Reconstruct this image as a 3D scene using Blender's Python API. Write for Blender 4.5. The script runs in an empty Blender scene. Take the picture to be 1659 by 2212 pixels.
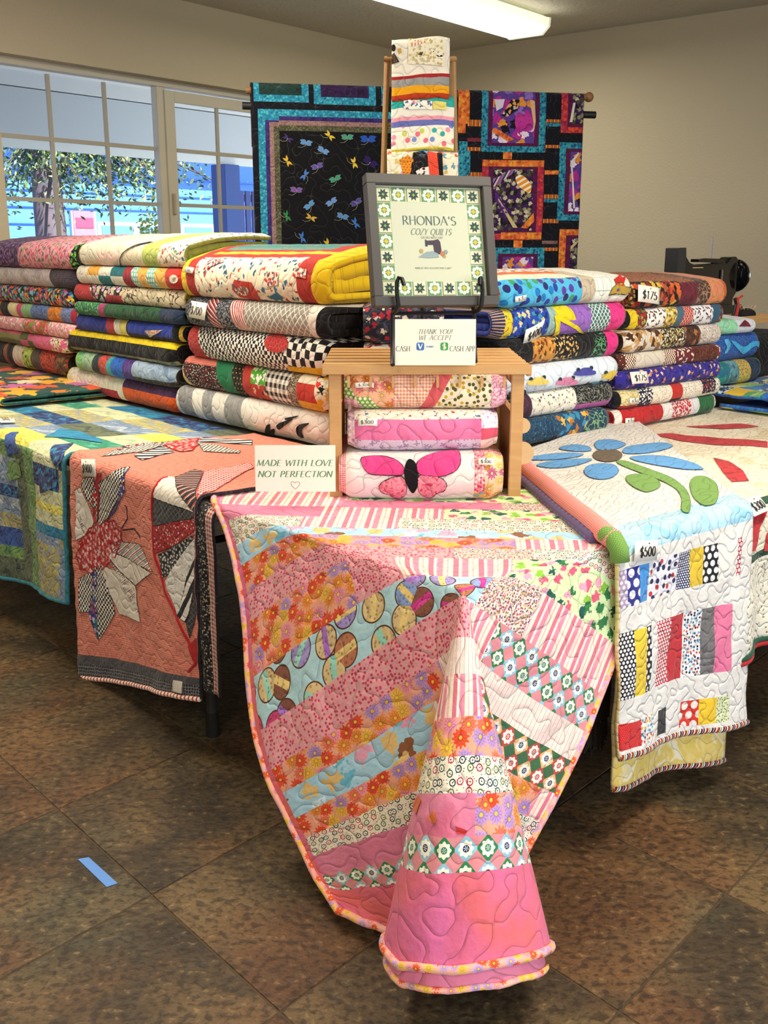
import bpy, bmesh, math, random
import numpy as np
from mathutils import Vector, Matrix
random.seed(7); np.random.seed(7)
PI = math.pi
SC = bpy.context.scene
COL = SC.collection

# ------------------------------------------------------------------ camera
F_PX, CAM_H = 2200.0, 1.41
PITCH = math.atan(571 / F_PX)
cd = bpy.data.cameras.new('camera'); cam = bpy.data.objects.new('camera', cd); COL.objects.link(cam)
cam.location = (0, 0, CAM_H); cam.rotation_euler = (PI / 2 - PITCH, 0, 0)
cd.sensor_fit = 'HORIZONTAL'; cd.sensor_width = 36; cd.lens = 36 * F_PX / 1659; cd.clip_start = .05
SC.camera = cam

# ------------------------------------------------------------------ room frame
K = np.array([.273, 8.816]); DL = np.array([.632, .775]); DR = np.array([.775, -.632])   # corner, wall directions
def room(a, b):            # a metres from the left wall, b metres from the right wall
    p = K + DR * a - DL * b
    return float(p[0]), float(p[1])
ROOM_ANG = math.atan2(DR[1], DR[0])
CEIL = 2.90

# ------------------------------------------------------------------ world, sun, exposure
w = bpy.data.worlds.new('world'); SC.world = w; w.use_nodes = True
nt = w.node_tree; bg = nt.nodes['Background']
sky = nt.nodes.new('ShaderNodeTexSky'); sky.sky_type = 'HOSEK_WILKIE'; sky.turbidity = 2.5
sky.sun_direction = Vector((.6, -.45, .65)).normalized()
nt.links.new(sky.outputs[0], bg.inputs[0]); bg.inputs[1].default_value = 4.5
def lamp(kind, name, energy, color, loc=(0, 0, 0), direction=(0, 0, -1), size=(1, 1)):
    ld = bpy.data.lights.new(name, kind); ld.energy = energy; ld.color = color
    if kind == 'AREA':
        ld.shape = 'RECTANGLE'; ld.size, ld.size_y = size
    o = bpy.data.objects.new(name, ld); COL.objects.link(o); o.location = loc
    o.rotation_euler = Vector(direction).to_track_quat('-Z', 'Y').to_euler()
    return o
sun = lamp('SUN', 'sun', 12.0, (1, .95, .85), direction=(-.5, .45, -.75)); sun.data.angle = .01
# daylight entering through the tall windows of the wall on the photographer's right
wx, wy = room(8.7, 6.4)
lamp('AREA', 'window_daylight', 95, (.74, .84, 1), (wx, wy, 1.6), (-DR[0], -DR[1], -.15), (4.2, 1.6))
vs = SC.view_settings; vs.view_transform = 'Standard'; vs.look = 'None'; vs.gamma = 1; vs.use_curve_mapping = False
vs.exposure = .35
TUBE_W = 60          # watts of each ceiling fixture

# ------------------------------------------------------------------ pixel <-> world
def ray(x, y):
    a = (x - 829.5) / F_PX; b = -(y - 1106) / F_PX; c, s = math.cos(PITCH), math.sin(PITCH)
    return np.array([a, c + b * s, -s + b * c])
def onz(x, y, z=0.):
    d = ray(x, y); t = (z - CAM_H) / d[2]; return np.array([t * d[0], t * d[1]])
def ony(x, y, Y):
    d = ray(x, y); t = Y / d[1]; return np.array([t * d[0], Y, CAM_H + t * d[2]])
def proj(P):
    P = np.asarray(P); z = P[..., 2] - CAM_H; c, s = math.cos(PITCH), math.sin(PITCH)
    dep = P[..., 1] * c - z * s; up = P[..., 1] * s + z * c
    return 829.5 + F_PX * P[..., 0] / dep, 1106 - F_PX * up / dep, dep
def onplane(x, y, p0, n):
    d = ray(x, y); t = (p0[0] * n[0] + p0[1] * n[1]) / (d[0] * n[0] + d[1] * n[1]); return np.array([t * d[0], t * d[1], CAM_H + t * d[2]])

# the L of tables: corner, right edge, left edge
C0 = np.array([.157, 1.93]); ER = np.array([.76, .65]); EL = np.array([-.65, .76])
def AB(a, b): return C0 + a * ER + b * EL
TZ = .742
def left(x, y, a):
    q = onplane(x, y, AB(a, 0), ER); return float((q[:2] - C0) @ EL), float(q[2])
def right(x, y, b):
    q = onplane(x, y, AB(0, b), EL); return float((q[:2] - C0) @ ER), float(q[2])

# ------------------------------------------------------------------ material graph helper
def hexc(h):
    if not isinstance(h, str): return h
    h = h.lstrip('#')
    if len(h) == 3: h = ''.join(c * 2 for c in h)
    v = [int(h[i:i + 2], 16) / 255 for i in (0, 2, 4)]
    v = [c / 12.92 if c <= .04045 else ((c + .055) / 1.055) ** 2.4 for c in v]
    return (*v, 1)
class G:
    def __init__(s, name):
        s.mat = bpy.data.materials.new(name); s.mat.use_nodes = True; s.t = s.mat.node_tree
        s.t.nodes.clear(); s.out = s.t.nodes.new('ShaderNodeOutputMaterial')
    def put(s, sock, v):
        if v is None: return
        if isinstance(v, bpy.types.NodeSocket): s.t.links.new(v, sock)
        else:
            if isinstance(v, str): v = hexc(v)
            sock.default_value = v
    def node(s, typ, ins=None, **pr):
        n = s.t.nodes.new('ShaderNode' + typ)
        for k, v in pr.items(): setattr(n, k, v)
        for k, v in (ins or {}).items(): s.put(n.inputs[k], v)
        return n
    def m(s, op, a, b=None, c=None, clamp=False):
        n = s.node('Math', {0: a}, operation=op, use_clamp=clamp)
        if b is not None: s.put(n.inputs[1], b)
        if c is not None: s.put(n.inputs[2], c)
        return n.outputs[0]
    def vm(s, op, a, b=None):
        n = s.node('VectorMath', {0: a}, operation=op)
        if b is not None: s.put(n.inputs[1], b)
        return n.outputs[1] if op in ('LENGTH', 'DISTANCE', 'DOT_PRODUCT') else n.outputs[0]
    def mix(s, f, a, b, mode='MIX'):
        n = s.t.nodes.new('ShaderNodeMix'); n.data_type = 'RGBA'; n.blend_type = mode
        s.put(n.inputs[0], f); s.put(n.inputs[6], a); s.put(n.inputs[7], b); return n.outputs[2]
    def ramp(s, f, stops, const=False):
        n = s.t.nodes.new('ShaderNodeValToRGB'); s.put(n.inputs[0], f); r = n.color_ramp
        if const: r.interpolation = 'CONSTANT'
        while len(r.elements) < len(stops): r.elements.new(.5)
        for e, (p, c) in zip(r.elements, sorted(stops, key=lambda q: q[0])): e.position = p; e.color = hexc(c)
        return n.outputs[0]
    def pal(s, f, cols): return s.ramp(f, [(i / len(cols), c) for i, c in enumerate(cols)], True)
    def uv(s, name): return s.node('UVMap', uv_map=name).outputs[0]
    def noise(s, v, sc, det=0., dim='2D', dist=0.):
        n = s.node('TexNoise', noise_dimensions=dim); s.put(n.inputs['Vector'], v)
        n.inputs['Scale'].default_value = sc; n.inputs['Detail'].default_value = det; n.inputs['Distortion'].default_value = dist
        return n.outputs[0]
    def vor(s, v, rand=1., feat='F1'):
        n = s.node('TexVoronoi', voronoi_dimensions='2D', feature=feat); s.put(n.inputs['Vector'], v)
        n.inputs['Scale'].default_value = 1; n.inputs['Randomness'].default_value = rand; return n
    def sep(s, v): n = s.node('SeparateXYZ', {0: v}); return n.outputs[0], n.outputs[1], n.outputs[2]
    def comb(s, x, y, z=0.): return s.node('CombineXYZ', {0: x, 1: y, 2: z}).outputs[0]
    def scl(s, v, k): return s.vm('MULTIPLY', v, (k, k, k))
    def lt(s, a, b): return s.m('LESS_THAN', a, b)
    def surf(s, col, rough=.6, bump=None, bdist=.002, bstr=1., **kw):
        n = s.node('BsdfPrincipled'); s.put(n.inputs['Base Color'], col); s.put(n.inputs['Roughness'], rough)
        for k, v in kw.items(): s.put(n.inputs[k], v)
        if bump is not None:
            b = s.node('Bump', {'Height': bump, 'Strength': bstr, 'Distance': bdist}); s.put(n.inputs['Normal'], b.outputs[0])
        s.t.links.new(n.outputs[0], s.out.inputs[0]); return s.mat
MATS = {}
def simple(col, rough=.5, **kw):
    key = ('simple', col, rough, tuple(sorted(kw.items())))
    if key not in MATS:
        MATS[key] = G('paint').surf(col, rough, **{k.replace('_', ' '): v for k, v in kw.items()})
    return MATS[key]

# ------------------------------------------------------------------ fabrics (all patterns procedural, in metres of cloth)
def sol(c): return ('sol', c)
def bat(a, b, c=None, s=.05): return ('bat', a, b, c or b, s)
def dots(bg, fg, s=.012, r=.3): return ('dots', bg, fg, s, r)
def rdot(bg, cols, s=.015, r=.32): return ('rdot', bg, tuple(cols), s, r)
def stp(cols, ws, ang=0.): return ('stp', tuple(cols), tuple(ws), ang)
def ging(a, b, s=.006): return ('ging', a, b, s)
def chk(a, b, s=.02, warp=0.): return ('chk', a, b, s, warp)
def dai(bg, cols, s=.05, n=11, ctr='#f3c33a', k=.46): return ('dai', bg, tuple(cols), s, n, ctr, k)
def blob(bg, cols, s=.012, t=.42): return ('blob', bg, tuple(cols), s, t)
def net(bg, ln, s=.01, w=.07, rand=1.): return ('net', bg, ln, s, w, rand)
def lat(bg, ln, s=.02, w=.12, ang=45.): return ('lat', bg, ln, s, w, ang)
def scr(bg, ln, s=.03, w=.03): return ('scr', bg, ln, s, w)
def bike(bg, cols, s=.022): return ('bike', bg, tuple(cols), s)
def med(bg, a, b, s=.05): return ('med', bg, a, b, s)
def mac(bg, cols, s=.06): return ('mac', bg, tuple(cols), s)
def star(bg, fg, s=.04, n=4): return ('star', bg, fg, s, n)
def pattern(g, k, p):
    t = k[0]
    if t == 'sol':
        c = g.noise(p, 25, 2); return g.mix(g.m('MULTIPLY', c, .35), k[1], g.mix(.35, k[1], (0, 0, 0, 1)))
    if t == 'bat':
        c = g.noise(p, 1 / k[4], 4, dist=.6); return g.ramp(c, [(.33, k[1]), (.5, k[2]), (.66, k[3])])
    if t == 'dots':
        x, y, _ = g.sep(g.scl(p, 1 / k[3])); row = g.m('FLOOR', g.m('MULTIPLY', y, 1.2))
        fx = g.m('SUBTRACT', g.m('FRACT', g.m('ADD', x, g.m('MULTIPLY', row, .5))), .5)
        fy = g.m('MULTIPLY', g.m('SUBTRACT', g.m('FRACT', g.m('MULTIPLY', y, 1.2)), .5), .83)
        d = g.vm('LENGTH', g.comb(fx, fy)); return g.mix(g.lt(d, k[4]), k[1], k[2])
    if t == 'rdot':
        v = g.vor(g.scl(p, 1 / k[3]), .75); r, _, _ = g.sep(v.outputs['Color'])
        return g.mix(g.lt(v.outputs['Distance'], k[4]), k[1], g.pal(r, k[2]))
    if t == 'stp':
        a = k[3] * PI / 180; x, y, _ = g.sep(p); T = sum(k[2])
        q = g.m('ADD', g.m('MULTIPLY', x, math.cos(a) / T), g.m('MULTIPLY', y, math.sin(a) / T)); st = []; acc = 0
        for c, ww in zip(k[1], k[2]): st.append((acc / T, c)); acc += ww
        return g.ramp(g.m('FRACT', g.m('ADD', q, 50)), st, True)
    if t == 'ging':
        x, y, _ = g.sep(g.scl(p, 1 / k[3])); a = g.lt(g.m('FRACT', x), .5); b = g.lt(g.m('FRACT', y), .5)
        return g.mix(g.m('MULTIPLY', g.m('ADD', a, b), .5), k[1], k[2])
    if t == 'chk':
        q = g.scl(p, 1 / k[3])
        if k[4]:
            n = g.node('TexNoise', noise_dimensions='2D'); g.put(n.inputs['Vector'], q); n.inputs['Scale'].default_value = .35; n.inputs['Detail'].default_value = 0
            q = g.vm('ADD', q, g.scl(n.outputs['Color'], k[4]))
        x, y, _ = g.sep(q)
        s = g.m('FRACT', g.m('MULTIPLY', g.m('ADD', g.m('FLOOR', x), g.m('FLOOR', y)), .5))
        return g.mix(g.m('GREATER_THAN', s, .25), k[1], k[2])
    if t in ('dai', 'star'):
        s_, n = (k[3], k[4]); v = g.vor(g.scl(p, 1 / s_), .72); loc = g.vm('SUBTRACT', g.scl(p, 1 / s_), v.outputs['Position'])
        x, y, _ = g.sep(loc); an = g.m('ARCTAN2', y, x); r = g.vm('LENGTH', loc); rr, gg, bb = g.sep(v.outputs['Color'])
        if t == 'star':
            lim = g.m('MULTIPLY_ADD', g.m('COSINE', g.m('MULTIPLY_ADD', an, n, g.m('MULTIPLY', gg, 6))), .16, .24)
            return g.mix(g.lt(r, lim), k[1], k[2])
        cs = g.m('COSINE', g.m('MULTIPLY_ADD', an, n, g.m('MULTIPLY', gg, 6)))
        lim = g.m('MULTIPLY_ADD', cs, .1, k[6]); pc = g.pal(rr, k[2])
        dk = g.m('ADD', g.m('MULTIPLY', g.lt(cs, -.55), .5), g.m('MULTIPLY', g.lt(r, .2), .35))
        col = g.mix(dk, pc, g.mix(.65, pc, (.08, .01, .03, 1)))
        col = g.mix(g.lt(r, .11), col, k[5]); return g.mix(g.lt(r, lim), k[1], col)
    if t == 'blob':
        q = g.scl(p, 1 / k[3]); n = g.node('TexNoise', noise_dimensions='2D'); g.put(n.inputs['Vector'], q); n.inputs['Scale'].default_value = 2.2
        q = g.vm('ADD', q, g.scl(g.vm('SUBTRACT', n.outputs['Color'], (.5, .5, .5)), .9))
        v = g.vor(q, 1.); r, _, _ = g.sep(v.outputs['Color'])
        return g.mix(g.lt(v.outputs['Distance'], k[4]), k[1], g.pal(r, k[2]))
    if t == 'net':
        v = g.vor(g.scl(p, 1 / k[3]), k[5], 'DISTANCE_TO_EDGE'); return g.mix(g.lt(v.outputs['Distance'], k[4]), k[1], k[2])
    if t == 'lat':
        a = k[5] * PI / 180; x, y, _ = g.sep(g.scl(p, 1 / k[3])); c, s_ = math.cos(a), math.sin(a)
        u = g.m('FRACT', g.m('ADD', g.m('MULTIPLY', x, c), g.m('MULTIPLY', y, s_))); q = g.m('FRACT', g.m('SUBTRACT', g.m('MULTIPLY', x, s_), g.m('MULTIPLY', y, c)))
        return g.mix(g.m('MAXIMUM', g.lt(u, k[4]), g.lt(q, k[4])), k[1], k[2])
    if t == 'scr':
        c = g.noise(p, 1 / k[3], 1.5); c = g.m('ABSOLUTE', g.m('SUBTRACT', g.m('FRACT', g.m('MULTIPLY', c, 3)), .5))
        return g.mix(g.lt(c, k[4] * 2), k[1], k[2])
    if t == 'bike':
        v = g.vor(g.scl(p, 1 / k[3]), .55); r = v.outputs['Distance']; a, _, _ = g.sep(v.outputs['Color'])
        ring = g.m('MAXIMUM', g.lt(g.m('ABSOLUTE', g.m('SUBTRACT', r, .3)), .055), g.lt(r, .07))
        sp = g.vor(g.scl(p, 2.3 / k[3]), 1.); ring = g.m('MAXIMUM', ring, g.lt(sp.outputs['Distance'], .13))
        return g.mix(ring, k[1], g.pal(a, k[2]))
    if t == 'med':
        q = g.scl(p, 1 / k[4]); x, y, _ = g.sep(q); fx = g.m('SUBTRACT', g.m('FRACT', x), .5); fy = g.m('SUBTRACT', g.m('FRACT', y), .5)
        row = g.m('FRACT', g.m('MULTIPLY', g.m('ADD', g.m('FLOOR', x), g.m('FLOOR', y)), .5)); r = g.vm('LENGTH', g.comb(fx, fy)); an = g.m('ARCTAN2', fy, fx)
        big = g.m('GREATER_THAN', row, .25); dia = g.m('ADD', g.m('ABSOLUTE', fx), g.m('ABSOLUTE', fy))
        c = g.mix(g.lt(dia, .56), k[1], g.mix(big, k[3], k[2]))
        lim = g.m('MULTIPLY_ADD', g.m('COSINE', g.m('MULTIPLY', an, 8)), .035, .32)
        c = g.mix(g.lt(r, lim), c, '#f3efe0'); c = g.mix(g.lt(r, .15), c, g.mix(big, '#1e2450', k[2]))
        return g.mix(g.m('MULTIPLY', g.lt(r, .11), g.lt(g.m('FRACT', g.m('MULTIPLY', an, .955)), .35)), c, '#e8eef0')
    if t == 'mac':
        q = g.scl(p, 1 / k[3]); v = g.vor(q, .8); loc = g.vm('SUBTRACT', q, v.outputs['Position']); x, y, _ = g.sep(loc); rr, gg, _ = g.sep(v.outputs['Color'])
        a = g.m('MULTIPLY', gg, 3); c_, s_ = g.m('COSINE', a), g.m('SINE', a)
        yy = g.m('ADD', g.m('MULTIPLY', x, s_), g.m('MULTIPLY', y, c_)); r = g.vm('LENGTH', loc)
        c = g.pal(rr, k[2]); c = g.mix(g.lt(g.m('ABSOLUTE', yy), .12), c, g.pal(g.m('FRACT', g.m('MULTIPLY', rr, 7)), ('#e0409a', '#9fe0cf', '#b77be0', '#f7d98a')))
        sp = g.vor(g.scl(p, 5 / k[3]), 1.); c = g.mix(g.m('MULTIPLY', g.lt(sp.outputs['Distance'], .2), .5), c, '#5a2c18')
        c = g.mix(g.lt(g.m('ABSOLUTE', g.m('SUBTRACT', r, .46)), .025), c, '#5b3524'); return g.mix(g.lt(r, .48), k[1], c)
    raise KeyError(t)
def lum(c): c = hexc(c); return .2 * c[0] + .7 * c[1] + .1 * c[2]
def fab(k, stitch=.055):
    key = (k, stitch)
    if key in MATS: return MATS[key]
    g = G('fabric_' + k[0]); p = g.uv('Patch'); col = pattern(g, k, p)
    base = k[1] if isinstance(k[1], str) else k[1][0]
    bump = None
    if stitch:
        q = g.uv('UVMap'); n = g.noise(q, 1 / stitch, .3); d = g.m('ABSOLUTE', g.m('SUBTRACT', n, .5))
        line = g.m('SUBTRACT', 1., g.m('MULTIPLY', d, 1 / .014), clamp=True)
        d = g.m('MINIMUM', g.m('MULTIPLY', d, 9.), 1.)
        bump = g.m('SQRT', d)
        light = lum(base) > .12
        col = g.mix(g.m('MULTIPLY', line, .35 if light else .13), col, (.03, .02, .02, 1) if light else (.35, .33, .3, 1))
        weave = g.noise(q, 600, 1); bump = g.m('MULTIPLY_ADD', weave, .06, bump)
        crum = g.noise(q, 60, 2); bump = g.m('MULTIPLY_ADD', crum, .55, bump)
    MATS[key] = g.surf(col, .88, bump, .004, .75, **{'Sheen Weight': .12, 'Specular IOR Level': .2})
    return MATS[key]

# ------------------------------------------------------------------ object helpers
def tag(o, label=None, cat=None, group=None, kind=None):
    for k, v in (('label', label), ('category', cat), ('group', group), ('kind', kind)):
        if v: o[k] = v
    return o
def thing(name, label, cat, M=None, group=None):
    o = bpy.data.objects.new(name, None); COL.objects.link(o); o.empty_display_size = .1
    if M is not None: o.matrix_world = M
    return tag(o, label, cat, group)
def frame(origin, ex, ey, z=None):
    ex = Vector((*ex, 0)) if len(ex) == 2 else Vector(ex); ey = Vector((*ey, 0)) if len(ey) == 2 else Vector(ey)
    ex.normalize(); ez = ex.cross(ey).normalized(); ey = ez.cross(ex); M = Matrix.Identity(4)
    for i, v in enumerate((ex, ey, ez)):
        for j in range(3): M[j][i] = v[j]
    o = tuple(origin) + ((z,) if z is not None else ())
    for j in range(3): M[j][3] = float(o[j])
    return M
def link(name, me, mats, parent=None, label=None, smooth=False):
    o = bpy.data.objects.new(name, me); COL.objects.link(o)
    for m in (mats if isinstance(mats, (list, tuple)) else [mats]): me.materials.append(m)
    if parent: o.parent = parent
    if label: o['label'] = label
    if smooth:
        for p in me.polygons: p.use_smooth = True
    return o
class MB:
    """collects simple solids into one mesh"""
    def __init__(s): s.bm = bmesh.new()
    def box(s, c, d, R=None, bevel=0.):
        r = bmesh.ops.create_cube(s.bm, size=1); vs_ = r['verts']
        for v in vs_: v.co = Vector((v.co.x * d[0], v.co.y * d[1], v.co.z * d[2]))
        if bevel: 
            e = list({e for v in vs_ for e in v.link_edges}); rr = bmesh.ops.bevel(s.bm, geom=e, offset=bevel, segments=2, affect='EDGES'); vs_ = rr['verts'] if rr['verts'] else vs_
            vs_ = list({v for f in rr['faces'] for v in f.verts} | {v for v in vs_ if v.is_valid})
        for v in vs_:
            if R is not None: v.co = R @ v.co
            v.co += Vector(c)
        return s
    def cyl(s, p, q, r, r2=None, n=14, cap=True):
        p, q = Vector(p), Vector(q); d = q - p; r2 = r if r2 is None else r2
        m = bmesh.ops.create_cone(s.bm, cap_ends=cap, segments=n, radius1=r, radius2=r2, depth=d.length)
        R = d.to_track_quat('Z', 'Y').to_matrix()
        for v in m['verts']: v.co = R @ v.co + (p + q) / 2
        return s
    def sph(s, c, r, n=12):
        m = bmesh.ops.create_uvsphere(s.bm, u_segments=n, v_segments=n // 2 + 2, radius=1); r = (r, r, r) if not isinstance(r, tuple) else r
        for v in m['verts']: v.co = Vector((v.co.x * r[0], v.co.y * r[1], v.co.z * r[2])) + Vector(c)
        return s
    def tube(s, pts, r, n=10, closed=False):
        P = [Vector(p) for p in pts]; rings = []; N = len(P); up = None
        for i, p in enumerate(P):
            a = P[(i - 1) % N] if closed or i > 0 else P[0]; b = P[(i + 1) % N] if closed or i < N - 1 else P[-1]
            t = (b - a).normalized()
            if up is None: up = t.orthogonal().normalized()
            up = (up - t * up.dot(t)).normalized(); sd = t.cross(up); rr = r[i] if isinstance(r, (list, tuple)) else r
            rings.append([s.bm.verts.new(p + (up * math.cos(2 * PI * k / n) + sd * math.sin(2 * PI * k / n)) * rr) for k in range(n)])
        for i in range(N if closed else N - 1):
            A_, B_ = rings[i], rings[(i + 1) % N]
            for k in range(n): s.bm.faces.new((A_[k], A_[(k + 1) % n], B_[(k + 1) % n], B_[k]))
        if not closed: s.bm.faces.new(rings[0][::-1]); s.bm.faces.new(rings[-1])
        return s
    def prism(s, poly, y0, y1, axes='xz'):
        def v3(p, y): return (p[0], y, p[1]) if axes == 'xz' else (p[0], p[1], y)
        a = [s.bm.verts.new(v3(p, y0)) for p in poly]; b = [s.bm.verts.new(v3(p, y1)) for p in poly]; n = len(poly)
        s.bm.faces.new(a); s.bm.faces.new(b[::-1])
        for i in range(n): s.bm.faces.new((a[i], a[(i + 1) % n], b[(i + 1) % n], b[i]))
        return s
    def build(s, name, mats, parent=None, label=None, smooth=False):
        bmesh.ops.recalc_face_normals(s.bm, faces=s.bm.faces[:]); me = bpy.data.meshes.new(name); s.bm.to_mesh(me); s.bm.free()
        o = link(name, me, mats, parent, label)
        if smooth:
            for p in me.polygons: p.use_smooth = True
            me.set_sharp_from_angle(angle=math.radians(38))
        return o
def sn(x, y, seed=0):          # smooth pseudo noise for cloth lumps
    r = np.random.RandomState(seed); o = 0
    for k in range(5):
        fx, fy, ph = r.uniform(-1, 1), r.uniform(-1, 1), r.uniform(0, 6.28); o = o + np.sin((x * fx + y * fy) * (9 + 9 * k) + ph) / (1 + .5 * k)
    return o / 2.2
def fill(brk, res):
    out = [brk[0]]
    for a, b in zip(brk[:-1], brk[1:]):
        n = max(1, int(math.ceil((b - a) / res - 1e-6))); out += [a + (b - a) * (i + 1) / n for i in range(n)]
    return out
def finish_uv(bm, mapf, lift=0.):
    vs_ = bm.verts[:]; U = np.array([v.co.x for v in vs_]); V = np.array([v.co.y for v in vs_])
    P = mapf(U, V)
    if lift:
        e = .002; Pu = mapf(U + e, V) - mapf(U - e, V); Pv = mapf(U, V + e) - mapf(U, V - e); N = np.cross(Pu, Pv) * getattr(mapf, 'sgn', 1)
        N /= np.maximum(np.linalg.norm(N, axis=1, keepdims=True), 1e-9); P = P + N * lift
    for v, p in zip(vs_, P): v.co = Vector(p)
def sheet(name, parent, ub, vb, res, mapf, patch, thick=.01, back=None, cuts=(), stitch=.055, label=None, res_v=None, off=-1.):
    us, vs_ = fill(sorted(set(ub)), res), fill(sorted(set(vb)), res_v or res); nu, nv = len(us), len(vs_)
    verts = [(u, v, 0) for v in vs_ for u in us]; faces = [(j * nu + i, j * nu + i + 1, (j + 1) * nu + i + 1, (j + 1) * nu + i) for j in range(nv - 1) for i in range(nu - 1)]
    me = bpy.data.meshes.new(name); me.from_pydata(verts, [], faces); bm = bmesh.new(); bm.from_mesh(me)
    for (p, q) in cuts:
        d = Vector((q[0] - p[0], q[1] - p[1], 0)); bmesh.ops.bisect_plane(bm, geom=bm.verts[:] + bm.edges[:] + bm.faces[:], plane_co=(p[0], p[1], 0), plane_no=(-d.y, d.x, 0), dist=1e-5)
    l1 = bm.loops.layers.uv.new('UVMap'); l2 = bm.loops.layers.uv.new('Patch'); slots = {}; mats = []
    for f in bm.faces:
        c = f.calc_center_median(); r = patch(c.x, c.y); k, ox, oy, ang = (r + (0, 0, 0))[:4] if isinstance(r[0], tuple) else (r, 0, 0, 0)
        if k not in slots: slots[k] = len(mats); mats.append(fab(k, stitch))
        f.material_index = slots[k]; f.smooth = True; ca, sa = math.cos(ang), math.sin(ang)
        for lp in f.loops:
            x, y = lp.vert.co.x, lp.vert.co.y; lp[l1].uv = (x, y); x -= ox; y -= oy; lp[l2].uv = (x * ca + y * sa, -x * sa + y * ca)
    finish_uv(bm, mapf)
    if getattr(mapf, 'sgn', 1) < 0: bmesh.ops.reverse_faces(bm, faces=bm.faces[:])
    bm.to_mesh(me); bm.free()
    if back: mats.append(fab(back, stitch))
    o = link(name, me, mats, parent, label)
    if thick:
        md = o.modifiers.new('thickness', 'SOLIDIFY'); md.thickness = thick; md.offset = off
        if back: md.material_offset = 60; md.material_offset_rim = 60
    return o
def applique(name, parent, poly, k, mapf, lift=.0025, grid=.02, stitch=.055, outline=None, ow=.003, ang=0.):
    bm = bmesh.new(); bm.faces.new([bm.verts.new((p[0], p[1], 0)) for p in poly])
    def cut():
        xs = [v.co.x for v in bm.verts]; ys = [v.co.y for v in bm.verts]
        for lo, hi, no in ((min(xs), max(xs), (1, 0, 0)), (min(ys), max(ys), (0, 1, 0))):
            n = int((hi - lo) / grid)
            for i in range(1, n + 1):
                c = lo + (hi - lo) * i / (n + 1); bmesh.ops.bisect_plane(bm, geom=bm.verts[:] + bm.edges[:] + bm.faces[:], plane_co=(c, c, 0), plane_no=no, dist=1e-6)
    cut()
    mats = [fab(k, stitch)]
    if outline:
        mats.append(simple(outline, .8)); n = len(poly); P = [Vector((p[0], p[1], 0)) for p in poly]
        for i in range(n):
            a, b = P[i], P[(i + 1) % n]; m = max(1, int((b - a).length / grid)); nn = (b - a).cross(Vector((0, 0, 1))).normalized() * ow / 2; t = (b - a).normalized() * ow * .3
            for j in range(m):
                c, d = a.lerp(b, j / m) - t * (j == 0), a.lerp(b, (j + 1) / m) + t * (j == m - 1)
                f = bm.faces.new([bm.verts.new(q) for q in (c - nn, d - nn, d + nn, c + nn)]); f.material_index = 1
    l1 = bm.loops.layers.uv.new('UVMap'); l2 = bm.loops.layers.uv.new('Patch'); ca, sa = math.cos(ang), math.sin(ang)
    c0 = poly[0]
    ol = []
    for f in bm.faces:
        f.smooth = True
        f.normal_update()
        if f.normal.z * getattr(mapf, 'sgn', 1) < 0: f.normal_flip()
        for lp in f.loops: x, y = lp.vert.co.x, lp.vert.co.y; lp[l1].uv = (x, y); x -= c0[0]; y -= c0[1]; lp[l2].uv = (x * ca + y * sa, -x * sa + y * ca)
        if f.material_index: ol += list(f.verts)
    ol = set(ol); idx = [v in ol for v in bm.verts]
    finish_uv(bm, mapf, lift)
    if outline:
        for v, q in zip(bm.verts, idx):
            pass
    me = bpy.data.meshes.new(name); bm.to_mesh(me); bm.free(); o = link(name, me, mats, parent)
    return o
def inverter(mapf, M, ur, vr, n=140):
    """pixel -> (u, v) on a cloth as the camera sees it"""
    U, V = np.meshgrid(np.linspace(*ur, n), np.linspace(*vr, n)); Mw = np.array(M if M is not None else Matrix.Identity(4))
    def W(u, v):
        p = mapf(u, v); return p @ Mw[:3, :3].T + Mw[:3, 3]
    P = W(U.ravel(), V.ravel()); X, Y, D = proj(P)
    e = .003; N = np.cross(W(U.ravel() + e, V.ravel()) - P, W(U.ravel(), V.ravel() + e) - P); face = np.einsum('ij,ij->i', N, np.array([0, 0, CAM_H]) - P) * getattr(mapf, 'sgn', 1) > 0
    def inv(x, y):
        d2 = (X - x) ** 2 + (Y - y) ** 2 + np.where(face, 0, 1e5); i = int(np.argmin(d2)); near = d2 < max(d2[i], 1) * 1.0 + 60
        j = int(np.argmin(np.where(near, D, 1e9))); i = j if D[j] < D[i] - .06 else i
        u, v = U.ravel()[i], V.ravel()[i]
        for _ in range(4):
            q = np.array([[u, v], [u + 1e-3, v], [u, v + 1e-3]]); x3, y3, _d = proj(W(q[:, 0], q[:, 1]))
            J = np.array([[x3[1] - x3[0], x3[2] - x3[0]], [y3[1] - y3[0], y3[2] - y3[0]]]) / 1e-3
            if abs(np.linalg.det(J)) < 1e3: break
            s = np.linalg.solve(J, [x - x3[0], y - y3[0]]); s = np.clip(s, -.03, .03); u += s[0]; v += s[1]
        return float(np.clip(u, *ur)), float(np.clip(v, *vr))
    return inv

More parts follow.
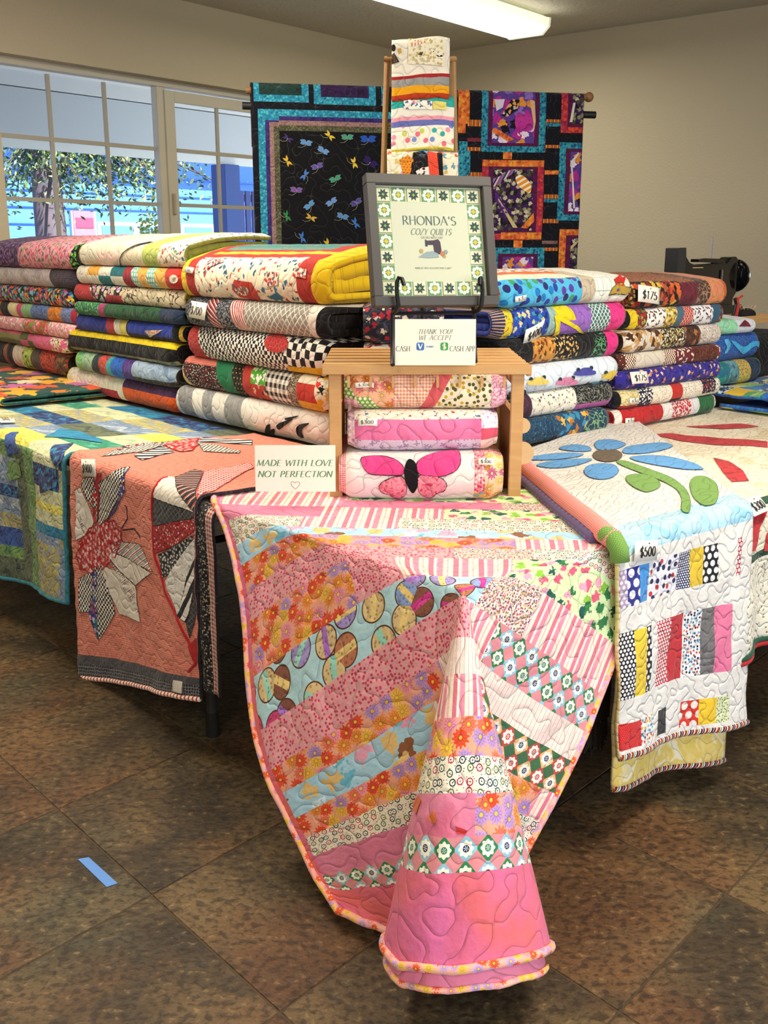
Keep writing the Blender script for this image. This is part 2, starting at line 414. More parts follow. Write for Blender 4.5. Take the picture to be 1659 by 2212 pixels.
# ------------------------------------------------------------------ lettering (own stroke alphabet with serifs)
def arc(cx, cy, rx, ry, a0, a1, n=12):
    return [(cx + rx * math.cos(math.radians(a0 + (a1 - a0) * i / n)), cy + ry * math.sin(math.radians(a0 + (a1 - a0) * i / n))) for i in range(n + 1)]
GL = {
 'A': (.8, [[(0, 0), (.4, 1)], [(.4, 1), (.8, 0)], [(.16, .36), (.64, .36)]]), 'C': (.85, [arc(.48, .5, .46, .5, 48, 312, 18)]),
 'D': (.85, [[(.12, 0), (.12, 1)], [(.12, 1)] + arc(.3, .5, .52, .5, 90, -90, 16) + [(.12, 0)]]), 'E': (.62, [[(.1, 0), (.1, 1)], [(.1, 1), (.56, 1)], [(.1, .52), (.48, .52)], [(.1, 0), (.6, 0)]]),
 'F': (.58, [[(.1, 0), (.1, 1)], [(.1, 1), (.56, 1)], [(.1, .52), (.48, .52)]]), 'H': (.82, [[(.1, 0), (.1, 1)], [(.72, 0), (.72, 1)], [(.1, .52), (.72, .52)]]),
 'I': (.24, [[(.12, 0), (.12, 1)]]), 'K': (.75, [[(.1, 0), (.1, 1)], [(.62, 1), (.1, .45)], [(.25, .6), (.72, 0)]]), 'L': (.58, [[(.1, 0), (.1, 1)], [(.1, 0), (.56, 0)]]),
 'M': (.98, [[(.08, 0), (.12, 1)], [(.12, 1), (.49, .1)], [(.49, .1), (.86, 1)], [(.86, 1), (.9, 0)]]), 'N': (.85, [[(.1, 0), (.1, 1)], [(.1, 1), (.75, 0)], [(.75, 0), (.75, 1)]]),
 'O': (.95, [arc(.48, .5, .46, .5, 0, 360, 28)]), 'P': (.62, [[(.1, 0), (.1, 1)], [(.1, 1)] + arc(.3, .74, .27, .26, 90, -90, 12) + [(.1, .48)]]),
 'Q': (.98, [arc(.48, .5, .46, .5, 0, 360, 28), [(.55, .1), (.95, -.25)]]), 'R': (.72, [[(.1, 0), (.1, 1)], [(.1, 1)] + arc(.3, .74, .26, .26, 90, -90, 12) + [(.1, .48)], [(.32, .48), (.72, 0)]]),
 'S': (.6, [arc(.3, .75, .24, .25, 35, 250, 14)[:-1] + arc(.3, .25, .26, .26, 75, -145, 14)]), 'T': (.7, [[(.35, 0), (.35, 1)], [(.02, 1), (.68, 1)]]),
 'U': (.8, [[(.1, 1), (.1, .35)] + arc(.4, .32, .3, .32, 180, 360, 14) + [(.7, 1)]]), 'V': (.78, [[(0, 1), (.39, 0)], [(.39, 0), (.78, 1)]]),
 'W': (1.1, [[(0, 1), (.28, 0)], [(.28, 0), (.55, .9)], [(.55, .9), (.82, 0)], [(.82, 0), (1.1, 1)]]), 'Y': (.75, [[(.02, 1), (.37, .48)], [(.73, 1), (.37, .48)], [(.37, .48), (.37, 0)]]),
 'Z': (.68, [[(.06, 1), (.62, 1)], [(.62, 1), (.05, 0)], [(.05, 0), (.66, 0)]]), 'G': (.88, [arc(.48, .5, .46, .5, 48, 340, 18), [(.9, .42), (.62, .42)], [(.88, .42), (.88, .1)]]),
 'B': (.68, [[(.1, 0), (.1, 1)], [(.1, 1)] + arc(.3, .76, .24, .24, 90, -90, 10) + [(.1, .52)], [(.1, .52)] + arc(.32, .26, .3, .26, 90, -90, 10) + [(.1, 0)]]),
 '0': (.6, [arc(.3, .5, .25, .5, 0, 360, 24)]), '1': (.4, [[(.22, 0), (.22, 1)], [(.22, 1), (.05, .85)]]), '3': (.58, [arc(.27, .75, .22, .25, 150, -85, 12) + arc(.27, .26, .26, .27, 85, -150, 12)]),
 '4': (.62, [[(.43, 0), (.43, 1)], [(.43, 1), (.02, .3)], [(.02, .3), (.6, .3)]]), '5': (.56, [[(.5, 1), (.14, 1)], [(.14, 1), (.1, .55)], arc(.26, .31, .26, .32, 125, -150, 14)]),
 '7': (.56, [[(.04, 1), (.54, 1)], [(.54, 1), (.2, 0)]]), '9': (.58, [arc(.29, .7, .24, .3, 0, 360, 20), [(.53, .7)] + arc(.2, .5, .33, .5, 5, -80, 10)]),
 '$': (.6, [arc(.3, .72, .24, .22, 35, 250, 14)[:-1] + arc(.3, .28, .25, .24, 75, -145, 14), [(.3, -.12), (.3, 1.12)]]), '!': (.25, [[(.12, .28), (.12, 1)], [(.12, 0), (.12, .06)]]),
 "'": (.25, [[(.12, .75), (.12, 1)]]), '"': (.4, [[(.12, .8), (.12, 1)], [(.25, .8), (.25, 1)]]), ' ': (.4, [])}
SERIF = set('ADEFHIKLMNPRTUVWYB')
def lettering(name, text, M, h, col, parent, slant=0., weight=1., space=.14, width=None, serif=True):
    """flat print in the xy plane of M (child of parent), centred on the origin"""
    tot = sum(GL[c][0] + space for c in text) - space; sx = (width / (tot * h)) if width else 1.; bm = bmesh.new(); x0 = -tot * h * sx / 2
    for c in text:
        wd, strokes = GL[c]
        ends = []
        for st in strokes:
            for (a, b) in zip(st[:-1], st[1:]):
                p, q = [Vector((x0 + (u * sx + (v - .5) * slant) * h, (v - .5) * h, 0)) for u, v in (a, b)]
                d = q - p
                if d.length < 1e-7: continue
                sn_ = abs((b[1] - a[1])) / max(1e-6, math.hypot(b[0] - a[0], b[1] - a[1])); up = (b[1] - a[1]) * (b[0] - a[0]) > .02 * 1
                th = (.035 + (.125 if c.isdigit() or c == '$' else .085) * sn_ * (.35 if (up and c in 'AMNVWY') else 1)) * weight * h
                nrm = Vector((-d.y, d.x, 0)).normalized() * th / 2; e = d.normalized() * th * .12
                bm.faces.new([bm.verts.new(v) for v in (p - e - nrm, q + e - nrm, q + e + nrm, p - e + nrm)])
            if (serif or c in '147') and c in SERIF | set('147') and len(st) == 2 and abs(st[0][1] - st[1][1]) > .6:
                ends += [e for e in st if e[1] in (0, 1)]
        for (u, v) in ends:
            cx, cy = x0 + (u * sx + (v - .5) * slant) * h, (v - .5) * h; ww = .1 * h; hh = .018 * h * weight
            bm.faces.new([bm.verts.new((cx + i * ww, cy + j * hh, .00002)) for i, j in ((-1, -1), (1, -1), (1, 1), (-1, 1))])
        x0 += (wd + space) * h * sx
    for v in bm.verts: v.co = M @ v.co
    me = bpy.data.meshes.new(name); bm.to_mesh(me); bm.free(); return link(name, me, simple(col, .7), parent)
PAPER = None
def price(parent, mapf, u, v, wd, ht, text, rot=0., slant=.0, lift=.012, inv_local=None):
    """paper price tag pinned on a cloth at (u, v)"""
    e = .01; P = mapf(np.array([u, u + e, u]), np.array([v, v, v + e])); o = Vector(P[0]); ex = (Vector(P[1]) - o).normalized(); ey = (Vector(P[2]) - o) * getattr(mapf, 'sgn', 1); ez = ex.cross(ey).normalized(); ey = ez.cross(ex)
    M = Matrix((( ex.x, ey.x, ez.x, 0), (ex.y, ey.y, ez.y, 0), (ex.z, ey.z, ez.z, 0), (0, 0, 0, 1))); M.translation = o + ez * lift; M = M @ Matrix.Rotation(rot, 4, 'Z')
    bm = bmesh.new(); n = 8
    rows = [[bm.verts.new(M @ Vector((wd * (i / n - .5), ht * j / 2 * 1., -.004 * (2 * i / n - 1) ** 2))) for i in range(n + 1)] for j in (-1, 1)]
    for i in range(n): bm.faces.new((rows[0][i], rows[0][i + 1], rows[1][i + 1], rows[1][i]))
    me = bpy.data.meshes.new('price_tag'); bm.to_mesh(me); bm.free(); o = link('price_tag', me, simple('#f4f1e6', .8), parent, 'white paper price tag reading ' + text, True)
    md = o.modifiers.new('t', 'SOLIDIFY'); md.thickness = .0008; md.offset = -1
    MB().sph(M @ Vector((0, ht * .36, .003)), .0022, 8).build('pin_head', simple('#777a80', .3), o)
    lettering('lettering', text, M @ Matrix.Translation((0, -.04 * ht, .0012)), ht * .46, '#1b1a1c', o, slant=slant, weight=1.15, width=wd * .66, serif=False)
    return o
# ------------------------------------------------------------------ setting
def room_matrix(a, b, z=0.):        # x = along +DR (into the room from the left wall), y = along +DL (towards the right wall)
    return frame(room(a, b), (DR[0], DR[1]), (DL[0], DL[1]), z)
def wall_mat():
    g = G('wall_paint'); tc = g.node('TexCoord').outputs['Object']; n = g.noise(tc, 70, 3, '3D'); n2 = g.noise(tc, 1.2, 2, '3D')
    return g.surf(g.mix(g.m('MULTIPLY', n2, .25), '#cdbfa3', '#c1b293'), .75, n, .006, .5)
WALL = wall_mat()
def ceil_mat():
    g = G('ceiling_texture'); tc = g.node('TexCoord').outputs['Object']; n = g.noise(tc, 45, 4, '3D')
    return g.surf(g.mix(n, '#c4bdae', '#d8d1c2'), .9, n, .012, .9)
RM = room_matrix(0, 0)
def struct(name, mb, mat, M=None, smooth=False):
    o = mb.build(name, mat, None, smooth=smooth); o.matrix_world = M or RM; tag(o, kind='structure'); return o
RW, RL, TH = 9.0, 12.0, .2      # room size, wall thickness
WB0, WB1, WZ0, WZ1 = .80, 3.748, .917, 2.432
m = MB(); # left wall lies in x in [-TH, 0], y = -b
for (b0, b1, z0, z1) in ((-TH, WB0, 0, CEIL), (WB1, RL, 0, CEIL), (WB0, WB1, 0, WZ0), (WB0, WB1, WZ1, CEIL)): m.box((-TH / 2, -(b0 + b1) / 2, (z0 + z1) / 2), (TH, b1 - b0, z1 - z0))
struct('wall_left', m, WALL)
struct('wall_right', MB().box((RW / 2, TH / 2, CEIL / 2), (RW, TH, CEIL)), WALL)
struct('wall_rear', MB().box((RW / 2, -RL - TH / 2, CEIL / 2), (RW, TH, CEIL)), WALL)
m = MB()
for (b0, b1, z0, z1) in ((0, 4.2, 0, CEIL), (8.6, RL, 0, CEIL), (4.2, 8.6, 0, .5), (4.2, 8.6, 2.5, CEIL)): m.box((RW + TH / 2, -(b0 + b1) / 2, (z0 + z1) / 2), (TH, b1 - b0, z1 - z0))
struct('wall_window_side', m, WALL)
struct('ceiling', MB().box((RW / 2, -RL / 2, CEIL + .06), (RW + .3, RL + .3, .12)), ceil_mat())
def tile_mat():
    g = G('slate_tile'); geo = g.node('NewGeometry').outputs['Position']; rnd = g.node('ObjectInfo').outputs['Random']
    off = g.vm('ADD', geo, g.comb(g.m('MULTIPLY', rnd, 40), g.m('MULTIPLY', rnd, 17)))
    a = g.noise(off, 3.2, 5, '3D', .6); b = g.noise(off, 1.6, 3, '3D'); f = g.noise(off, 26, 5, '3D', .4)
    c = g.ramp(a, [(.28, '#2c2217'), (.44, '#443624'), (.56, '#604c31'), (.74, '#78613e')])
    rust = g.ramp(b, [(.50, (0, 0, 0, 1)), (.60, (1, 1, 1, 1))]); c = g.mix(g.m('MULTIPLY', rust, .5), c, '#6e4526')
    grn = g.ramp(g.noise(off, 2.4, 4, '3D'), [(.5, (0, 0, 0, 1)), (.68, (1, 1, 1, 1))]); c = g.mix(g.m('MULTIPLY', grn, .55), c, '#56523c')
    w2 = g.noise(g.vm('MULTIPLY', off, (1., 1.25, 1.)), 46, 8, '3D', .25); w3 = g.noise(off, 95, 4, '3D', .8)
    c = g.mix(g.ramp(w2, [(.40, (.62, .62, .62, 1)), (.50, (0, 0, 0, 1))]), c, '#21170f'); c = g.mix(g.ramp(w2, [(.60, (0, 0, 0, 1)), (.70, (.4, .4, .4, 1))]), c, '#a3865c')
    c = g.mix(g.ramp(w3, [(.36, (.4, .4, .4, 1)), (.46, (0, 0, 0, 1))]), c, '#1c140d'); c = g.mix(.04, c, (0, 0, 0, 1))
    ro = g.m('MULTIPLY_ADD', f, .3, .42)
    return g.surf(c, ro, g.m('ADD', g.m('MULTIPLY', w2, .9), a), .005, .8, **{'Specular IOR Level': .35})
TILE = tile_mat(); floor = MB().box((RW / 2, -RL / 2, -.0525), (RW + .3, RL + .3, .1)).build('floor', simple('#4b3c2c', .9)); floor.matrix_world = RM; tag(floor, kind='structure')
ta, tb = math.radians(131.8), math.radians(48.5); TS = .487; T0 = Vector((.771, 2.006, 0)); dA, dB = Vector((math.cos(ta), math.sin(ta), 0)), Vector((math.cos(tb), math.sin(tb), 0))
q = .0022; bm = bmesh.new(); ring = []
for (ins, z) in ((q, -.0028), (q + .0012, -.0004), (q + .004, 0)):
    ring.append([bm.verts.new(dA * (ins if i < 1 or i == 3 else TS - ins) + dB * (ins if i < 2 else TS - ins) + Vector((0, 0, z))) for i in range(4)])
for r0, r1 in zip(ring[:-1], ring[1:]):
    for i in range(4): bm.faces.new((r0[i], r0[(i + 1) % 4], r1[(i + 1) % 4], r1[i]))
bm.faces.new(ring[-1]); bmesh.ops.recalc_face_normals(bm, faces=bm.faces[:]); tme = bpy.data.meshes.new('tile'); bm.to_mesh(tme); bm.free(); tme.materials.append(TILE)
if sum(p.normal.z for p in tme.polygons) < 0: tme.flip_normals()
nt_ = 0
for i in range(-20, 24):
    for j in range(-20, 20):
        c = T0 + dA * TS * i + dB * TS * j; cc = c + (dA + dB) * TS / 2; X, Y, D = proj(np.array([[cc.x, cc.y, 0.]]))
        rel = np.array([cc.x, cc.y]) - K; a_, b_ = rel @ DR, -(rel @ DL)
        if D[0] > .5 and -250 < X[0] < 1900 and Y[0] < 2600 and a_ > .35 and b_ > .35 and a_ < RW - .3 and nt_ < 295:
            o = bpy.data.objects.new('tile', tme); COL.objects.link(o); o.location = c; nt_ += 1
            o.parent = floor; o.matrix_parent_inverse = RM.inverted()
# baseboards
struct('baseboard_left', MB().box((.007, -RL / 2, .045), (.014, RL, .09)), simple('#8e8068', .5))
struct('baseboard_right', MB().box((RW / 2, -.007, .045), (RW, .014, .09)), simple('#8e8068', .5))

# window in the left wall: x = -.09 .. -.03 (set back from the room face)
WHITE = simple('#cfc8b8', .45)
win = thing('window_1', None, None, RM); tag(win, kind='structure'); X0 = -.11
def wbar(b0, b1, z0, z1, d=.05, x=X0, name='window_frame', lab=None): return MB().box((x, -(b0 + b1) / 2, (z0 + z1) / 2), (d, b1 - b0, z1 - z0), bevel=.002).build(name, WHITE, win, lab)
wbar(WB0, WB1, WZ1 - .04, WZ1, .07, name='head_frame'); wbar(WB0, WB1, WZ0, WZ0 + .045, .07, name='sill_frame')
wbar(WB1 - .03, WB1, WZ0 + .045, WZ1 - .04, .07, name='jamb'); wbar(WB0, WB0 + .03, WZ0 + .045, WZ1 - .04, .07, name='jamb')
wbar(2.53, 2.5955, WZ0 + .045, WZ1 - .04, .055, name='mullion')
sx = X0 + .022; s0, s1 = WB0 + .03, 2.540
for (b0, b1, z0, z1) in ((s1 - .081, s1, WZ0 + .045, WZ1 - .055), (s0, s0 + .07, WZ0 + .045, WZ1 - .055), (s0 + .07, s1 - .081, WZ1 - .123, WZ1 - .055), (s0 + .07, s1 - .081, WZ0 + .045, WZ0 + .12)): wbar(b0, b1, z0, z1, .03, sx, 'sash_rail')
MB().box((sx + .02, -2.506, 1.685), (.016, .022, .13), bevel=.003).build('sash_latch', simple('#b9ae98', .4), win, 'pale latch on the meeting stile')
def gl_mat():
    g = G('window_glass'); tr = g.node('BsdfTransparent', {0: (.96, .98, 1, 1)}); gs = g.node('BsdfGlossy', {'Roughness': .0, 'Color': (1, 1, 1, 1)}); fr_ = g.node('Fresnel', {0: 1.5}).outputs[0]; bf = g.node('NewGeometry').outputs['Backfacing']; fr = g.m('MULTIPLY', fr_, g.m('SUBTRACT', 1., bf))
    mx = g.t.nodes.new('ShaderNodeMixShader'); g.put(mx.inputs[0], fr); g.t.links.new(tr.outputs[0], mx.inputs[1]); g.t.links.new(gs.outputs[0], mx.inputs[2]); g.t.links.new(mx.outputs[0], g.out.inputs[0]); return g.mat
GLASS = gl_mat()
MUN = simple('#b5ae9f', .5)
def grid(bs, zs, x):
    for i in range(len(bs) - 1):
        for j in range(len(zs) - 1):
            MB().box((x, -(bs[i] + bs[i + 1]) / 2, (zs[j] + zs[j + 1]) / 2), (.004, bs[i + 1] - bs[i] - .004, zs[j + 1] - zs[j] - .004)).build('pane', GLASS, win)
    for b in bs[1:-1]: MB().box((x + .004, -b, (zs[0] + zs[-1]) / 2), (.016, .023, zs[-1] - zs[0])).build('muntin', MUN, win)
    for z in zs[1:-1]:
        for i in range(len(bs) - 1): MB().box((x + .004, -(bs[i] + bs[i + 1]) / 2, z), (.015, bs[i + 1] - bs[i] - .023, .023)).build('muntin', MUN, win)
grid([2.5955, 2.971, 3.357, 3.705], [.982, 1.336, 1.680, 2.020, 2.374], X0 - .005); grid([.90, 1.305, 1.704, 2.098, 2.459], [1.037, 1.336, 1.680, 2.020, 2.309], sx)

# ------------------------------------------------------------------ outdoors beyond the window (x negative in room frame)
def ext(x, y, d):
    p0 = room(-d, 0); q = onplane(x, y, p0, DR); r = q[:2] - K; return float(-(r @ DL)), float(q[2])     # -> (b, z) on plane a = -d
def noisy(c1, c2, sc=3, rough=.8):
    g = G('outdoor'); tc = g.node('TexCoord').outputs['Object']; return g.surf(g.mix(g.noise(tc, sc, 3, '3D'), c1, c2), rough)
grd = MB().box((-12.2, -2, -.2), (24, 40, .1)).build('ground_outside', noisy('#c4c4bc', '#d4d4cc', 1)); grd.matrix_world = RM; tag(grd, kind='structure')
pc = thing('porch', None, None, RM); tag(pc, kind='structure')
MB().box((-2.2, -3, 2.93), (3.9, 18, .06)).build('porch_ceiling', simple('#f2f3f8', .6), pc)
MB().box((-4.0, -3, 2.66), (.16, 18, .46)).build('beam', simple('#cdd4e2', .6), pc); MB().box((-3.98, -3, 2.39), (.05, 18, .09)).build('gutter', simple('#eef1f6', .5), pc)
b0, _ = ext(488, 400, 4.0); post = MB().box((-4.0, -b0, 1.12), (.24, .24, 2.45), bevel=.008).box((-4.0, -b0, .0), (.32, .32, .2)).build('porch_post', simple('#3f5fae', .6)); post.matrix_world = RM
tag(post, 'blue square porch post seen through the right window sash', 'post')
bl = thing('building', 'pale blue building across the yard behind the tree', 'building', RM)
MB().box((-12.2, -2, 1.6), (.3, 30, 3.4)).build('wall', noisy('#4f86dc', '#5f94e6', .6), bl)
MB().box((-11.9, -2, 3.4), (1.0, 30, .16)).build('eave', simple('#e7ecf6', .6), bl)
for xx in (250, 330, 425):
    b0, z0 = ext(xx, 470, 12.0); f = MB().box((-12.02, -b0, 1.35), (.1, .9, 1.1)).build('window', simple('#e9edf4', .5), bl); MB().box((-11.96, -b0, 1.35), (.03, .76, .96)).build('pane', simple('#5f88c9', .15), f)
for i in range(9): MB().box((-12.03, -2, .35 + i * .3), (.04, 30, .02)).build('siding_board', simple('#4a7ed0', .7), bl)
(b0, z0), (b1, z1) = ext(155, 455, 10.5), ext(207, 530, 10.5)
sg = thing('sign_board', 'pink notice board standing in front of the blue building', 'sign', RM)
MB().box((-10.5, -(b0 + b1) / 2, (z0 + z1) / 2), (.05, abs(b1 - b0), abs(z0 - z1)), bevel=.01).build('board', simple('#d9798e', .6), sg); MB().box((-10.47, -(b0 + b1) / 2, z0 - .2), (.02, abs(b1 - b0) * .8, .17)).build('lettering_band', simple('#b5476a', .6), sg)
for bb in (b0, b1): MB().box((-10.52, -bb, z0 / 2), (.07, .07, z0)).build('post', simple('#8fb2ec', .6), sg)
tk = thing('tree', 'tree with feathery green branches outside the window', 'tree', RM); bt, _ = ext(105, 450, 6.0)
trk = MB().tube([(-6, -bt, -.15), (-6.02, -bt + .03, 1), (-6, -bt, 2.1), (-5.95, -bt - .05, 3.4)], [.26, .2, .18, .13], 12).build('trunk', noisy('#5d5462', '#7b6d74', 9), tk, smooth=True)
rnd = random.Random(3); lv = bmesh.new(); m = MB()
def leafmat(cols):
    g = G('leaf'); geo = g.node('NewGeometry').outputs['Random Per Island']; return g.surf(g.pal(geo, cols), .7, **{'Subsurface Weight': .0})
for k in range(46):
    bx, bz = ext(rnd.uniform(10, 440), rnd.uniform(255, 420), 5.6); st = Vector((-6, -bt, rnd.uniform(2.2, 3.2))); en = Vector((-rnd.uniform(4.9, 6.6), -bx, bz)); mid = st.lerp(en, .55) + Vector((0, 0, .25)); pts = [st, mid, en]
    m.tube(pts, [.03, .018, .006], 5)
    n = 120 if en.y < 10 else 0
    for i in range(n):
        t = rnd.uniform(.3, 1.05); p = st.lerp(mid, t * 2) if t < .5 else mid.lerp(en, t * 2 - 1); p = p + Vector([rnd.gauss(0, .13) for _ in range(3)]) - Vector((0, 0, abs(rnd.gauss(0, .14))))
        s = rnd.uniform(.022, .055); ax = Vector([rnd.gauss(0, 1) for _ in range(3)]).normalized(); ay = ax.orthogonal().normalized()
        lv.faces.new([lv.verts.new(p + ax * s * x_ + ay * s * y_) for x_, y_ in ((-1, 0), (0, -.35), (1, 0), (0, .35))])
m.build('branch', simple('#5d5149', .8), tk); me = bpy.data.meshes.new('foliage'); lv.to_mesh(me); lv.free(); o = link('foliage', me, leafmat(['#3e5a45', '#56744f', '#7d9a57', '#c3d384', '#4a6a72']), tk); o['kind'] = 'stuff'
bs = thing('bush', 'yellow green bush outside below the tree branches', 'bush', RM); lv = bmesh.new(); m = MB()
for k in range(10):
    bx, bz = ext(rnd.uniform(305, 362), rnd.uniform(455, 520), 5.0); st = Vector((-5.0, -bx * .5 - ext(335, 500, 5.0)[0] * .5, -.1)); en = Vector((-5 + rnd.uniform(-.2, .2), -bx, bz)); m.tube([st, st.lerp(en, .5), en], [.012, .01, .004], 5)
    for i in range(50):
        p = st.lerp(en, rnd.uniform(.6, 1.1)) + Vector([rnd.gauss(0, .07) for _ in range(3)]); s = rnd.uniform(.02, .045); ax = Vector([rnd.gauss(0, 1) for _ in range(3)]).normalized(); ay = ax.orthogonal().normalized()
        lv.faces.new([lv.verts.new(p + ax * s * x_ + ay * s * y_) for x_, y_ in ((-1, 0), (0, -.5), (1, 0), (0, .5))])
m.build('stem', simple('#7a7350', .8), bs); me = bpy.data.meshes.new('foliage'); lv.to_mesh(me); lv.free(); o = link('foliage', me, leafmat(['#cfd86a', '#e6e9a0', '#a7bd58']), bs); o['kind'] = 'stuff'
fc = thing('picket_fence', 'blue wooden fence behind the porch post', 'fence', RM); b0, z0 = ext(520, 412, 4.2); b1, z1 = ext(600, 412, 4.2)
for i in range(12): MB().box((-4.2, -(b0 + (b1 - b0) * 1.9 * i / 11), z0 / 2), (.03, .085, z0), bevel=.004).build('picket', simple('#4b5ea8', .6), fc)
MB().box((-4.235, -(b0 + b1 * .9) / 1.9 , z0 - .08), (.04, 1.2, .08)).build('rail', simple('#41539a', .6), fc)
cr = thing('car', 'dark blue parked car with a pale roof outside the window', 'car', RM); bc, zc = ext(30, 492, 8.0)
prof = [(-2.0, .35), (-2.05, .75), (-1.3, .92), (-.7, 1.3), (.6, 1.34), (1.3, .98), (2.0, .9), (2.05, .4)]
MB().prism([(p[0], p[1]) for p in [(-2.0, .3), (-2.05, .75), (-1.2, .93), (1.4, .97), (2.05, .85), (2.05, .3)]], -.8, .8).build('body', simple('#2f5c9e', .25), cr)
MB().prism([(-1.15, .93), (-.65, 1.28), (.65, 1.3), (1.3, .97)], -.7, .7).build('window_band', simple('#27405f', .1), cr); MB().prism([(-.75, 1.27), (-.55, 1.34), (.55, 1.36), (.78, 1.28)], -.68, .68).build('roof', simple('#dfe9f5', .3), cr)
for sx_ in (-1.25, 1.3):
    for sy in (-.78, .78): MB().cyl((sx_, sy - .1, .3), (sx_, sy + .1, .3), .31, n=20).build('wheel', simple('#222', .6), cr)
cr.matrix_world = RM @ Matrix.Translation((-8.0, -bc, -.15 + (zc - 1.34))) @ Matrix.Rotation(PI / 2, 4, 'Z')

# ------------------------------------------------------------------ ceiling light fixtures
def diffuser_mat(e):
    g = G('diffuser'); x, y, z = g.sep(g.node('TexCoord').outputs['Object'])
    r = g.m('SUBTRACT', 1., g.m('MULTIPLY', g.m('ABSOLUTE', x), 5.), clamp=True)
    p = g.node('BsdfPrincipled', {'Base Color': hexc('#e9edd8'), 'Roughness': .35, 'Emission Color': hexc('#f2f5cf'), 'Emission Strength': g.m('MULTIPLY_ADD', r, e * .7, e * .5)})
    g.t.links.new(p.outputs[0], g.out.inputs[0]); return g.mat
def fixture(a, b0, e, label, power=0):
    t = thing('ceiling_light', label, 'light fixture', room_matrix(a, b0 + .9, CEIL), None)
    MB().box((0, 0, -.012), (.27, 1.80, .022)).build('housing', simple('#dcdcd0', .5), t)
    prof = [(-.18, -.026), (-.176, -.075), (-.125, -.12), (.125, -.12), (.176, -.075), (.18, -.026)]
    MB().prism(prof, -.88, .88).build('diffuser', diffuser_mat(e), t, 'glowing ribbed diffuser')
    for s in (-1, 1): MB().prism([(-.184, -.024), (-.18, -.077), (-.128, -.125), (.128, -.125), (.18, -.077), (.184, -.024)], s * .88, s * .905).build('end_cap', simple('#e8ead6', .4, Emission_Color=hexc('#eef0cf'), Emission_Strength=e * .35), t)
    if power:
        pass; p = room(a, b0 + .62); l = lamp('AREA', 'tube_light', power, (1, .90, .72), (p[0], p[1], CEIL - .1), (0, 0, -1), (.2, 1.15)); l.rotation_euler = (0, 0, ROOM_ANG)
fixture(1.41, .65, 1.1, 'lit wraparound fluorescent fixture on the ceiling above the quilts')
p = room(1.41, 1.55); u = lamp('AREA', 'tube_uplight', 5, (1, .96, .82), (p[0], p[1], CEIL - .15), (0, 0, 1), (.5, 1.7)); u.rotation_euler = (PI, 0, ROOM_ANG); l = lamp('AREA', 'tube_light', 16, (1, .93, .75), (p[0], p[1], CEIL - .14), (0, 0, -1), (.2, 1.7)); l.rotation_euler = (0, 0, ROOM_ANG)
for a, b in ((2.2, 5.0), (5.2, 4.6), (5.2, 8.6), (8.0, 8.8)):
    p = room(a, b); l = lamp('AREA', 'tube_light', TUBE_W, (1, .90, .72), (p[0], p[1], CEIL - .1), (0, 0, -1), (.3, 1.7)); l.rotation_euler = (0, 0, ROOM_ANG)

# ------------------------------------------------------------------ folding tables
def folding_table(a0, a1, b0, b1, long_, label, legs=(1, 1)):
    t = thing('folding_table', label, 'table', frame(AB(a0, b0), ER, EL, 0), 'folding tables'); A_, B_ = a1 - a0, b1 - b0
    MB().box((A_ / 2, B_ / 2, TZ - .024), (A_, B_, .045), bevel=.008).build('tabletop', simple('#b7b3a8', .6), t)
    MB().box((A_ / 2, B_ / 2, TZ - .052), (A_ - .1, B_ - .1, .012)).build('under_frame', simple('#3f4144', .5), t)
    tube_, rub = simple('#46484c', .35, Metallic=.5), simple('#111', .7)
    for e in (0, 1):
        L = A_ if long_ == 'a' else B_; Wd = B_ if long_ == 'a' else A_; cs = .04 if e == 0 else L - .04; ins = .15 if e == 0 else -.15
        for s in (.045, Wd - .045):
            P = [(cs + ins, s, .68), (cs + ins, s, .52), (cs + ins * .9, s, .46), (cs + ins * .35, s, .36), (cs + ins * .05, s, .30), (cs, s, .24), (cs, s, .004)]
            if long_ != 'a': P = [(y, x, z) for x, y, z in P]
            lg = MB().tube(P, .017, 12).build('leg', tube_, t, smooth=True)
            MB().cyl((P[-1][0], P[-1][1], 0.0), (P[-1][0], P[-1][1], .075), .0215, .020, 14).build('rubber_foot', rub, lg, 'black rubber foot', smooth=True)
        P = [(cs + ins, .045, .55), (cs + ins, Wd - .045, .55)]
        if long_ != 'a': P = [(y, x, z) for x, y, z in P]
        MB().tube(P, .012, 8).build('cross_bar', tube_, t, smooth=True)
folding_table(0, 2.44, 0, .80, 'a', 'folding table under the pink quilt, its corner nearest the camera')
folding_table(0, .77, 1.04, 3.48, 'b', 'folding table under the coral and green quilts on the left')
folding_table(.79, 1.55, .83, 3.27, 'b', 'folding table behind, carrying the back of the left stacks')
folding_table(1.57, 4.01, .83, 1.59, 'a', 'folding table behind, carrying the right stacks')
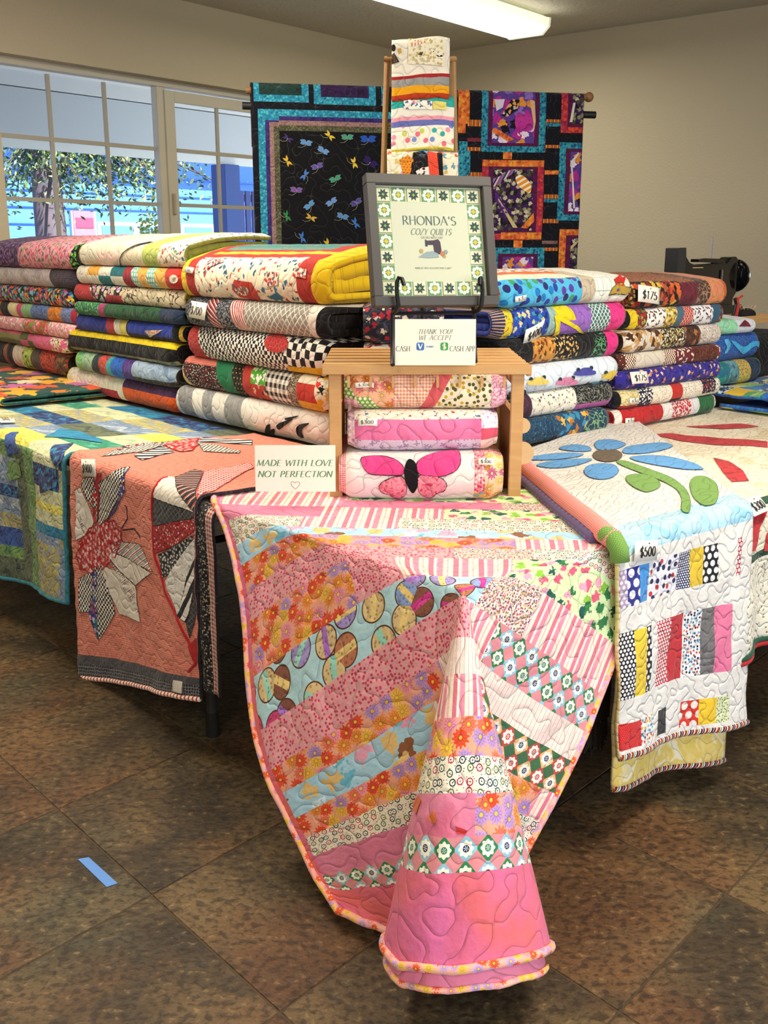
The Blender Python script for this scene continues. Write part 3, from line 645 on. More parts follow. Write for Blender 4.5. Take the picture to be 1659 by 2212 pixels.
# ------------------------------------------------------------------ cloth draped over a table edge
def v3(p, z): return np.array([p[0], p[1], z])
def make_drape(FL, FR, BL, BR, nout, z=TZ + .012, r=.035, amp=.012, k=2.2, ph=0., flare=.04, seed=1, lump=.004):
    FL, FR, BL, BR = map(np.array, (FL, FR, BL, BR)); W = float(np.linalg.norm(FR - FL)); T = float((np.linalg.norm(BL - FL) + np.linalg.norm(BR - FR)) / 2); n2 = np.array(nout) / np.linalg.norm(nout)
    def f(U, V):
        U = np.asarray(U, float); V = np.asarray(V, float); s = (U / W)[:, None]; F = FL + (FR - FL) * s; B = BL + (BR - BL) * s; T_ = (B - F) / T
        p = V + .02; q = r * PI / 2; a = np.clip(p, 0, q) / r
        out = np.where(p < 0, 0, r * np.sin(a)); down = np.where(p < 0, 0, r * (1 - np.cos(a))) + np.clip(p - q, 0, None)
        hang = np.clip(down / .25, 0, 1); wav = amp * hang * np.sin(2 * PI * k * U / W + ph) * (.5 + down) + flare * down
        out = out + wav + lump * sn(U * 3, V * 3, seed) * np.clip(down / .1, 0, 1)
        xy = F + T_ * (-np.minimum(p, 0))[:, None] + n2 * out[:, None]
        zz = z - down + lump * .8 * (sn(U * 2, V * 2, seed + 5)) * (down < .01) * np.clip(-p / .1, 0, 1)
        return np.column_stack([xy, zz])
    f.W, f.T, f.sgn = W, T, -1; return f
def local(mapw, M):       # world map -> thing-local map
    Mi = np.array(M.inverted())
    def f(U, V):
        p = mapw(np.atleast_1d(U).astype(float), np.atleast_1d(V).astype(float)); return p @ Mi[:3, :3].T + Mi[:3, 3]
    f.sgn = -1; return f
def binding(name, parent, pts, mapf, k, r=.007, n=8, stitch=None, closed=False):
    P = mapf(np.array([p[0] for p in pts]), np.array([p[1] for p in pts])); m = MB(); m.tube([Vector(p) for p in P], r, n, closed)
    bm = m.bm; l1 = bm.loops.layers.uv.new('UVMap'); l2 = bm.loops.layers.uv.new('Patch'); L = [0]
    for a, b in zip(P[:-1], P[1:]): L.append(L[-1] + float(np.linalg.norm(b - a)))
    bm.verts.index_update()
    for f in bm.faces:
        f.smooth = True; idx = [v.index for v in f.verts]; kk = [i % n for i in idx]; wrap = max(kk) - min(kk) > 2
        for lp, i, q in zip(f.loops, idx, kk):
            y = (q if not (wrap and q == 0) else n) * 2 * PI * r / n; lp[l1].uv = (L[min(i // n, len(L) - 1)], y); lp[l2].uv = lp[l1].uv
    return m.build(name, fab(k, None), parent, smooth=False) if False else _fin(m, name, k, parent)
def _fin(m, name, k, parent):
    bmesh.ops.recalc_face_normals(m.bm, faces=m.bm.faces[:]); me = bpy.data.meshes.new(name); m.bm.to_mesh(me); m.bm.free(); return link(name, me, fab(k, None), parent)
def edge_pts(u0, v0, u1, v1, n=60): return [(u0 + (u1 - u0) * i / n, v0 + (v1 - v0) * i / n) for i in range(n + 1)]
def soft(p, it=2):
    for _ in range(it):
        q = []
        for a, b in zip(p, p[1:] + p[:1]): q += [(a[0] * .78 + b[0] * .22, a[1] * .78 + b[1] * .22), (a[0] * .22 + b[0] * .78, a[1] * .22 + b[1] * .78)]
        p = q
    return p
def blobpoly(cx, cy, rx, ry, n=18, rot=0., wob=0., lobes=0, seed=0):
    rr = random.Random(seed); out = []
    for i in range(n):
        a = 2 * PI * i / n; r = 1 + wob * math.cos(lobes * a) if lobes else 1 + wob * rr.uniform(-1, 1); x, y = rx * r * math.cos(a), ry * r * math.sin(a)
        out.append((cx + x * math.cos(rot) - y * math.sin(rot), cy + x * math.sin(rot) + y * math.cos(rot)))
    return out
def petal(p, q, wd, n=7, tip=.5):      # leaf shape from p to q (any 2-d space)
    dx, dy = q[0] - p[0], q[1] - p[1]; L = math.hypot(dx, dy); nx, ny = -dy / L, dx / L; a = []; b = []
    for i in range(n + 1):
        t = i / n; w_ = wd * math.sin(PI * t ** tip) * .5 if 0 < i < n else 0; a.append((p[0] + dx * t + nx * w_, p[1] + dy * t + ny * w_)); b.append((p[0] + dx * t - nx * w_, p[1] + dy * t - ny * w_))
    return a + b[-2:0:-1]

# ================================================================== the pink quilt, falling over the table corner
PF = -(ER + EL); PF = PF / np.linalg.norm(PF); PR = np.array([-PF[1], PF[0]])          # forward, right
if PR[0] < 0: PR = -PR
def build_dirs():
    D = np.array([0, 0, -1.]); f = np.array([*PF, 0]); R3 = np.array([*ER, 0]); L3 = np.array([*EL, 0]); base = D * math.cos(.06) + f * math.sin(.06)
    rho = math.radians(12.8); tl = .12; cdir = D * math.cos(tl + rho) + f * math.sin(tl + rho) + .03 * np.array([*PR, 0]); cdir /= np.linalg.norm(cdir); side = np.array([*PR, 0]); upv = np.cross(cdir, side)
    if upv @ f < 0: upv = -upv
    th = np.radians(np.arange(-180, 181, 1.)); out = []
    for t in th:
        a = math.degrees(t); s = 1 if a >= 0 else -1; E_ = R3 if s > 0 else L3; aa = abs(a)
        if aa >= 135:
            x = (aa - 135) / 45; v = E_ * math.cos(x * PI / 4) + (-f) * 0; v = math.cos(math.radians(aa - 135)) * E_ + math.sin(math.radians(aa - 135)) * (L3 if s > 0 else R3)
        elif a >= 45 or a <= -40:
            x = (((135 - aa) / 90) ** 1.25 if a > 0 else ((135 - aa) / 95) ** 1.12) * PI / 2; v = math.cos(x) * E_ + math.sin(x) * base; v = v + np.array([*(-(ER if s < 0 else EL)), 0]) * (.20 if s < 0 else .07) * math.sin(x)
        else:
            ph = (a - 2.5) / 42.5 * PI      # 0 = front of the cone, +-PI = the crease at the back
            v = cdir * math.cos(rho) + math.sin(rho) * (upv * math.cos(ph) * 1.0 + side * math.sin(ph) * 1.0)
        out.append(v / np.linalg.norm(v))
    out = np.array(out)
    def smooth(n):
        k = np.exp(-np.linspace(-2, 2, 2 * n + 1) ** 2 / 1.4); k /= k.sum(); pad = np.vstack([out[-n - 1:-1], out, out[1:n + 1]])
        sm = np.column_stack([np.convolve(pad[:, i], k, 'same') for i in range(3)])[n:-n]; return sm
    return np.degrees(th), smooth(6), smooth(36)
TH_, DIRS, DIRS2 = build_dirs()
PU0, PU1, PV0, PV1 = -.68, .555, -.885, .735
def pink_map(U, V):
    U = np.atleast_1d(U).astype(float); V = np.atleast_1d(V).astype(float); V = V - .20 * np.clip(U, 0, 1) * np.clip(V / .7, 0, 1); V = V - .30 * np.clip((-U - .12) / .5, 0, 1.1) * np.clip(V, 0, 1) ** 1.5; r = np.hypot(U, V) + 1e-6; th = np.degrees(np.arctan2(U, V)); wr = np.exp(-(r / .30) ** 2)[:, None]; D = np.column_stack([np.interp(th, TH_, DIRS[:, i]) for i in range(3)]) * (1 - wr) + wr * np.column_stack([np.interp(th, TH_, DIRS2[:, i]) for i in range(3)])
    D = D * (1 + .15 * np.exp(-((th + 86) / 22) ** 2) * np.clip(r / .4, 0, 1))[:, None]
    # round the fold along the table edges: blend near the edge lines
    P = D * r[:, None]; tz = P[:, 2]
    r0 = .045; sm = np.sqrt(P[:, 2] ** 2 + r0 ** 2) - r0; P[:, 2] = -np.where(th > 500, 0, sm)
    aa = np.abs(th); flare = np.clip((120 - aa) / 60, 0, 1) * np.clip((aa - 50) / 30, 0, 1)
    P[:, :2] += PF * (.05 * flare * r)[:, None]
    b = .010 * sn(U * 1.6, V * 1.6, 11) * np.clip(r / .3, 0, 1) * np.where(aa > 130, .25, 1) + .002 * sn(U * 9, V * 9, 4)
    P[:, :2] += PF * b[:, None]; P[:, 2] += .15 * b
    P[:, 0] += C0[0] + PF[0] * .012; P[:, 1] += C0[1] + PF[1] * .012; P[:, 2] += TZ + .0135
    lo = .03; P[:, 2] = np.where(P[:, 2] < lo + .05, lo + .05 * np.exp(np.clip((P[:, 2] - lo - .05) / .05, -8, 0)), P[:, 2])
    return P
ptop = thing('draped_quilt', 'pink scrappy strip quilt draped over the nearest table corner, its fold almost touching the floor', 'quilt', Matrix.Translation((C0[0], C0[1], 0)))
pm = local(pink_map, ptop.matrix_world); pinv = inverter(pm, ptop.matrix_world, (PU0, PU1), (PV0, PV1), 220)
# fabrics of the pink quilt
PK = '#ec9db4'
fS = stp(['#ee8fa6', '#f7dfc9', '#f6b8c4', '#f3e6cf', '#e0798f', '#f8e8d6', '#f3a9b6'], [.012, .008, .004, .010, .012, .006, .003])
fD = dai('#eba488', ['#e84e2a', '#f2bc48', '#ee92a8', '#b892d0', '#ee8e3a', '#ec7658'], .036, 12, k=.52); fP = rdot('#e8a2ac', ['#d84a62', '#e79aa4', '#c83c58', '#e8b0a8'], .0085, .36)
fM = mac('#b4dce6', ['#c07a58', '#8a5644', '#a898d8', '#e2c690', '#d2407e', '#8ea8e0'], .072); fI = blob('#a9d4ec', ['#8d5a3c', '#6cbada', '#eaa6c4', '#e6c27e', '#d8eefa', '#d8eefa'], .062, .36)
fB = bike('#efe6d2', ['#22384e', '#2e5f58', '#b02a50', '#5a6a30', '#22384e'], .021); fL = blob('#d8ecb4', ['#2f7a45', '#e0607e', '#1f5a50', '#8cc040', '#f2a0b8'], .036, .36)
fC = blob('#e9dccf', ['#b0385a', '#8a6a4a', '#d8889a', '#5a4a70', '#c9a060'], .006, .40); fPk = bat('#d87a9c', '#de84a2', '#d06a8a', .2); fX = med('#d98a92', '#2f8050', '#8fc4d8', .045)
fY = med('#3f6a48', '#c04a44', '#e9b07a', .045); fW = stp(['#f3d6cc', '#f5ddd2', '#a08888', '#f5ddd2'], [.004, .004, .0012, .004]); fV = bat('#e06a62', '#de6c8c', '#d86c9c', .3)
# rows, from the back edge (v = PV0) to the front; row boundaries measured on the photograph along the middle of the cloth
def rv(y, x=900): return pinv(x, y)[1]
def cv(y, x=1010): return pinv(x, y)[1]
vb = [PV0 + .0, rv(1083), rv(1098), rv(1120), rv(1143), rv(1160), rv(1182), rv(1204), rv(1243)]
cb = [cv(1378, 985), cv(1455, 990), cv(1548, 1000), cv(1632, 1010), cv(1712, 1010), cv(1806, 1010), cv(1885, 1000)]
for i in range(1, len(vb)): vb[i] = max(vb[i], vb[i - 1] + .02)
m0 = vb[-1]; m1 = .035; m2 = max(cb[0], .12)
rowb = vb + [m1] + [m2]
for c in cb[1:]: rowb.append(max(c, rowb[-1] + .04))
rowb = [min(x, PV1 - .02) for x in rowb] + [PV1]
ROWS = [[(-.30, fS), (.2, fL), (9, fC)], [(-.32, fS), (.1, fPk), (9, fC)], [(-.36, fPk), (-.05, fS), (9, fL)], [(-.4, fB), (-.16, fS), (9, fB)], [(9, fI)], [(.12, fD), (9, fS)],
        [(-.02, fP), (.16, fC), (9, fB)], [(-.30, fD), (-.16, fP), (.11, fS), (9, fL)], [(.07, fM), (.24, fC), (9, fS)], [(-.04, fP), (.03, fP), (.16, fS), (9, fX)], [(-.14, fD), (.07, fW), (9, fW)],
        [(-.20, fI), (-.11, fS), (.065, fS), (9, fY)], [(.5, fD), (9, fS)], [(9, fB)], [(.04, fPk), (.5, fD), (9, fS)], [(9, fX)], [(9, fV)]]
print('pink rows', [round(x, 3) for x in rowb], len(rowb) - 1, len(ROWS))
def ppatch(u, v):
    if v > PV1 - .0: return fV
    if u < PU0 + .022 : return fV
    for i in range(len(rowb) - 1):
        if v < rowb[i + 1] or i == len(rowb) - 2:
            for lim, k in ROWS[min(i, len(ROWS) - 1)]:
                if u < lim: return (k, 0, rowb[i], 0)
ub = sorted({PU0, PU0 + .022, PU1} | {l for r in ROWS for l, _ in r if PU0 < l < PU1})
sheet('quilt_top', ptop, ub, [PV0] + rowb[1:], .012, pm, ppatch, .009, fPk, label='pieced pink top with squiggle quilting')
loop = [(PU0, PV0 + (PV1 - PV0) * i / 130) for i in range(131)] + [(PU0 + (PU1 - PU0) * i / 150, PV1) for i in range(1, 151)] + [(PU1, PV1 - (PV1 - PV0) * i / 130) for i in range(1, 131)]
binding('binding', ptop, loop, pm, dai('#f3b3a0', ['#f0623a', '#f7c85a', '#f4a3b4', '#c9a4dc'], .02), .0085)['label'] = 'bright floral binding'
# the doubled-under layer below the front hem of the cone
def under_map(U, V):       # U = bearing in degrees * .01, V = distance from the corner
    U = np.atleast_1d(U).astype(float); V = np.atleast_1d(V).astype(float); t = U * 100 * PI / 180; k = V / np.cos(t); P = pink_map(np.sin(t) * k, np.cos(t) * k); c = pink_map(np.zeros_like(U), V * .98); c[:, :2] -= PF * .10; return P + (c - P) * .10
UB = PV1 + .042
ul = local(under_map, ptop.matrix_world); sheet('under_layer', ptop, [-.22, .26], [.55, UB], .012, ul, lambda u, v: fPk, .006, fPk, label='pink backing doubled under the front hem')
binding('under_binding', ptop, [(-.22 + .48 * i / 60, UB) for i in range(61)], ul, dai('#f3b3a0', ['#f0623a', '#f7c85a', '#f4a3b4', '#c9a4dc'], .02), .006)
# cones and umbrellas printed large enough to read
for i, (x, y, x2, y2) in enumerate([(1215 - 0, 1133, 1160, 1150), (985, 1133, 955, 1150), (690, 1640, 672, 1668)]): pass
def pxpoly(inv, pts): return [inv(*p) for p in pts]
for pts, col in (([(893, 1735), (905, 1720), (912, 1728), (900, 1760)], '#d9733a'), ([(925, 1768), (938, 1750), (945, 1775), (936, 1780)], '#d9733a'), ([(984, 1785), (1000, 1790), (1010, 1795), (1004, 1803), (988, 1802)], '#d23a3a'),
                 
                 ):
    try: applique('print_motif', ptop, pxpoly(pinv, pts), sol(col), pm, .0025)
    except Exception as e: print('motif', e)

# ================================================================== generic drape quilts
def drape_quilt(label, FL, FR, BL, BR, nout, hl, hr, patchf, back, bind, brk_u=(), brk_v=(), thick=.009, z=TZ + .012, side_bind=True, res=.016, stitch=.036, cuts=(), hemk=0, **kw):
    M = Matrix.Translation((float(FL[0]), float(FL[1]), TZ)); t = thing('draped_quilt', label, 'quilt', M, None); dm = make_drape(FL, FR, BL, BR, nout, z=z, **kw); W, T = dm.W, dm.T
    def wm(U, V):         # stretch the hanging part so that the hem follows hl .. hr
        U = np.asarray(U, float); V = np.asarray(V, float); s = (hl + (hr - hl) * U / W) / max(hl, hr) + hemk * np.sin(PI * U / W); return dm(U, np.where(V > 0, V * s, V))
    lm = local(wm, M); H_ = max(hl, hr); inv = inverter(lm, M, (0, W), (-T, H_), 170)
    pf = patchf(inv, W, T, H_) if patchf else None
    if isinstance(pf, dict): brk_u = [x for x in pf.get('u', ()) if .001 < x < W - .001]; brk_v = [x for x in pf.get('v', ()) if -T + .001 < x < H_ - .001]; cuts = pf.get('cuts', ()); pfn = pf['f']
    else: pfn = pf
    sheet('quilt_top', t, [0, W] + list(brk_u), [-T, 0, H_] + list(brk_v), res, lm, pfn, thick, back, cuts, stitch)
    if bind:
        pts = ([(0, -T + (H_ + T) * i / 90) for i in range(90)] if side_bind else []) + [(W * i / 60, H_) for i in range(61)] + ([(W, H_ - (H_ + T) * i / 90) for i in range(1, 91)] if side_bind else [])
        binding('binding', t, pts, lm, bind, .0075)
    t_ = t; return t_, lm, inv, W, T, H_
def rects_patch(R, base):      # R: list of (u0, v0, u1, v1, fabric); later wins
    us = sorted({x for r in R for x in (r[0], r[2])}); vs_ = sorted({x for r in R for x in (r[1], r[3])})
    def f(u, v):
        for r in reversed(R):
            if r[0] <= u <= r[2] and r[1] <= v <= r[3]: return (r[4], r[0], r[1], r[5] if len(r) > 5 else 0.)
        return base
    return dict(f=f, u=us, v=vs_)
nL, nR = -ER, -EL        # outward normals of the left and the right table edge

# ---- coral butterfly quilt (left)
cFL, cFR = AB(-.005, left(176, 1000, 0)[0]), AB(-.005, left(450, 1100, 0)[0]); cb0 = onz(240, 940, TZ); 
def coral_patch(inv, W, T, H):
    hv = H - .075; q = stp(['#e68672', '#efa48e', '#de7866'], [.003, .0022, .003], 90)
    return dict(f=lambda u, v: net('#23232b', '#8f8f93', .012, .1, .3) if v > hv + .022 else (sol('#55545c') if v > hv - .01 else q), v=[hv + .022, hv - .01], u=[])
zc = lambda x, y: TZ + .012 - left(x, y, -.02)[1]
coral, cm, cinv, cW, cT, cH = drape_quilt('coral striped quilt with checked butterfly patches hanging over the left table edge', cFL, cFR, AB(.63, left(160, 1000, 0)[0] - .16), AB(.63, left(440, 1100, 0)[0] - .12), nL,
    zc(182, 1452), zc(441, 1506), coral_patch, sol('#2b2730'), stp(['#f3ead8', '#c8373a'], [.012, .008]), amp=.010, k=1.1, ph=2.0, flare=.02, seed=21, res=.012, side_bind=False, z=TZ + .028)
BW2 = chk('#f2ece0', '#15151a', .009, .5); BLU = blob('#27358a', ['#b03a60', '#2e8a80', '#5a3a90', '#c8c8e0'], .02, .42); CRM = sol('#f1e9dd'); STR = stp(['#f1e9dd', '#b8433a', '#eadfcf', '#5c6cae', '#dfe6c8', '#1f1f2a'], [.006, .004, .004, .003, .003, .002], 60); RED = blob('#b8161e', ['#f0ccc8', '#dc8a86'], .017, .36)
DMD = lat('#3a3a3c', '#77777a', .016, .1); ZEB = stp(['#17171c', '#f1ede6'], [.02, .02], 30); RDT = dots('#c8262b', '#f6eee6', .014, .33)
def cpatch(name, pts, k, ang=0., out='#17171c', ow=.0022):
    return applique(name, coral, pxpoly(cinv, pts), k, cm, .0028, .02, outline=out, ow=ow, ang=ang)
for pts, k in (([(211, 1140), (207, 1100), (188, 1075), (177, 1050), (180, 1033), (203, 1030), (209, 1060)], BW2), ([(212, 1140), (217, 1090), (214, 1045), (240, 1025), (282, 1010), (270, 1040), (255, 1080), (232, 1120)], BW2),
               ([(233, 1125), (256, 1082), (280, 1014), (271, 1058), (250, 1105)], BLU), ([(163, 1060), (175, 1052), (192, 1090), (204, 1128), (195, 1150), (165, 1168)], CRM), ([(164, 1105), (172, 1108), (190, 1145), (182, 1150)], STR),
               ([(240, 1170), (302, 1175), (330, 1234), (300, 1220), (244, 1192)], STR), ([(244, 1194), (300, 1220), (328, 1238), (295, 1264), (262, 1235), (236, 1200)], CRM),
               ([(222, 1220), (262, 1236), (294, 1266), (304, 1343), (258, 1326), (230, 1265)], CRM), ([(238, 1210), (258, 1232), (290, 1270), (304, 1340), (268, 1270)], STR),
               ([(206, 1225), (222, 1222), (235, 1270), (250, 1325), (214, 1382), (210, 1330), (200, 1270)], BW2), ([(200, 1240), (212, 1222), (213, 1380), (194, 1325)], BLU), ([(172, 1250), (204, 1232), (200, 1290), (193, 1322), (172, 1322)], BW2)):
    cpatch('wing_patch', pts, k)
cpatch('body_patch', blobpoly(216, 1180, 40, 62, 22, .62, .05, 11), RED, out='#a81c22', ow=.006)
cpatch('stripe_patch', [(203, 1130), (200, 1060), (214, 1022), (221, 1022), (215, 1060), (212, 1128)], sol('#c0262c'))
for pts in ([(264, 1140), (276, 1120), (274, 1095), (270, 1092)], [(266, 1145), (290, 1142), (302, 1158), (303, 1162)]):
    P_ = pxpoly(cinv, pts); MB().tube([Vector(x) for x in cm(np.array([p[0] for p in P_]), np.array([p[1] for p in P_]))], .0022, 6).build('antenna', simple('#17171c', .8), coral)
for pts, k in (([(218, 987), (262, 960), (350, 940), (356, 962), (300, 978)], BW2), ([(290, 985), (306, 995), (376, 978), (352, 965)], ZEB), ([(236, 978), (300, 966), (352, 962), (350, 955), (262, 962)], blob('#1c1a20', ['#b5242a', '#f0e8dc'], .014)),
               ([(425, 955), (520, 975), (516, 980), (440, 976)], BW2), ([(420, 940), (545, 952), (544, 962), (428, 955)], ZEB), ([(300, 925), (350, 938), (352, 948), (300, 945)], ZEB)):
    cpatch('wing_patch', pts, k)
cpatch('body_patch', blobpoly(387, 950, 40, 25, 20, .3, .05, 11), RED, out='#a81c22', ow=.006)
# the half-round fan on the right side of the coral quilt
for pts, k in (([(333, 1075), (341, 1045), (362, 1030), (378, 1032), (437, 1112)], stp(['#f1e9dd', '#f1e9dd', '#2a2a2e'], [.02, .01, .0012], 40)), ([(378, 1032), (420, 1015), (440, 1020), (443, 1085), (438, 1112)], stp(['#222', '#b8433a', '#f1e9dd', '#3a3a3c'], [.008, .006, .003, .008], 30)),
               ([(333, 1076), (437, 1114), (430, 1122), (331, 1137)], DMD), ([(331, 1138), (430, 1123), (434, 1150), (380, 1178), (335, 1196)], blob('#b5242a', ['#f0dcd2', '#17171c'], .012, .25)),
               ([(344, 1198), (382, 1178), (425, 1156), (400, 1190), (365, 1240), (352, 1248)], star('#17171c', '#f1ede6', .014, 5)), ([(358, 1255), (384, 1210), (432, 1165), (436, 1210), (404, 1250), (384, 1330)], scr('#efece6', '#b9b6b2', .02)),
               ([(384, 1330), (404, 1252), (437, 1212), (440, 1270), (404, 1345)], ZEB), ([(404, 1346), (412, 1320), (440, 1272), (440, 1330), (412, 1378)], DMD)):
    cpatch('fan_patch', pts, k)
cpatch('fan_patch', [(408, 1395), (436, 1380), (438, 1432), (424, 1440)], sol('#b81f26'), out='#a81c22')
cpatch('fan_patch', [(441, 1020), (470, 1015), (540, 1000), (548, 1012), (500, 1038), (462, 1062), (443, 1080)], RDT, out='#a81c22')
P_ = pxpoly(cinv, [(362, 1032), (340, 1048), (329, 1080), (330, 1120), (333, 1190), (348, 1240), (362, 1290), (385, 1340), (410, 1390), (425, 1430), (404, 1455)]); Q_ = []
for a_, b_ in zip(P_[:-1], P_[1:]): Q_ += [(a_[0] + (b_[0] - a_[0]) * i / 6, a_[1] + (b_[1] - a_[1]) * i / 6) for i in range(6)]
binding('rickrack_trim', coral, Q_, cm, sol('#b81f26'), .005)
price(coral, cm, *cinv(196, 1010), .105, .055, '$900', rot=.14, slant=.2)
price(coral, cm, *cinv(387, 1481), .026, .03, '5', rot=.1) if False else None
lb = applique('sewn_label', coral, pxpoly(cinv, [(376, 1468), (397, 1472), (395, 1497), (375, 1492)]), sol('#efe9dc'), cm, .004, stitch=None)
# back layer of the coral quilt, seen edge-on past its right side
bk = make_drape(AB(-.002, left(450, 1100, 0)[0] + .01), AB(-.002, left(482, 1100, 0)[0]), AB(.4, left(440, 1100, 0)[0]), AB(.4, left(486, 1100, 0)[0] - .02), nL, z=TZ + .004, amp=.006, k=1, seed=8, flare=.0)
BKH = TZ + .01 - left(470, 1478, -.0)[1]
sheet('quilt_back', coral, [0, bk.W * .62, bk.W], [-.2, BKH], .016, local(bk, coral.matrix_world), lambda u, v: blob('#1b191d', ['#c8b9a8', '#4a4448'], .008, .3) if u < bk.W * .62 else ging('#d8c8b8', '#a8333a', .012), .009, sol('#2b2730'))

# ---- green batik quilt (far left)
gb0, gb1 = left(-70, 900, 0)[0] + .25, left(162, 975, 0)[0] - .0
GBAT = [bat('#5f8a4a', '#86a866', '#3f7a50', .05), bat('#2c4a94', '#4064b0', '#22397a', .03), bat('#c9cfa0', '#d8d8b0', '#a8b898', .05), bat('#1b2248', '#2a3a78', '#3a88b0', .025), bat('#d8cb5a', '#e6de6a', '#d2c24a', .08), bat('#8fa3bc', '#6f86a8', '#b8c4cc', .06), bat('#54604e', '#6f7a60', '#3d4a44', .04), bat('#c8c070', '#a8a070', '#9aa3ac', .03), bat('#1d6f9a', '#2a90b8', '#1a5a88', .06), bat('#3a9a80', '#2f7f60', '#5ab8a0', .04)]
gnx = lambda i: GBAT[i]
def green_patch(inv, W, T, H):
    X = [inv(x, 1100)[0] for x in (45, 62, 78, 125)]; ys = [inv(110, y)[1] for y in (985, 1010, 1060, 1090, 1108, 1136, 1160, 1178)]; yl = [inv(30, y)[1] for y in (950, 990, 1050, 1075, 1110, 1140, 1180, 1205)]
    R = [(0, -T, W, H, gnx(2)), (0, -T, X[1], H, gnx(0)), (X[1], -T, X[2], H, gnx(0)), (X[2], 0, W, H, gnx(2))]
    sh = [(0, .35), (1, .0), (2, .35), (5, .1), (6, 0), (8, 0), (3, 0)]
    cols = [1, 0, 6, 1, 0, 5, 3, 5, 7]
    prev = -T
    for i, v in enumerate(yl + [H]): R.append((0, prev, X[0] * .45, v, gnx(cols[i % 9]))); R.append((X[0] * .45, prev, X[0], v, gnx(cols[(i + 3) % 9]))); prev = v
    R.append((X[0], ys[0], X[1] , H, gnx(6))); prev = ys[0]
    for i, v in enumerate(ys[1:] + [H]):
        a, b = [(2, 3), (3, 7), (2, 2), (4, 4), (2, 2), (8, 8), (5, 7), (7, 5)][i % 8]
        R.append((X[2], prev, X[3], v, gnx(a))); R.append((X[3], prev, W, v, gnx(b))); prev = v
    prev = -T; n = 6
    for i in range(n):
        for j in range(4): R.append((W * j / 4, -T + (T + ys[0]) * i / n, W * (j + 1) / 4, -T + (T + ys[0]) * (i + 1) / n, gnx([2, 7, 5, 8, 5, 9, 3, 4, 2, 6, 2, 7][(i * 5 + j * 3) % 12])))
    d = rects_patch(R, gnx(2)); f0 = d['f']; k = .22
    d['f'] = lambda u, v: (lambda r: r)(f0(u, v)); return d
green, gm, ginv, gW, gT, gH = drape_quilt('green and blue batik block quilt hanging over the far left of the table', AB(-.005, gb0), AB(-.005, gb1), AB(.66, gb0), AB(.66, gb1 - .36), nL,
    TZ + .012 - left(10, 1262, -.03)[1], TZ + .012 - left(150, 1285, -.03)[1], green_patch, bat('#6a8a5a', '#86a866', '#3f7a50', .05), bat('#2f6a78', '#3a88a0', '#256a60', .03), amp=.02, k=2.3, ph=1.0, flare=.04, seed=31, z=TZ + .010)
for pts_, kk_ in (([(95, 945), (130, 927), (175, 934), (214, 948), (222, 958), (170, 950)], GBAT[8]), ([(120, 962), (160, 958), (165, 1000), (122, 1012)], GBAT[3]), ([(86, 1028), (122, 1012), (124, 1052), (88, 1066)], GBAT[3]), ([(14, 940), (42, 934), (44, 975), (18, 985)], GBAT[1]), ([(16, 998), (44, 990), (48, 1030), (20, 1040)], GBAT[0])):
    applique('batik_patch', green, pxpoly(ginv, pts_), kk_, gm, .003, .03)
price(green, gm, *ginv(14, 912), .12, .055, '$900', rot=-.25, slant=.2)
# bright floral quilt lying under the far left stack
zf = thing('folded_flat_quilt', 'orange, yellow and green flower quilt lying flat under the far left stack', 'quilt', frame(AB(.16, 4.05), EL * -1, ER, TZ + .018))
def flatmap(W, D, h, seed=3, amp=.003):
    def f(U, V):
        U = np.atleast_1d(U).astype(float); V = np.atleast_1d(V).astype(float); r = h / 2; q = PI * r / 2; s = np.clip(V, -q, q) / r; y = np.where(V < -q, r - (V + q) * 1., np.where(V > q, r + (V - q), r * (1 - np.cos(s)))); z = h / 2 + r * np.sin(s)
        e = np.minimum(U, W - U); kk = 1 - .35 * np.exp(-(e / .02) ** 2); z = h / 2 + (z - h / 2) * kk
        return np.column_stack([U, y, z + amp * (sn(U * 2, y * 2, seed) + 1) * (z > h / 2)])
    return f
zm = flatmap(1.15, .7, .045); ab = [bat('#e9762c', '#f09a3a', '#e8562a', .06), bat('#c86aa8', '#b85a98', '#e0a0c0', .06), bat('#f0a020', '#f6b83a', '#e88a20', .05), bat('#1f4a48', '#2a5a50', '#183a3a', .05), bat('#e8d8b0', '#f0e2c0', '#d8c8a0', .06)]
sheet('quilt_top', zf, [0, .18, .36, .55, .75, .95, 1.15], [-.6, 0, .08, .16, .25, .40, .7], .02, zm, lambda u, v: blob('#1f4644', ['#ea7626', '#f2a626', '#e0582a', '#c868a4', '#ecdcb8', '#f6bc3c', '#2a5c52'], .13, .5), .012, ab[3])
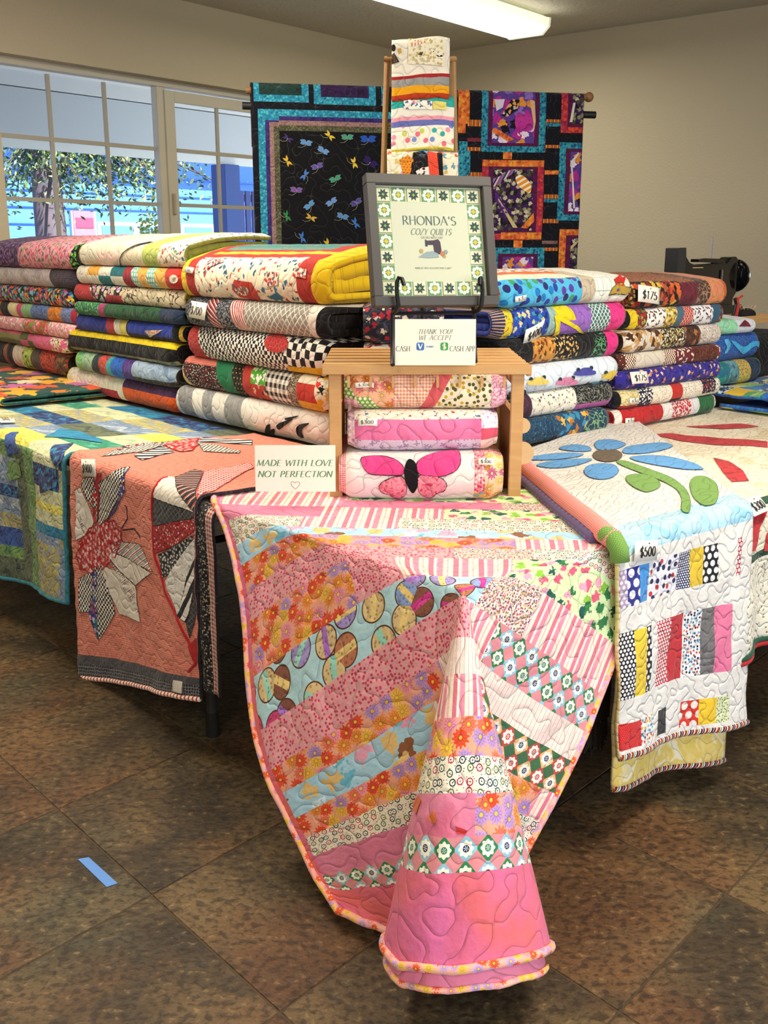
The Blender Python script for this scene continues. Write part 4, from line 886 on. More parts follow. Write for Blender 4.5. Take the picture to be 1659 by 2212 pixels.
# ---- white flower quilt on the right
wFL, wFR = AB(right(1314, 1150, -.01)[0], -.012), AB(right(1600, 1095, -.02)[0], -.02); wBL, wBR = onz(1095, 1000, TZ + .012), onz(1352, 905, TZ + .012)
WFL = wFL + (wFR - wFL) * -.02
def hangz(x, y, FL, FR, out=.05):
    n_ = np.array([FR[1] - FL[1], -(FR[0] - FL[0])]); n_ /= np.linalg.norm(n_); p = FL + n_ * out; return TZ + .012 - float(onplane(x, y, p, n_)[2])
wn = np.array([wFR[1] - wFL[1], -(wFR[0] - wFL[0])])
WHT = sol('#ece8e2')
def white_patch(inv, W, T, H):
    q = [inv(1450, y)[1] for y in (1105, 1170, 1200, 1278, 1333, 1470, 1522)]; bl0, bl1, r0, r1, s0, s1, t0 = q
    R = [(0, -T, W, H, WHT), (0, bl0, W, bl1, bat('#a9d3e6', '#b5dcec', '#93c6de', .06))]
    def row(v0, v1, items, x0y):
        for (xa, xb, k) in items: R.append((inv(xa, x0y)[0], v0, inv(xb, x0y)[0], v1, k))
    N = '#15151c'
    row(r0, r1, [(1316, 1354, dots('#b09ab8', '#e9e2ea', .016, .3)), (1354, 1382, dots('#2a2f8a', '#f2f0f4', .034, .34)), (1382, 1402, bat('#3f8ad0', '#4f9ae0', '#3a80c8', .02)), (1405, 1462, rdot('#e4e2ea', ['#c03a40', '#20285a'], .024, .3)),
                 (1462, 1490, dots('#1f2756', '#f0eef4', .008, .3)), (1490, 1518, sol('#e2bf3a')), (1518, 1552, dots('#17181f', '#f4f2f0', .024, .34)), (1590, 1600, dots('#c02a3a', '#f4f2f0', .014, .34))], 1240)
    row(s0, s1, [(1316, 1372, dots('#1a1a24', '#f2f0ee', .013, .34)), (1372, 1398, dots('#e4c02e', '#f0d860', .006, .25)), (1398, 1408, dots('#17181f', '#f4f2f0', .02, .3)), (1421, 1443, dots('#c02a3a', '#f4f2f0', .012, .34)), (1443, 1473, dots('#b01e2c', '#d84a50', .004, .3)),
                 (1476, 1512, rdot('#eeece8', ['#d04a3a', '#2f6a9a', '#20285a', '#7ab0c8'], .010, .34)), (1512, 1545, bat('#6d6b6c', '#7a7879', '#5f5d5e', .02)), (1545, 1580, sol('#e87aa0'))], 1400)
    row(t0, H - .02, [(1300, 1320, dots('#b01e2c', '#f4f2f0', .024, .34)), (1320, 1385, dots('#cc1f28', '#e0605a', .006, .22)), (1385, 1412, rdot('#eeece8', ['#d04a3a', '#2f6a9a', '#e8a030', '#7ab0c8'], .012, .34)), (1421, 1438, dots('#1c1c20', '#8a8a90', .006, .15)), (1438, 1467, WHT),
                      (1467, 1508, dots('#da3a2c', '#f6ece6', .034, .34)), (1508, 1546, dots('#f0c42a', '#f6da60', .006, .2)), (1546, 1575, rdot('#dfe0b8', ['#6a9a4a'], .009, .25))], 1560)
    return rects_patch(R, WHT)
BNDS = stp(['#222', '#e8e0d0', '#b8343a', '#222', '#e8c040', '#4a6aa0', '#eee', '#222', '#d06a80'], [.004, .003, .004, .003, .003, .003, .003, .005, .003], 35)
white, wm_, winv, wW, wT, wH = drape_quilt('white quilt with a blue petalled flower and strip blocks, hanging over the right table edge', WFL, wFR, wBL, wBR, wn,
    hangz(1345, 1640, wFL, wFR), hangz(1560, 1590, wFL, wFR), white_patch, bat('#efe0a0', '#e8d68a', '#f4ecc8', .08), BNDS, amp=.016, k=1.3, ph=.9, flare=.05, seed=41, z=TZ + .040, thick=.012, res=.013, side_bind=False)
BP = stp(['#4f94d4', '#6aaae4'], [.003, .003], 80)
def wapp(name, pts, k, **kw): return applique(name, white, pxpoly(winv, soft(pts) if len(pts) < 16 else pts), k, wm_, .003, .02, outline=kw.pop('out', '#1f2f4a'), ow=.002, **kw)
wapp('centre_patch', blobpoly(1312, 985, 32, 14, 18), net('#4a3a2c', '#7a6a50', .004, .15, .2))
for pts in ([(1290, 974), (1282, 960), (1292, 952), (1320, 950), (1348, 957), (1353, 963), (1328, 973)], [(1280, 976), (1272, 965), (1240, 961), (1212, 966), (1205, 972), (1245, 977)], [(1266, 983), (1235, 979), (1180, 982), (1120, 994), (1180, 996), (1240, 990)],
            [(1286, 993), (1255, 992), (1195, 996), (1150, 1007), (1195, 1014), (1245, 1008)], [(1300, 1002), (1270, 1006), (1259, 1020), (1272, 1033), (1298, 1038), (1322, 1034), (1338, 1021), (1330, 1005)],
            [(1342, 977), (1352, 966), (1395, 960), (1430, 957), (1462, 962), (1440, 972), (1395, 981), (1352, 982)], [(1356, 989), (1400, 984), (1450, 988), (1500, 1002), (1530, 1016), (1480, 1016), (1420, 1007), (1372, 997)]):
    wapp('petal', pts, BP)
GRN = dots('#6f9a48', '#8ab060', .005, .25)
wapp('stem_patch', [(1328, 997), (1350, 996), (1400, 1014), (1450, 1032), (1480, 1055), (1492, 1080), (1490, 1112), (1470, 1106), (1474, 1078), (1462, 1058), (1430, 1040), (1380, 1022), (1340, 1006)], GRN, out='#2a4a2a')
wapp('leaf', [(1350, 1032), (1362, 1026), (1395, 1025), (1420, 1036), (1428, 1050), (1420, 1058), (1398, 1066), (1375, 1058), (1355, 1044)], GRN, out='#2a4a2a')
wapp('leaf', [(1488, 1045), (1500, 1030), (1525, 1030), (1548, 1045), (1553, 1070), (1545, 1092), (1518, 1095), (1495, 1075)], GRN, out='#2a4a2a')
price(white, wm_, *winv(1390, 1188), .085, .048, '$500', rot=-.13)
# salmon dotted side border rolled over the left edge of the white quilt
n = 34; P = [winv(1100 + (1316 - 1100) * i / n, 1004 + (1128 - 1004) * (i / n) ** 1.25) for i in range(n + 1)]
bm_pts = [(0.004, -wT + (wT - .0) * i / n) for i in range(n + 1)]
binding('side_border', white, bm_pts, wm_, dots('#ea8078', '#f6c8c0', .006, .25), .024, 14)['label'] = 'rolled salmon dotted border'
binding('side_border', white, [(.004, -.06 + .06 * i / 8 + .0) for i in range(9)] + [(.004, .03), (.004, .06)], wm_, GRN, .022, 14)['label'] = 'green dotted corner of the border'
binding('side_border', white, [(-.018, -wT + (wT - .07) * i / n) for i in range(n + 1)], lambda U, V: wm_(U, V) - np.array([0, 0, .018]), dots('#6a5a88', '#8a7aa8', .03, .2), .015, 12)['label'] = 'purple underside of the border'
# yellow flannel back layer hanging lower, behind the strip blocks
yb = make_drape(WFL + (wFR - wFL) * .05 - wn / np.linalg.norm(wn) * .012, wFR - (wFR - wFL) * .08 - wn / np.linalg.norm(wn) * .012, wBL, wBR, wn, z=TZ + .024, amp=.014, k=1.2, ph=.9, flare=.022, seed=41, r=.028)
YH = hangz(1340, 1695, wFL, wFR, .03); YR = hangz(1530, 1655, wFL, wFR, .03)
def ybm(U, V): U = np.asarray(U, float); V = np.asarray(V, float); return yb(U, np.where(V > 0, V * (YH + (YR - YH) * U / yb.W) / YH, V))
yl = local(ybm, white.matrix_world); sheet('quilt_back', white, [0, yb.W], [.1, YH], .016, yl, lambda u, v: bat('#f2d98a', '#e8cb62', '#f6ecc8', .05), .008, sol('#e8dca0'), label='yellow flannel back layer')
binding('back_binding', white, [(yb.W * i / 50, YH) for i in range(51)], yl, BNDS, .007)
# dark fringed throw end behind it
thr = thing('throw_end', 'dark fringed throw hanging in the gap behind the white quilt', 'throw', Matrix.Translation((*AB(.40, .035), 0)))
q0 = right(1302, 1500, .03); m = MB(); zt = right(1290, 1560, .03)[1]; zb2 = right(1290, 1625, .03)[1]; am = right(1285, 1560, .03)[0]
for i in range(16):
    a_ = am - .03 + .005 * i + random.uniform(-.003, .003); p = AB(a_, .03 + random.uniform(-.006, .006)) - AB(.40, .035); m.tube([(p[0], p[1], zt), (p[0] + random.uniform(-.006, .006), p[1], (zt + zb2) / 2), (p[0] + random.uniform(-.01, .01), p[1], zb2 + random.uniform(0, .03))], [.003, .0035, .002], 5)
m.build('fringe', simple('#2a2826', .9), thr)
p0, p1 = AB(am - .035, .03) - AB(.40, .035), AB(am + .055, .03) - AB(.40, .035); MB().prism([(0, 0), (1, 0), (1, 1), (0, 1)], 0, 1) if False else None
mm = MB(); c_ = (p0 + p1) / 2; mm.box((0, 0, (zt + TZ - .06) / 2), (.09, .006, TZ - .06 - zt), bevel=.002); o = mm.build('throw_cloth', simple('#33302f', .95), thr); o.location = (c_[0], c_[1], 0); o.rotation_euler = (0, 0, math.atan2(ER[1], ER[0]))

# ---- Christmas quilt at the right edge
xFL, xFR = AB(right(1560, 1060, 0)[0] - .02, -.005), AB(right(1560, 1060, 0)[0] + 1.35, -.005)
def xmas_patch(inv, W, T, H):
    y = [inv(1640, v)[1] for v in (1075, 1094, 1190, 1205)]; CR_ = bat('#e9dfc6', '#efe6d0', '#ddd0b0', .12); RR = bat('#b5242a', '#c83238', '#9a1c22', .05); GG = sol('#1f4a38')
    R = [(0, -T, W, H, CR_), (0, y[0], W, y[1], GG), (0, y[2], W, y[3], GG), (0, y[3], W, H, blob('#e6e0cf', ['#8a8468', '#a08a60', '#6a6a50'], .02, .18))]
    return rects_patch(R, CR_)
xm, xmm, xinv, xW, xT, xH = drape_quilt('cream Christmas quilt with red curved stripes and green bands at the right edge', xFL, xFR, AB(right(1560, 1060, 0)[0] + .08, 1.0), AB(right(1560, 1060, 0)[0] + 2.1, 1.0), nR,
    TZ + .012 - right(1600, 1408, -.05)[1], TZ + .012 - right(1659, 1372, -.05)[1] + .02, xmas_patch, sol('#b5242a'), stp(['#1f4a38', '#1f4a38'], [.01, .01]), amp=.03, k=5, ph=0, flare=.05, seed=51, res=.016, z=TZ + .012)
RR = bat('#b5242a', '#c83238', '#9a1c22', .05)
for pts in ([(1405, 940), (1450, 937), (1560, 948), (1658, 955), (1658, 968), (1560, 963), (1480, 955)], [(1480, 922), (1600, 916), (1640, 922), (1560, 928)], [(1540, 990), (1575, 998), (1605, 1018), (1618, 1040), (1580, 1042), (1560, 1020)],
            [(1607, 1190), (1612, 1140), (1628, 1096), (1658, 1097), (1640, 1140), (1630, 1190)], [(1648, 1190), (1655, 1150), (1658, 1150), (1658, 1190)]):
    try: applique('red_stripe', xm, pxpoly(xinv, pts), RR, xmm, .0025, .025)
    except Exception as e: print('x', e)
binding('hem_piping', xm, [(xW * i / 60, xH + .012) for i in range(61)], xmm, sol('#b5242a'), .008)
price(xm, xmm, *xinv(1625, 1100), .085, .05, '$300', rot=.05, lift=.02)
# blue and yellow quilt lying flat on the right
fq = thing('folded_flat_quilt', 'blue, turquoise and yellow batik quilt lying folded flat at the right edge', 'quilt', frame(AB(2.42, .55), ER, EL, TZ + .016)); fqm = flatmap(.75, .5, .075, 9, .006)
BL_ = [bat('#2f8ad0', '#3a9ae0', '#2a6ac0', .05), bat('#e8e080', '#f0e890', '#d8d870', .05), bat('#2a5ab0', '#3a70c8', '#2f88c8', .05), bat('#88c070', '#a8d080', '#60a870', .05), sol('#f0c83a'), scr('#e8ecec', '#1f4a6a', .03, .12)]
sheet('quilt_top', fq, [0, .1, .2, .3, .42, .55, .75], [-.4, -.03, .02, .1, .2, .3, .5], .02, fqm, lambda u, v: BL_[(int(u / .105) * 2 + int((v + .5) / .08)) % 6], .014, BL_[2], cuts=[((.1, 0), (.3, .5)), ((.4, .5), (.6, 0))])

# ================================================================== folded quilts in stacks
def folded(label, M, W, D, h, bands, group, n_layers=None, back='#2a2628', puff=0., seed=0, rows=(), wave=0., t=.019, cat='quilt', inner=None, side_k=None, res=.012, endr=1., motifs=(), stitch=.044, name='folded_quilt', sag=0., sw=.0):
    """bands: [(u_end fraction or ('px', x), fabric)] ; a fabric may be a list [(s_limit, fabric), ...] for rows"""
    T_ = thing(name, label, cat, M, group); r = h / 2; ry = r * .72; qa = PI * (r + ry) / 4; rs = np.random.RandomState(seed); ph = rs.uniform(0, 6)
    def mk(hh, y0, amp=1.):
        rr = hh / 2; ryy = rr * .72; q = PI * (rr + ryy) / 4
        def f(U, V):
            U = np.atleast_1d(U).astype(float); V = np.atleast_1d(V).astype(float); a = np.clip(V, -q, q) / q * PI / 2
            y = ryy * (1 - np.cos(a)) + np.clip(np.abs(V) - q, 0, None); z = h / 2 + rr * np.sin(a); top = np.clip((z - h / 2) / rr, 0, 1)
            e = np.minimum(U, W - U); g_ = np.exp(-(e / .022) ** 2); z = h / 2 + (z - h / 2) * (1 - .20 * endr * g_ * amp); y = y + .020 * endr * g_ * amp + y0
            lum_ = .0035 * sn(U * 2.2, V * 2.2, seed) + .0022 * sn(U * 7, V * 7, seed + 1); y = y - lum_ * amp - .006 * np.sin(PI * U / W * 1.3 + ph) * amp
            z = z * (1 + puff / h * np.sin(np.clip((y + .02) / D, 0, 1) * PI * .62)) - sag * np.sin(PI * U / W) * (1 - top) * 0
            z = z + top * (.002 * sn(U * 3, V * 3, seed + 3)) * (1 if puff else .3) + wave * np.sin(U / W * PI * 2 + ph)
            return np.column_stack([U, y, z])
        return f, q
    mf, q = mk(h, 0.); S = q + D - ry; inv = inverter(mf, M, (0, W), (-q - .03, S * .9), 110); us = [0.]; fabs = []; cuts = []; slants = []
    for b in bands:
        e, k = b[0], b[1]; sl = b[2] if len(b) > 2 else 0.
        u_, v_ = (inv(e[1], e[2]) if isinstance(e, tuple) else (e * W, 0)); us.append(max(us[-1] + .004, min(u_, W))); fabs.append(k); slants.append(sl)
    us[-1] = W
    def patch(u, v):
        for i, k in enumerate(fabs):
            lim = us[i + 1] + slants[i] * v
            if u < lim or i == len(fabs) - 1:
                if isinstance(k, list):
                    for s_, kk in k:
                        if v < s_: return (kk, us[i], 0, 0)
                    return k[-1][1]
                return (k, us[i], 0, 0)
    for i, sl in enumerate(slants[:-1]):
        if sl: cuts.append(((us[i + 1], 0), (us[i + 1] + sl, 1)))
    vbk = sorted({-S, S, -q, q} | {s_ for k in fabs if isinstance(k, list) for s_, _ in k if -S < s_ < S}); ubk = [0, W] + [u_ for i, u_ in enumerate(us[1:-1]) if not slants[i]]
    bk = back if isinstance(back, tuple) else sol(back)
    sheet('outer_fold', T_, ubk, vbk, res, mf, patch, t * .86, bk, cuts, stitch, res_v=res)
    nl = n_layers if n_layers is not None else max(1, int((h - t * 1.2) / (2 * t * 1.02)))
    for i in range(1, nl + 1):
        hh = h - 2 * i * t * 1.02
        if hh < t * 1.0: break
        f2, q2 = mk(hh, i * t, .4); S2 = q2 + D - hh * .36 - i * t; ins = rs.uniform(.002, .010)
        ik = (inner[i % len(inner)] if inner else (fabs[0] if not isinstance(fabs[0], list) else fabs[0][0][1]))
        sheet('inner_fold', T_, [ins, W - ins], [-S2, -q2, q2, S2], .035, f2, lambda u, v: ik, (hh * .47 if i == nl or hh < 3.2 * t else min(t * .86, hh * .46)) * (1 + .8 * puff / h), bk, (), stitch, res_v=.014)
    return T_, mf, inv
def pxapp(T_, mf, inv, name, pts, k, **kw): 
    if name in ('butterfly_wing', 'butterfly_body', 'swirl_patch', 'oval_patch', 'cat_face', 'vine_stitch', 'car_print', 'sunburst_patch', 'magenta_form', 'zebra_patch'): pts = soft(list(pts), 1 if name == 'butterfly_wing' else 2)
    try: return applique(name, T_, pxpoly(inv, pts), k, mf, kw.pop('lift', .0035), .02, **kw)
    except Exception as e: print('pxapp', name, e)
LEFT_X, LEFT_Y = -EL, ER
def stack(side, c, depth, xm, base, rows, group, yaw=.012, puff_top=.05):
    fn = left if side == 'L' else right; n = len(rows); zs = [base]; out = []
    for i in range(n - 1, 0, -1):
        z = (fn(xm, rows[i]['y'][0], c)[1] + fn(xm, rows[i - 1]['y'][1], c)[1]) / 2; zs.append(z)
    top = rows[0]; zs.append(fn(xm, top['y'][0], c)[1] - top.get('puff', puff_top) * .6); zb0 = fn(xm, rows[-1]['y'][1], c)[1]; zs = [base] + [base + (z - zb0) * (zs[-1] - base) / (zs[-1] - zb0) for z in zs[1:]]; zs = zs[::-1]       # zs[i] = top of row i
    for i, r_ in enumerate(rows):
        (xl, xr), (yt, yb_) = r_['x'], r_['y']; ym = (yt + yb_) / 2; a0, a1 = fn(xl, ym, c)[0], fn(xr, ym, c)[0]; zt_, zb_ = zs[i], zs[i + 1]; h = zt_ - zb_ - .0015
        rs = np.random.RandomState(i * 7 + int(xm)); dy = r_.get('dy', rs.uniform(-.008, .010)); yw = r_.get('yaw', rs.uniform(-yaw, yaw))
        if side == 'L': org = AB(c + dy, a0); ex, ey = np.array(LEFT_X), np.array(LEFT_Y); W = a0 - a1
        else: org = AB(a0, c + dy); ex, ey = np.array(ER), np.array(EL); W = a1 - a0
        ca, sa = math.cos(yw), math.sin(yw); ex2 = ex * ca + ey * sa; ey2 = ey * ca - ex * sa
        org = org + ex * W * .5 * (1 - ca) - ey * W * .5 * sa
        M = frame(org, ex2, ey2, zb_)
        bands = [((('px', b[0], ym) if b[0] > 5 else b[0]), *b[1:]) for b in r_['b']]
        T_, mf, inv = folded(r_['label'], M, W, r_.get('D', depth), h, bands, group, puff=(r_.get('puff', puff_top) if i == 0 else 0.), seed=int(xm) + i, back=r_.get('back', '#2a2628'), inner=r_.get('inner'), t=r_.get('t', .019), res=r_.get('res', .012))
        if 'tag' in r_:
            tx, ty, tw, th, txt, rot, sl = r_['tag']; price(T_, mf, *inv(tx, ty), tw * 1.28, th, txt, rot, sl)
        for a in r_.get('app', ()): pxapp(T_, mf, inv, a[0], a[1], a[2], **(a[3] if len(a) > 3 else {}))
        out.append((T_, mf, inv))
    return out
W_ = '#efe9dc'; CR1 = sol('#e9ddc0'); BLK = sol('#17161a')
# far left stack
PFL = blob('#e9a3b4', ['#c2305a', '#e0506a', '#4a6a4a', '#7a9a5a', '#d4607a'], .022, .34); PUR = blob('#2a1836', ['#7a4a90', '#9a68a8', '#5a3878'], .016, .42)
stack('L', .60, .40, 80, TZ + .075, [
 dict(label='pink flowered quilt with purple leaf print bands on top of the far left stack', x=(-40, 156), y=(516, 592), puff=.05, back='#1d1a20', b=[(38, PUR, .25), (150, PFL, .3), (166, blob('#15171c', ['#6ab04a', '#4a8a3a', '#8ad05a'], .014, .4))], inner=[BLK]),
 dict(label='pale grey quilt with a charcoal zigzag end, second in the far left stack', x=(-40, 151), y=(590, 640), back='#3a3540', b=[(112, bat('#b9aeb2', '#c4babb', '#aaa0a6', .1), -.35), (165, stp(['#3d3440', '#50465a'], [.005, .003], 90))]),
 dict(label='quilt of small bright handbag shapes on black in the far left stack', x=(-40, 148), y=(640, 690), back='#1b1b22', b=[(162, blob('#15161f', ['#3fb0b8', '#e9c43a', '#e8604a', '#c05aa0', '#2f60a8', '#f0903a', '#7ad0c8'], .020, .46))]),
 dict(label='quilt with orange, black and cream bands beside blue and orange batik, far left stack', x=(-40, 156), y=(686, 730), back='#c9bfae', b=[(8, sol('#e0672e'), -.3), (26, BLK, -.3), (44, sol('#e6d9a8'), -.2), (52, sol('#cf4a78')), (74, bat('#8fc07a', '#7ab088', '#a8d08a', .03)), (110, bat('#4a68a0', '#6a88c0', '#3a508a', .025)), (140, bat('#e8902a', '#c86a20', '#f0b040', .03)), (165, bat('#5f78b0', '#7a90c0', '#4a6098', .03)), (175, sol('#b0384a'))]),
 dict(label='pink quilt with red ovals and white diamond shapes in the far left stack', x=(-40, 156), y=(724, 766), back='#8a3a48', b=[(54, star('#eaa0ac', '#f4efe8', .03, 2)), (112, blob('#7a9a4a', ['#d8403a', '#e9607a', '#f0a0a8'], .03, .44)), (165, star('#eaa0ac', '#f0ece4', .03, 2))]),
 dict(label='olive and pink chequered quilt with cream flowers in the far left stack', x=(-40, 144), y=(764, 808), back='#5a5a30', b=[(42, [(-.005, sol('#6a6a34')), (.02, sol('#8a8a52')), (9, sol('#dd6a8a'))]), (60, [(0, sol('#e06a92')), (9, sol('#5a6a34'))]), (76, [(0, sol('#5a6030')), (9, sol('#e06a92'))]), (110, sol('#e8709a')), (170, dai('#e0709a', ['#ece0b0', '#f2ecd0'], .045, 7, '#2a2018'))]),
 dict(label='brown and black quilt with cream and red patches, lowest in the far left stack', x=(-40, 140), y=(798, 862), back='#241c18', b=[(6, BLK, -.3), (22, sol('#9a5a38'), -.3), (34, BLK, -.2), (52, bat('#cfc0a8', '#d8ccb8', '#c0b098', .06)), (74, blob('#9ab84a', ['#1c1c18', '#c8d868'], .02, .4)), (96, bat('#4a4038', '#5a4c40', '#3a3028', .04)), (130, scr('#8a2a22', '#c8503a', .03, .1)), (170, blob('#5a4434', ['#2a2018', '#8a6a44', '#a8382e'], .02, .4))]),
], 'folded quilts in the far left stack')
# second stack
stack('L', .60, .40, 270, TZ + .022, [
 dict(label='cream quilt with a pink patch and green curve on top of the second stack', x=(160, 386), y=(514, 584), puff=.055, back='#8a9a50', b=[(172, sol('#a8a45a')), (208, sol('#e8e0cc')), (258, [(.018, ging('#f0c6b8', '#f4dcd0', .004)), (9, CR1)]), (306, CR1), (340, [(9, bat('#a8b45a', '#b8c46a', '#9aa850', .06))], .3), (402, blob('#ece4d0', ['#b03a34', '#4a6a9a', '#c85a4a', '#7a9a5a'], .022, .24))],
      app=[('vine_stitch', [(263, 578), (258, 560), (266, 545), (290, 530), (330, 522), (331, 524), (292, 532), (268, 546), (260, 561), (265, 578)], sol('#2a2a2c'))]),
 dict(label='orange, white and teal checked quilt directly under the cream one in the second stack', x=(155, 386), y=(576, 632), back='#1f5a5e', b=[(168, sol('#1f6a72')), (190, sol(W_)), (214, [(0, sol(W_)), (9, sol('#edb048'))]), (240, [(0, sol('#1a7480')), (9, sol(W_))]), (266, [(0, sol(W_)), (9, sol('#1a7480'))]), (284, sol('#a02a34'), -.2), (298, dots('#7ac0b8', '#f4f2ea', .02, .3), -.2), (316, sol('#efb45a'), -.2), (334, dots('#7ac0b8', '#f4f2ea', .02, .3), -.2), (356, sol('#efb45a'), -.2), (398, sol('#c8362e'))],
      app=[('ring_patch', blobpoly(376, 603, 9, 9, 12), sol('#e8e0d0')), ('knob_patch', blobpoly(377, 603, 4, 4, 10), sol('#b8a890'))]),
 dict(label='quilt with cream cycle print and a red and black end in the second stack', x=(152, 384), y=(624, 674), back='#c8a848', b=[(162, sol('#ead488')), (205, sol('#c03a40'), -1.1), (232, mac('#1c1b20', ['#c8c4bc', '#dedad2', '#a8a4a0'], .03), .4), (264, [(.0, sol('#b8323c')), (9, mac('#1c1b20', ['#c8c4bc', '#dedad2'], .03))]), (400, scr('#e3d4b4', '#4a3f38', .045, .035))]),
 dict(label='dark green batik quilt with a pink strip in the middle of the second stack', x=(160, 384), y=(670, 707), back='#1a3a28', b=[(220, blob('#1f5a3a', ['#4aa060', '#6ac088', '#2f7a4a'], .012, .4)), (232, sol('#a83a6a')), (345, bat('#1f4a30', '#2a5a3a', '#183c28', .05)), (400, bat('#24304a', '#2a3a58', '#1c2438', .05))]),
 dict(label='royal blue quilt with red, white, yellow and black pieces in the second stack', x=(160, 380), y=(705, 748), back='#16161c', b=[(164, BLK), (236, sol('#27389a')), (250, sol('#b83a44'), -.2), (268, sol('#efe9dc')), (280, sol('#e8d67a')), (284, BLK), (372, [(-.018, BLK), (9, sol('#2a40a8'))]), (386, BLK), (400, sol('#c8a83a'))], app=[('kite_patch', [(314, 714), (354, 713), (326, 728)], blob('#e8c09a', ['#3a60a8', '#c8503a', '#f0e0b0'], .006, .4))]),
 dict(label='black quilt with a bright yellow stripe in the second stack', x=(148, 372), y=(746, 802), back='#15151a', b=[(400, [(-.028, bat('#6a7a5a', '#a89a70', '#4a6a68', .03)), (.022, BLK), (.045, sol('#eed21a')), (9, sol('#e8ca18'))])]),
 dict(label='blue, green and purple batik block quilt low in the second stack', x=(160, 372), y=(798, 850), back='#2a2420', b=[(182, bat('#7ad0a0', '#9ae070', '#5ab0a0', .03)), (206, bat('#bfe0c8', '#a8d0a8', '#8ac0a0', .03), .3), (222, bat('#2a4048', '#1f3038', '#3a5058', .03), .2), (238, bat('#c83a44', '#d85a4a', '#a82a3a', .03), .2), (250, bat('#4ab0b0', '#3a98a8', '#6ac8b8', .03)), (274, bat('#1f5ac8', '#2a70d0', '#184aa0', .03)), (296, bat('#3a2a78', '#5a3a90', '#2a2060', .03)), (396, [(-.018, bat('#4a4030', '#2a2a28', '#6a5a40', .03)), (9, bat('#8fa8c8', '#a8bcd4', '#7a94b8', .05))])]),
 dict(label='white and crimson quilt with orange and purple ends at the bottom of the second stack', x=(140, 370), y=(846, 905), back='#163a3a', b=[(150, sol('#cfd83a')), (163, sol('#ece6d8')), (262, [(-.008, sol('#b8203c')), (9, rdot('#ece6d8', ['#3a3a3a'], .012, .07))]), (277, rdot('#ece6d8', ['#3a3a3a'], .012, .07)), (394, [(.012, sol('#ea5e20')), (9, sol('#4a2a5a'))])]),
], 'folded quilts in the second stack from the left')
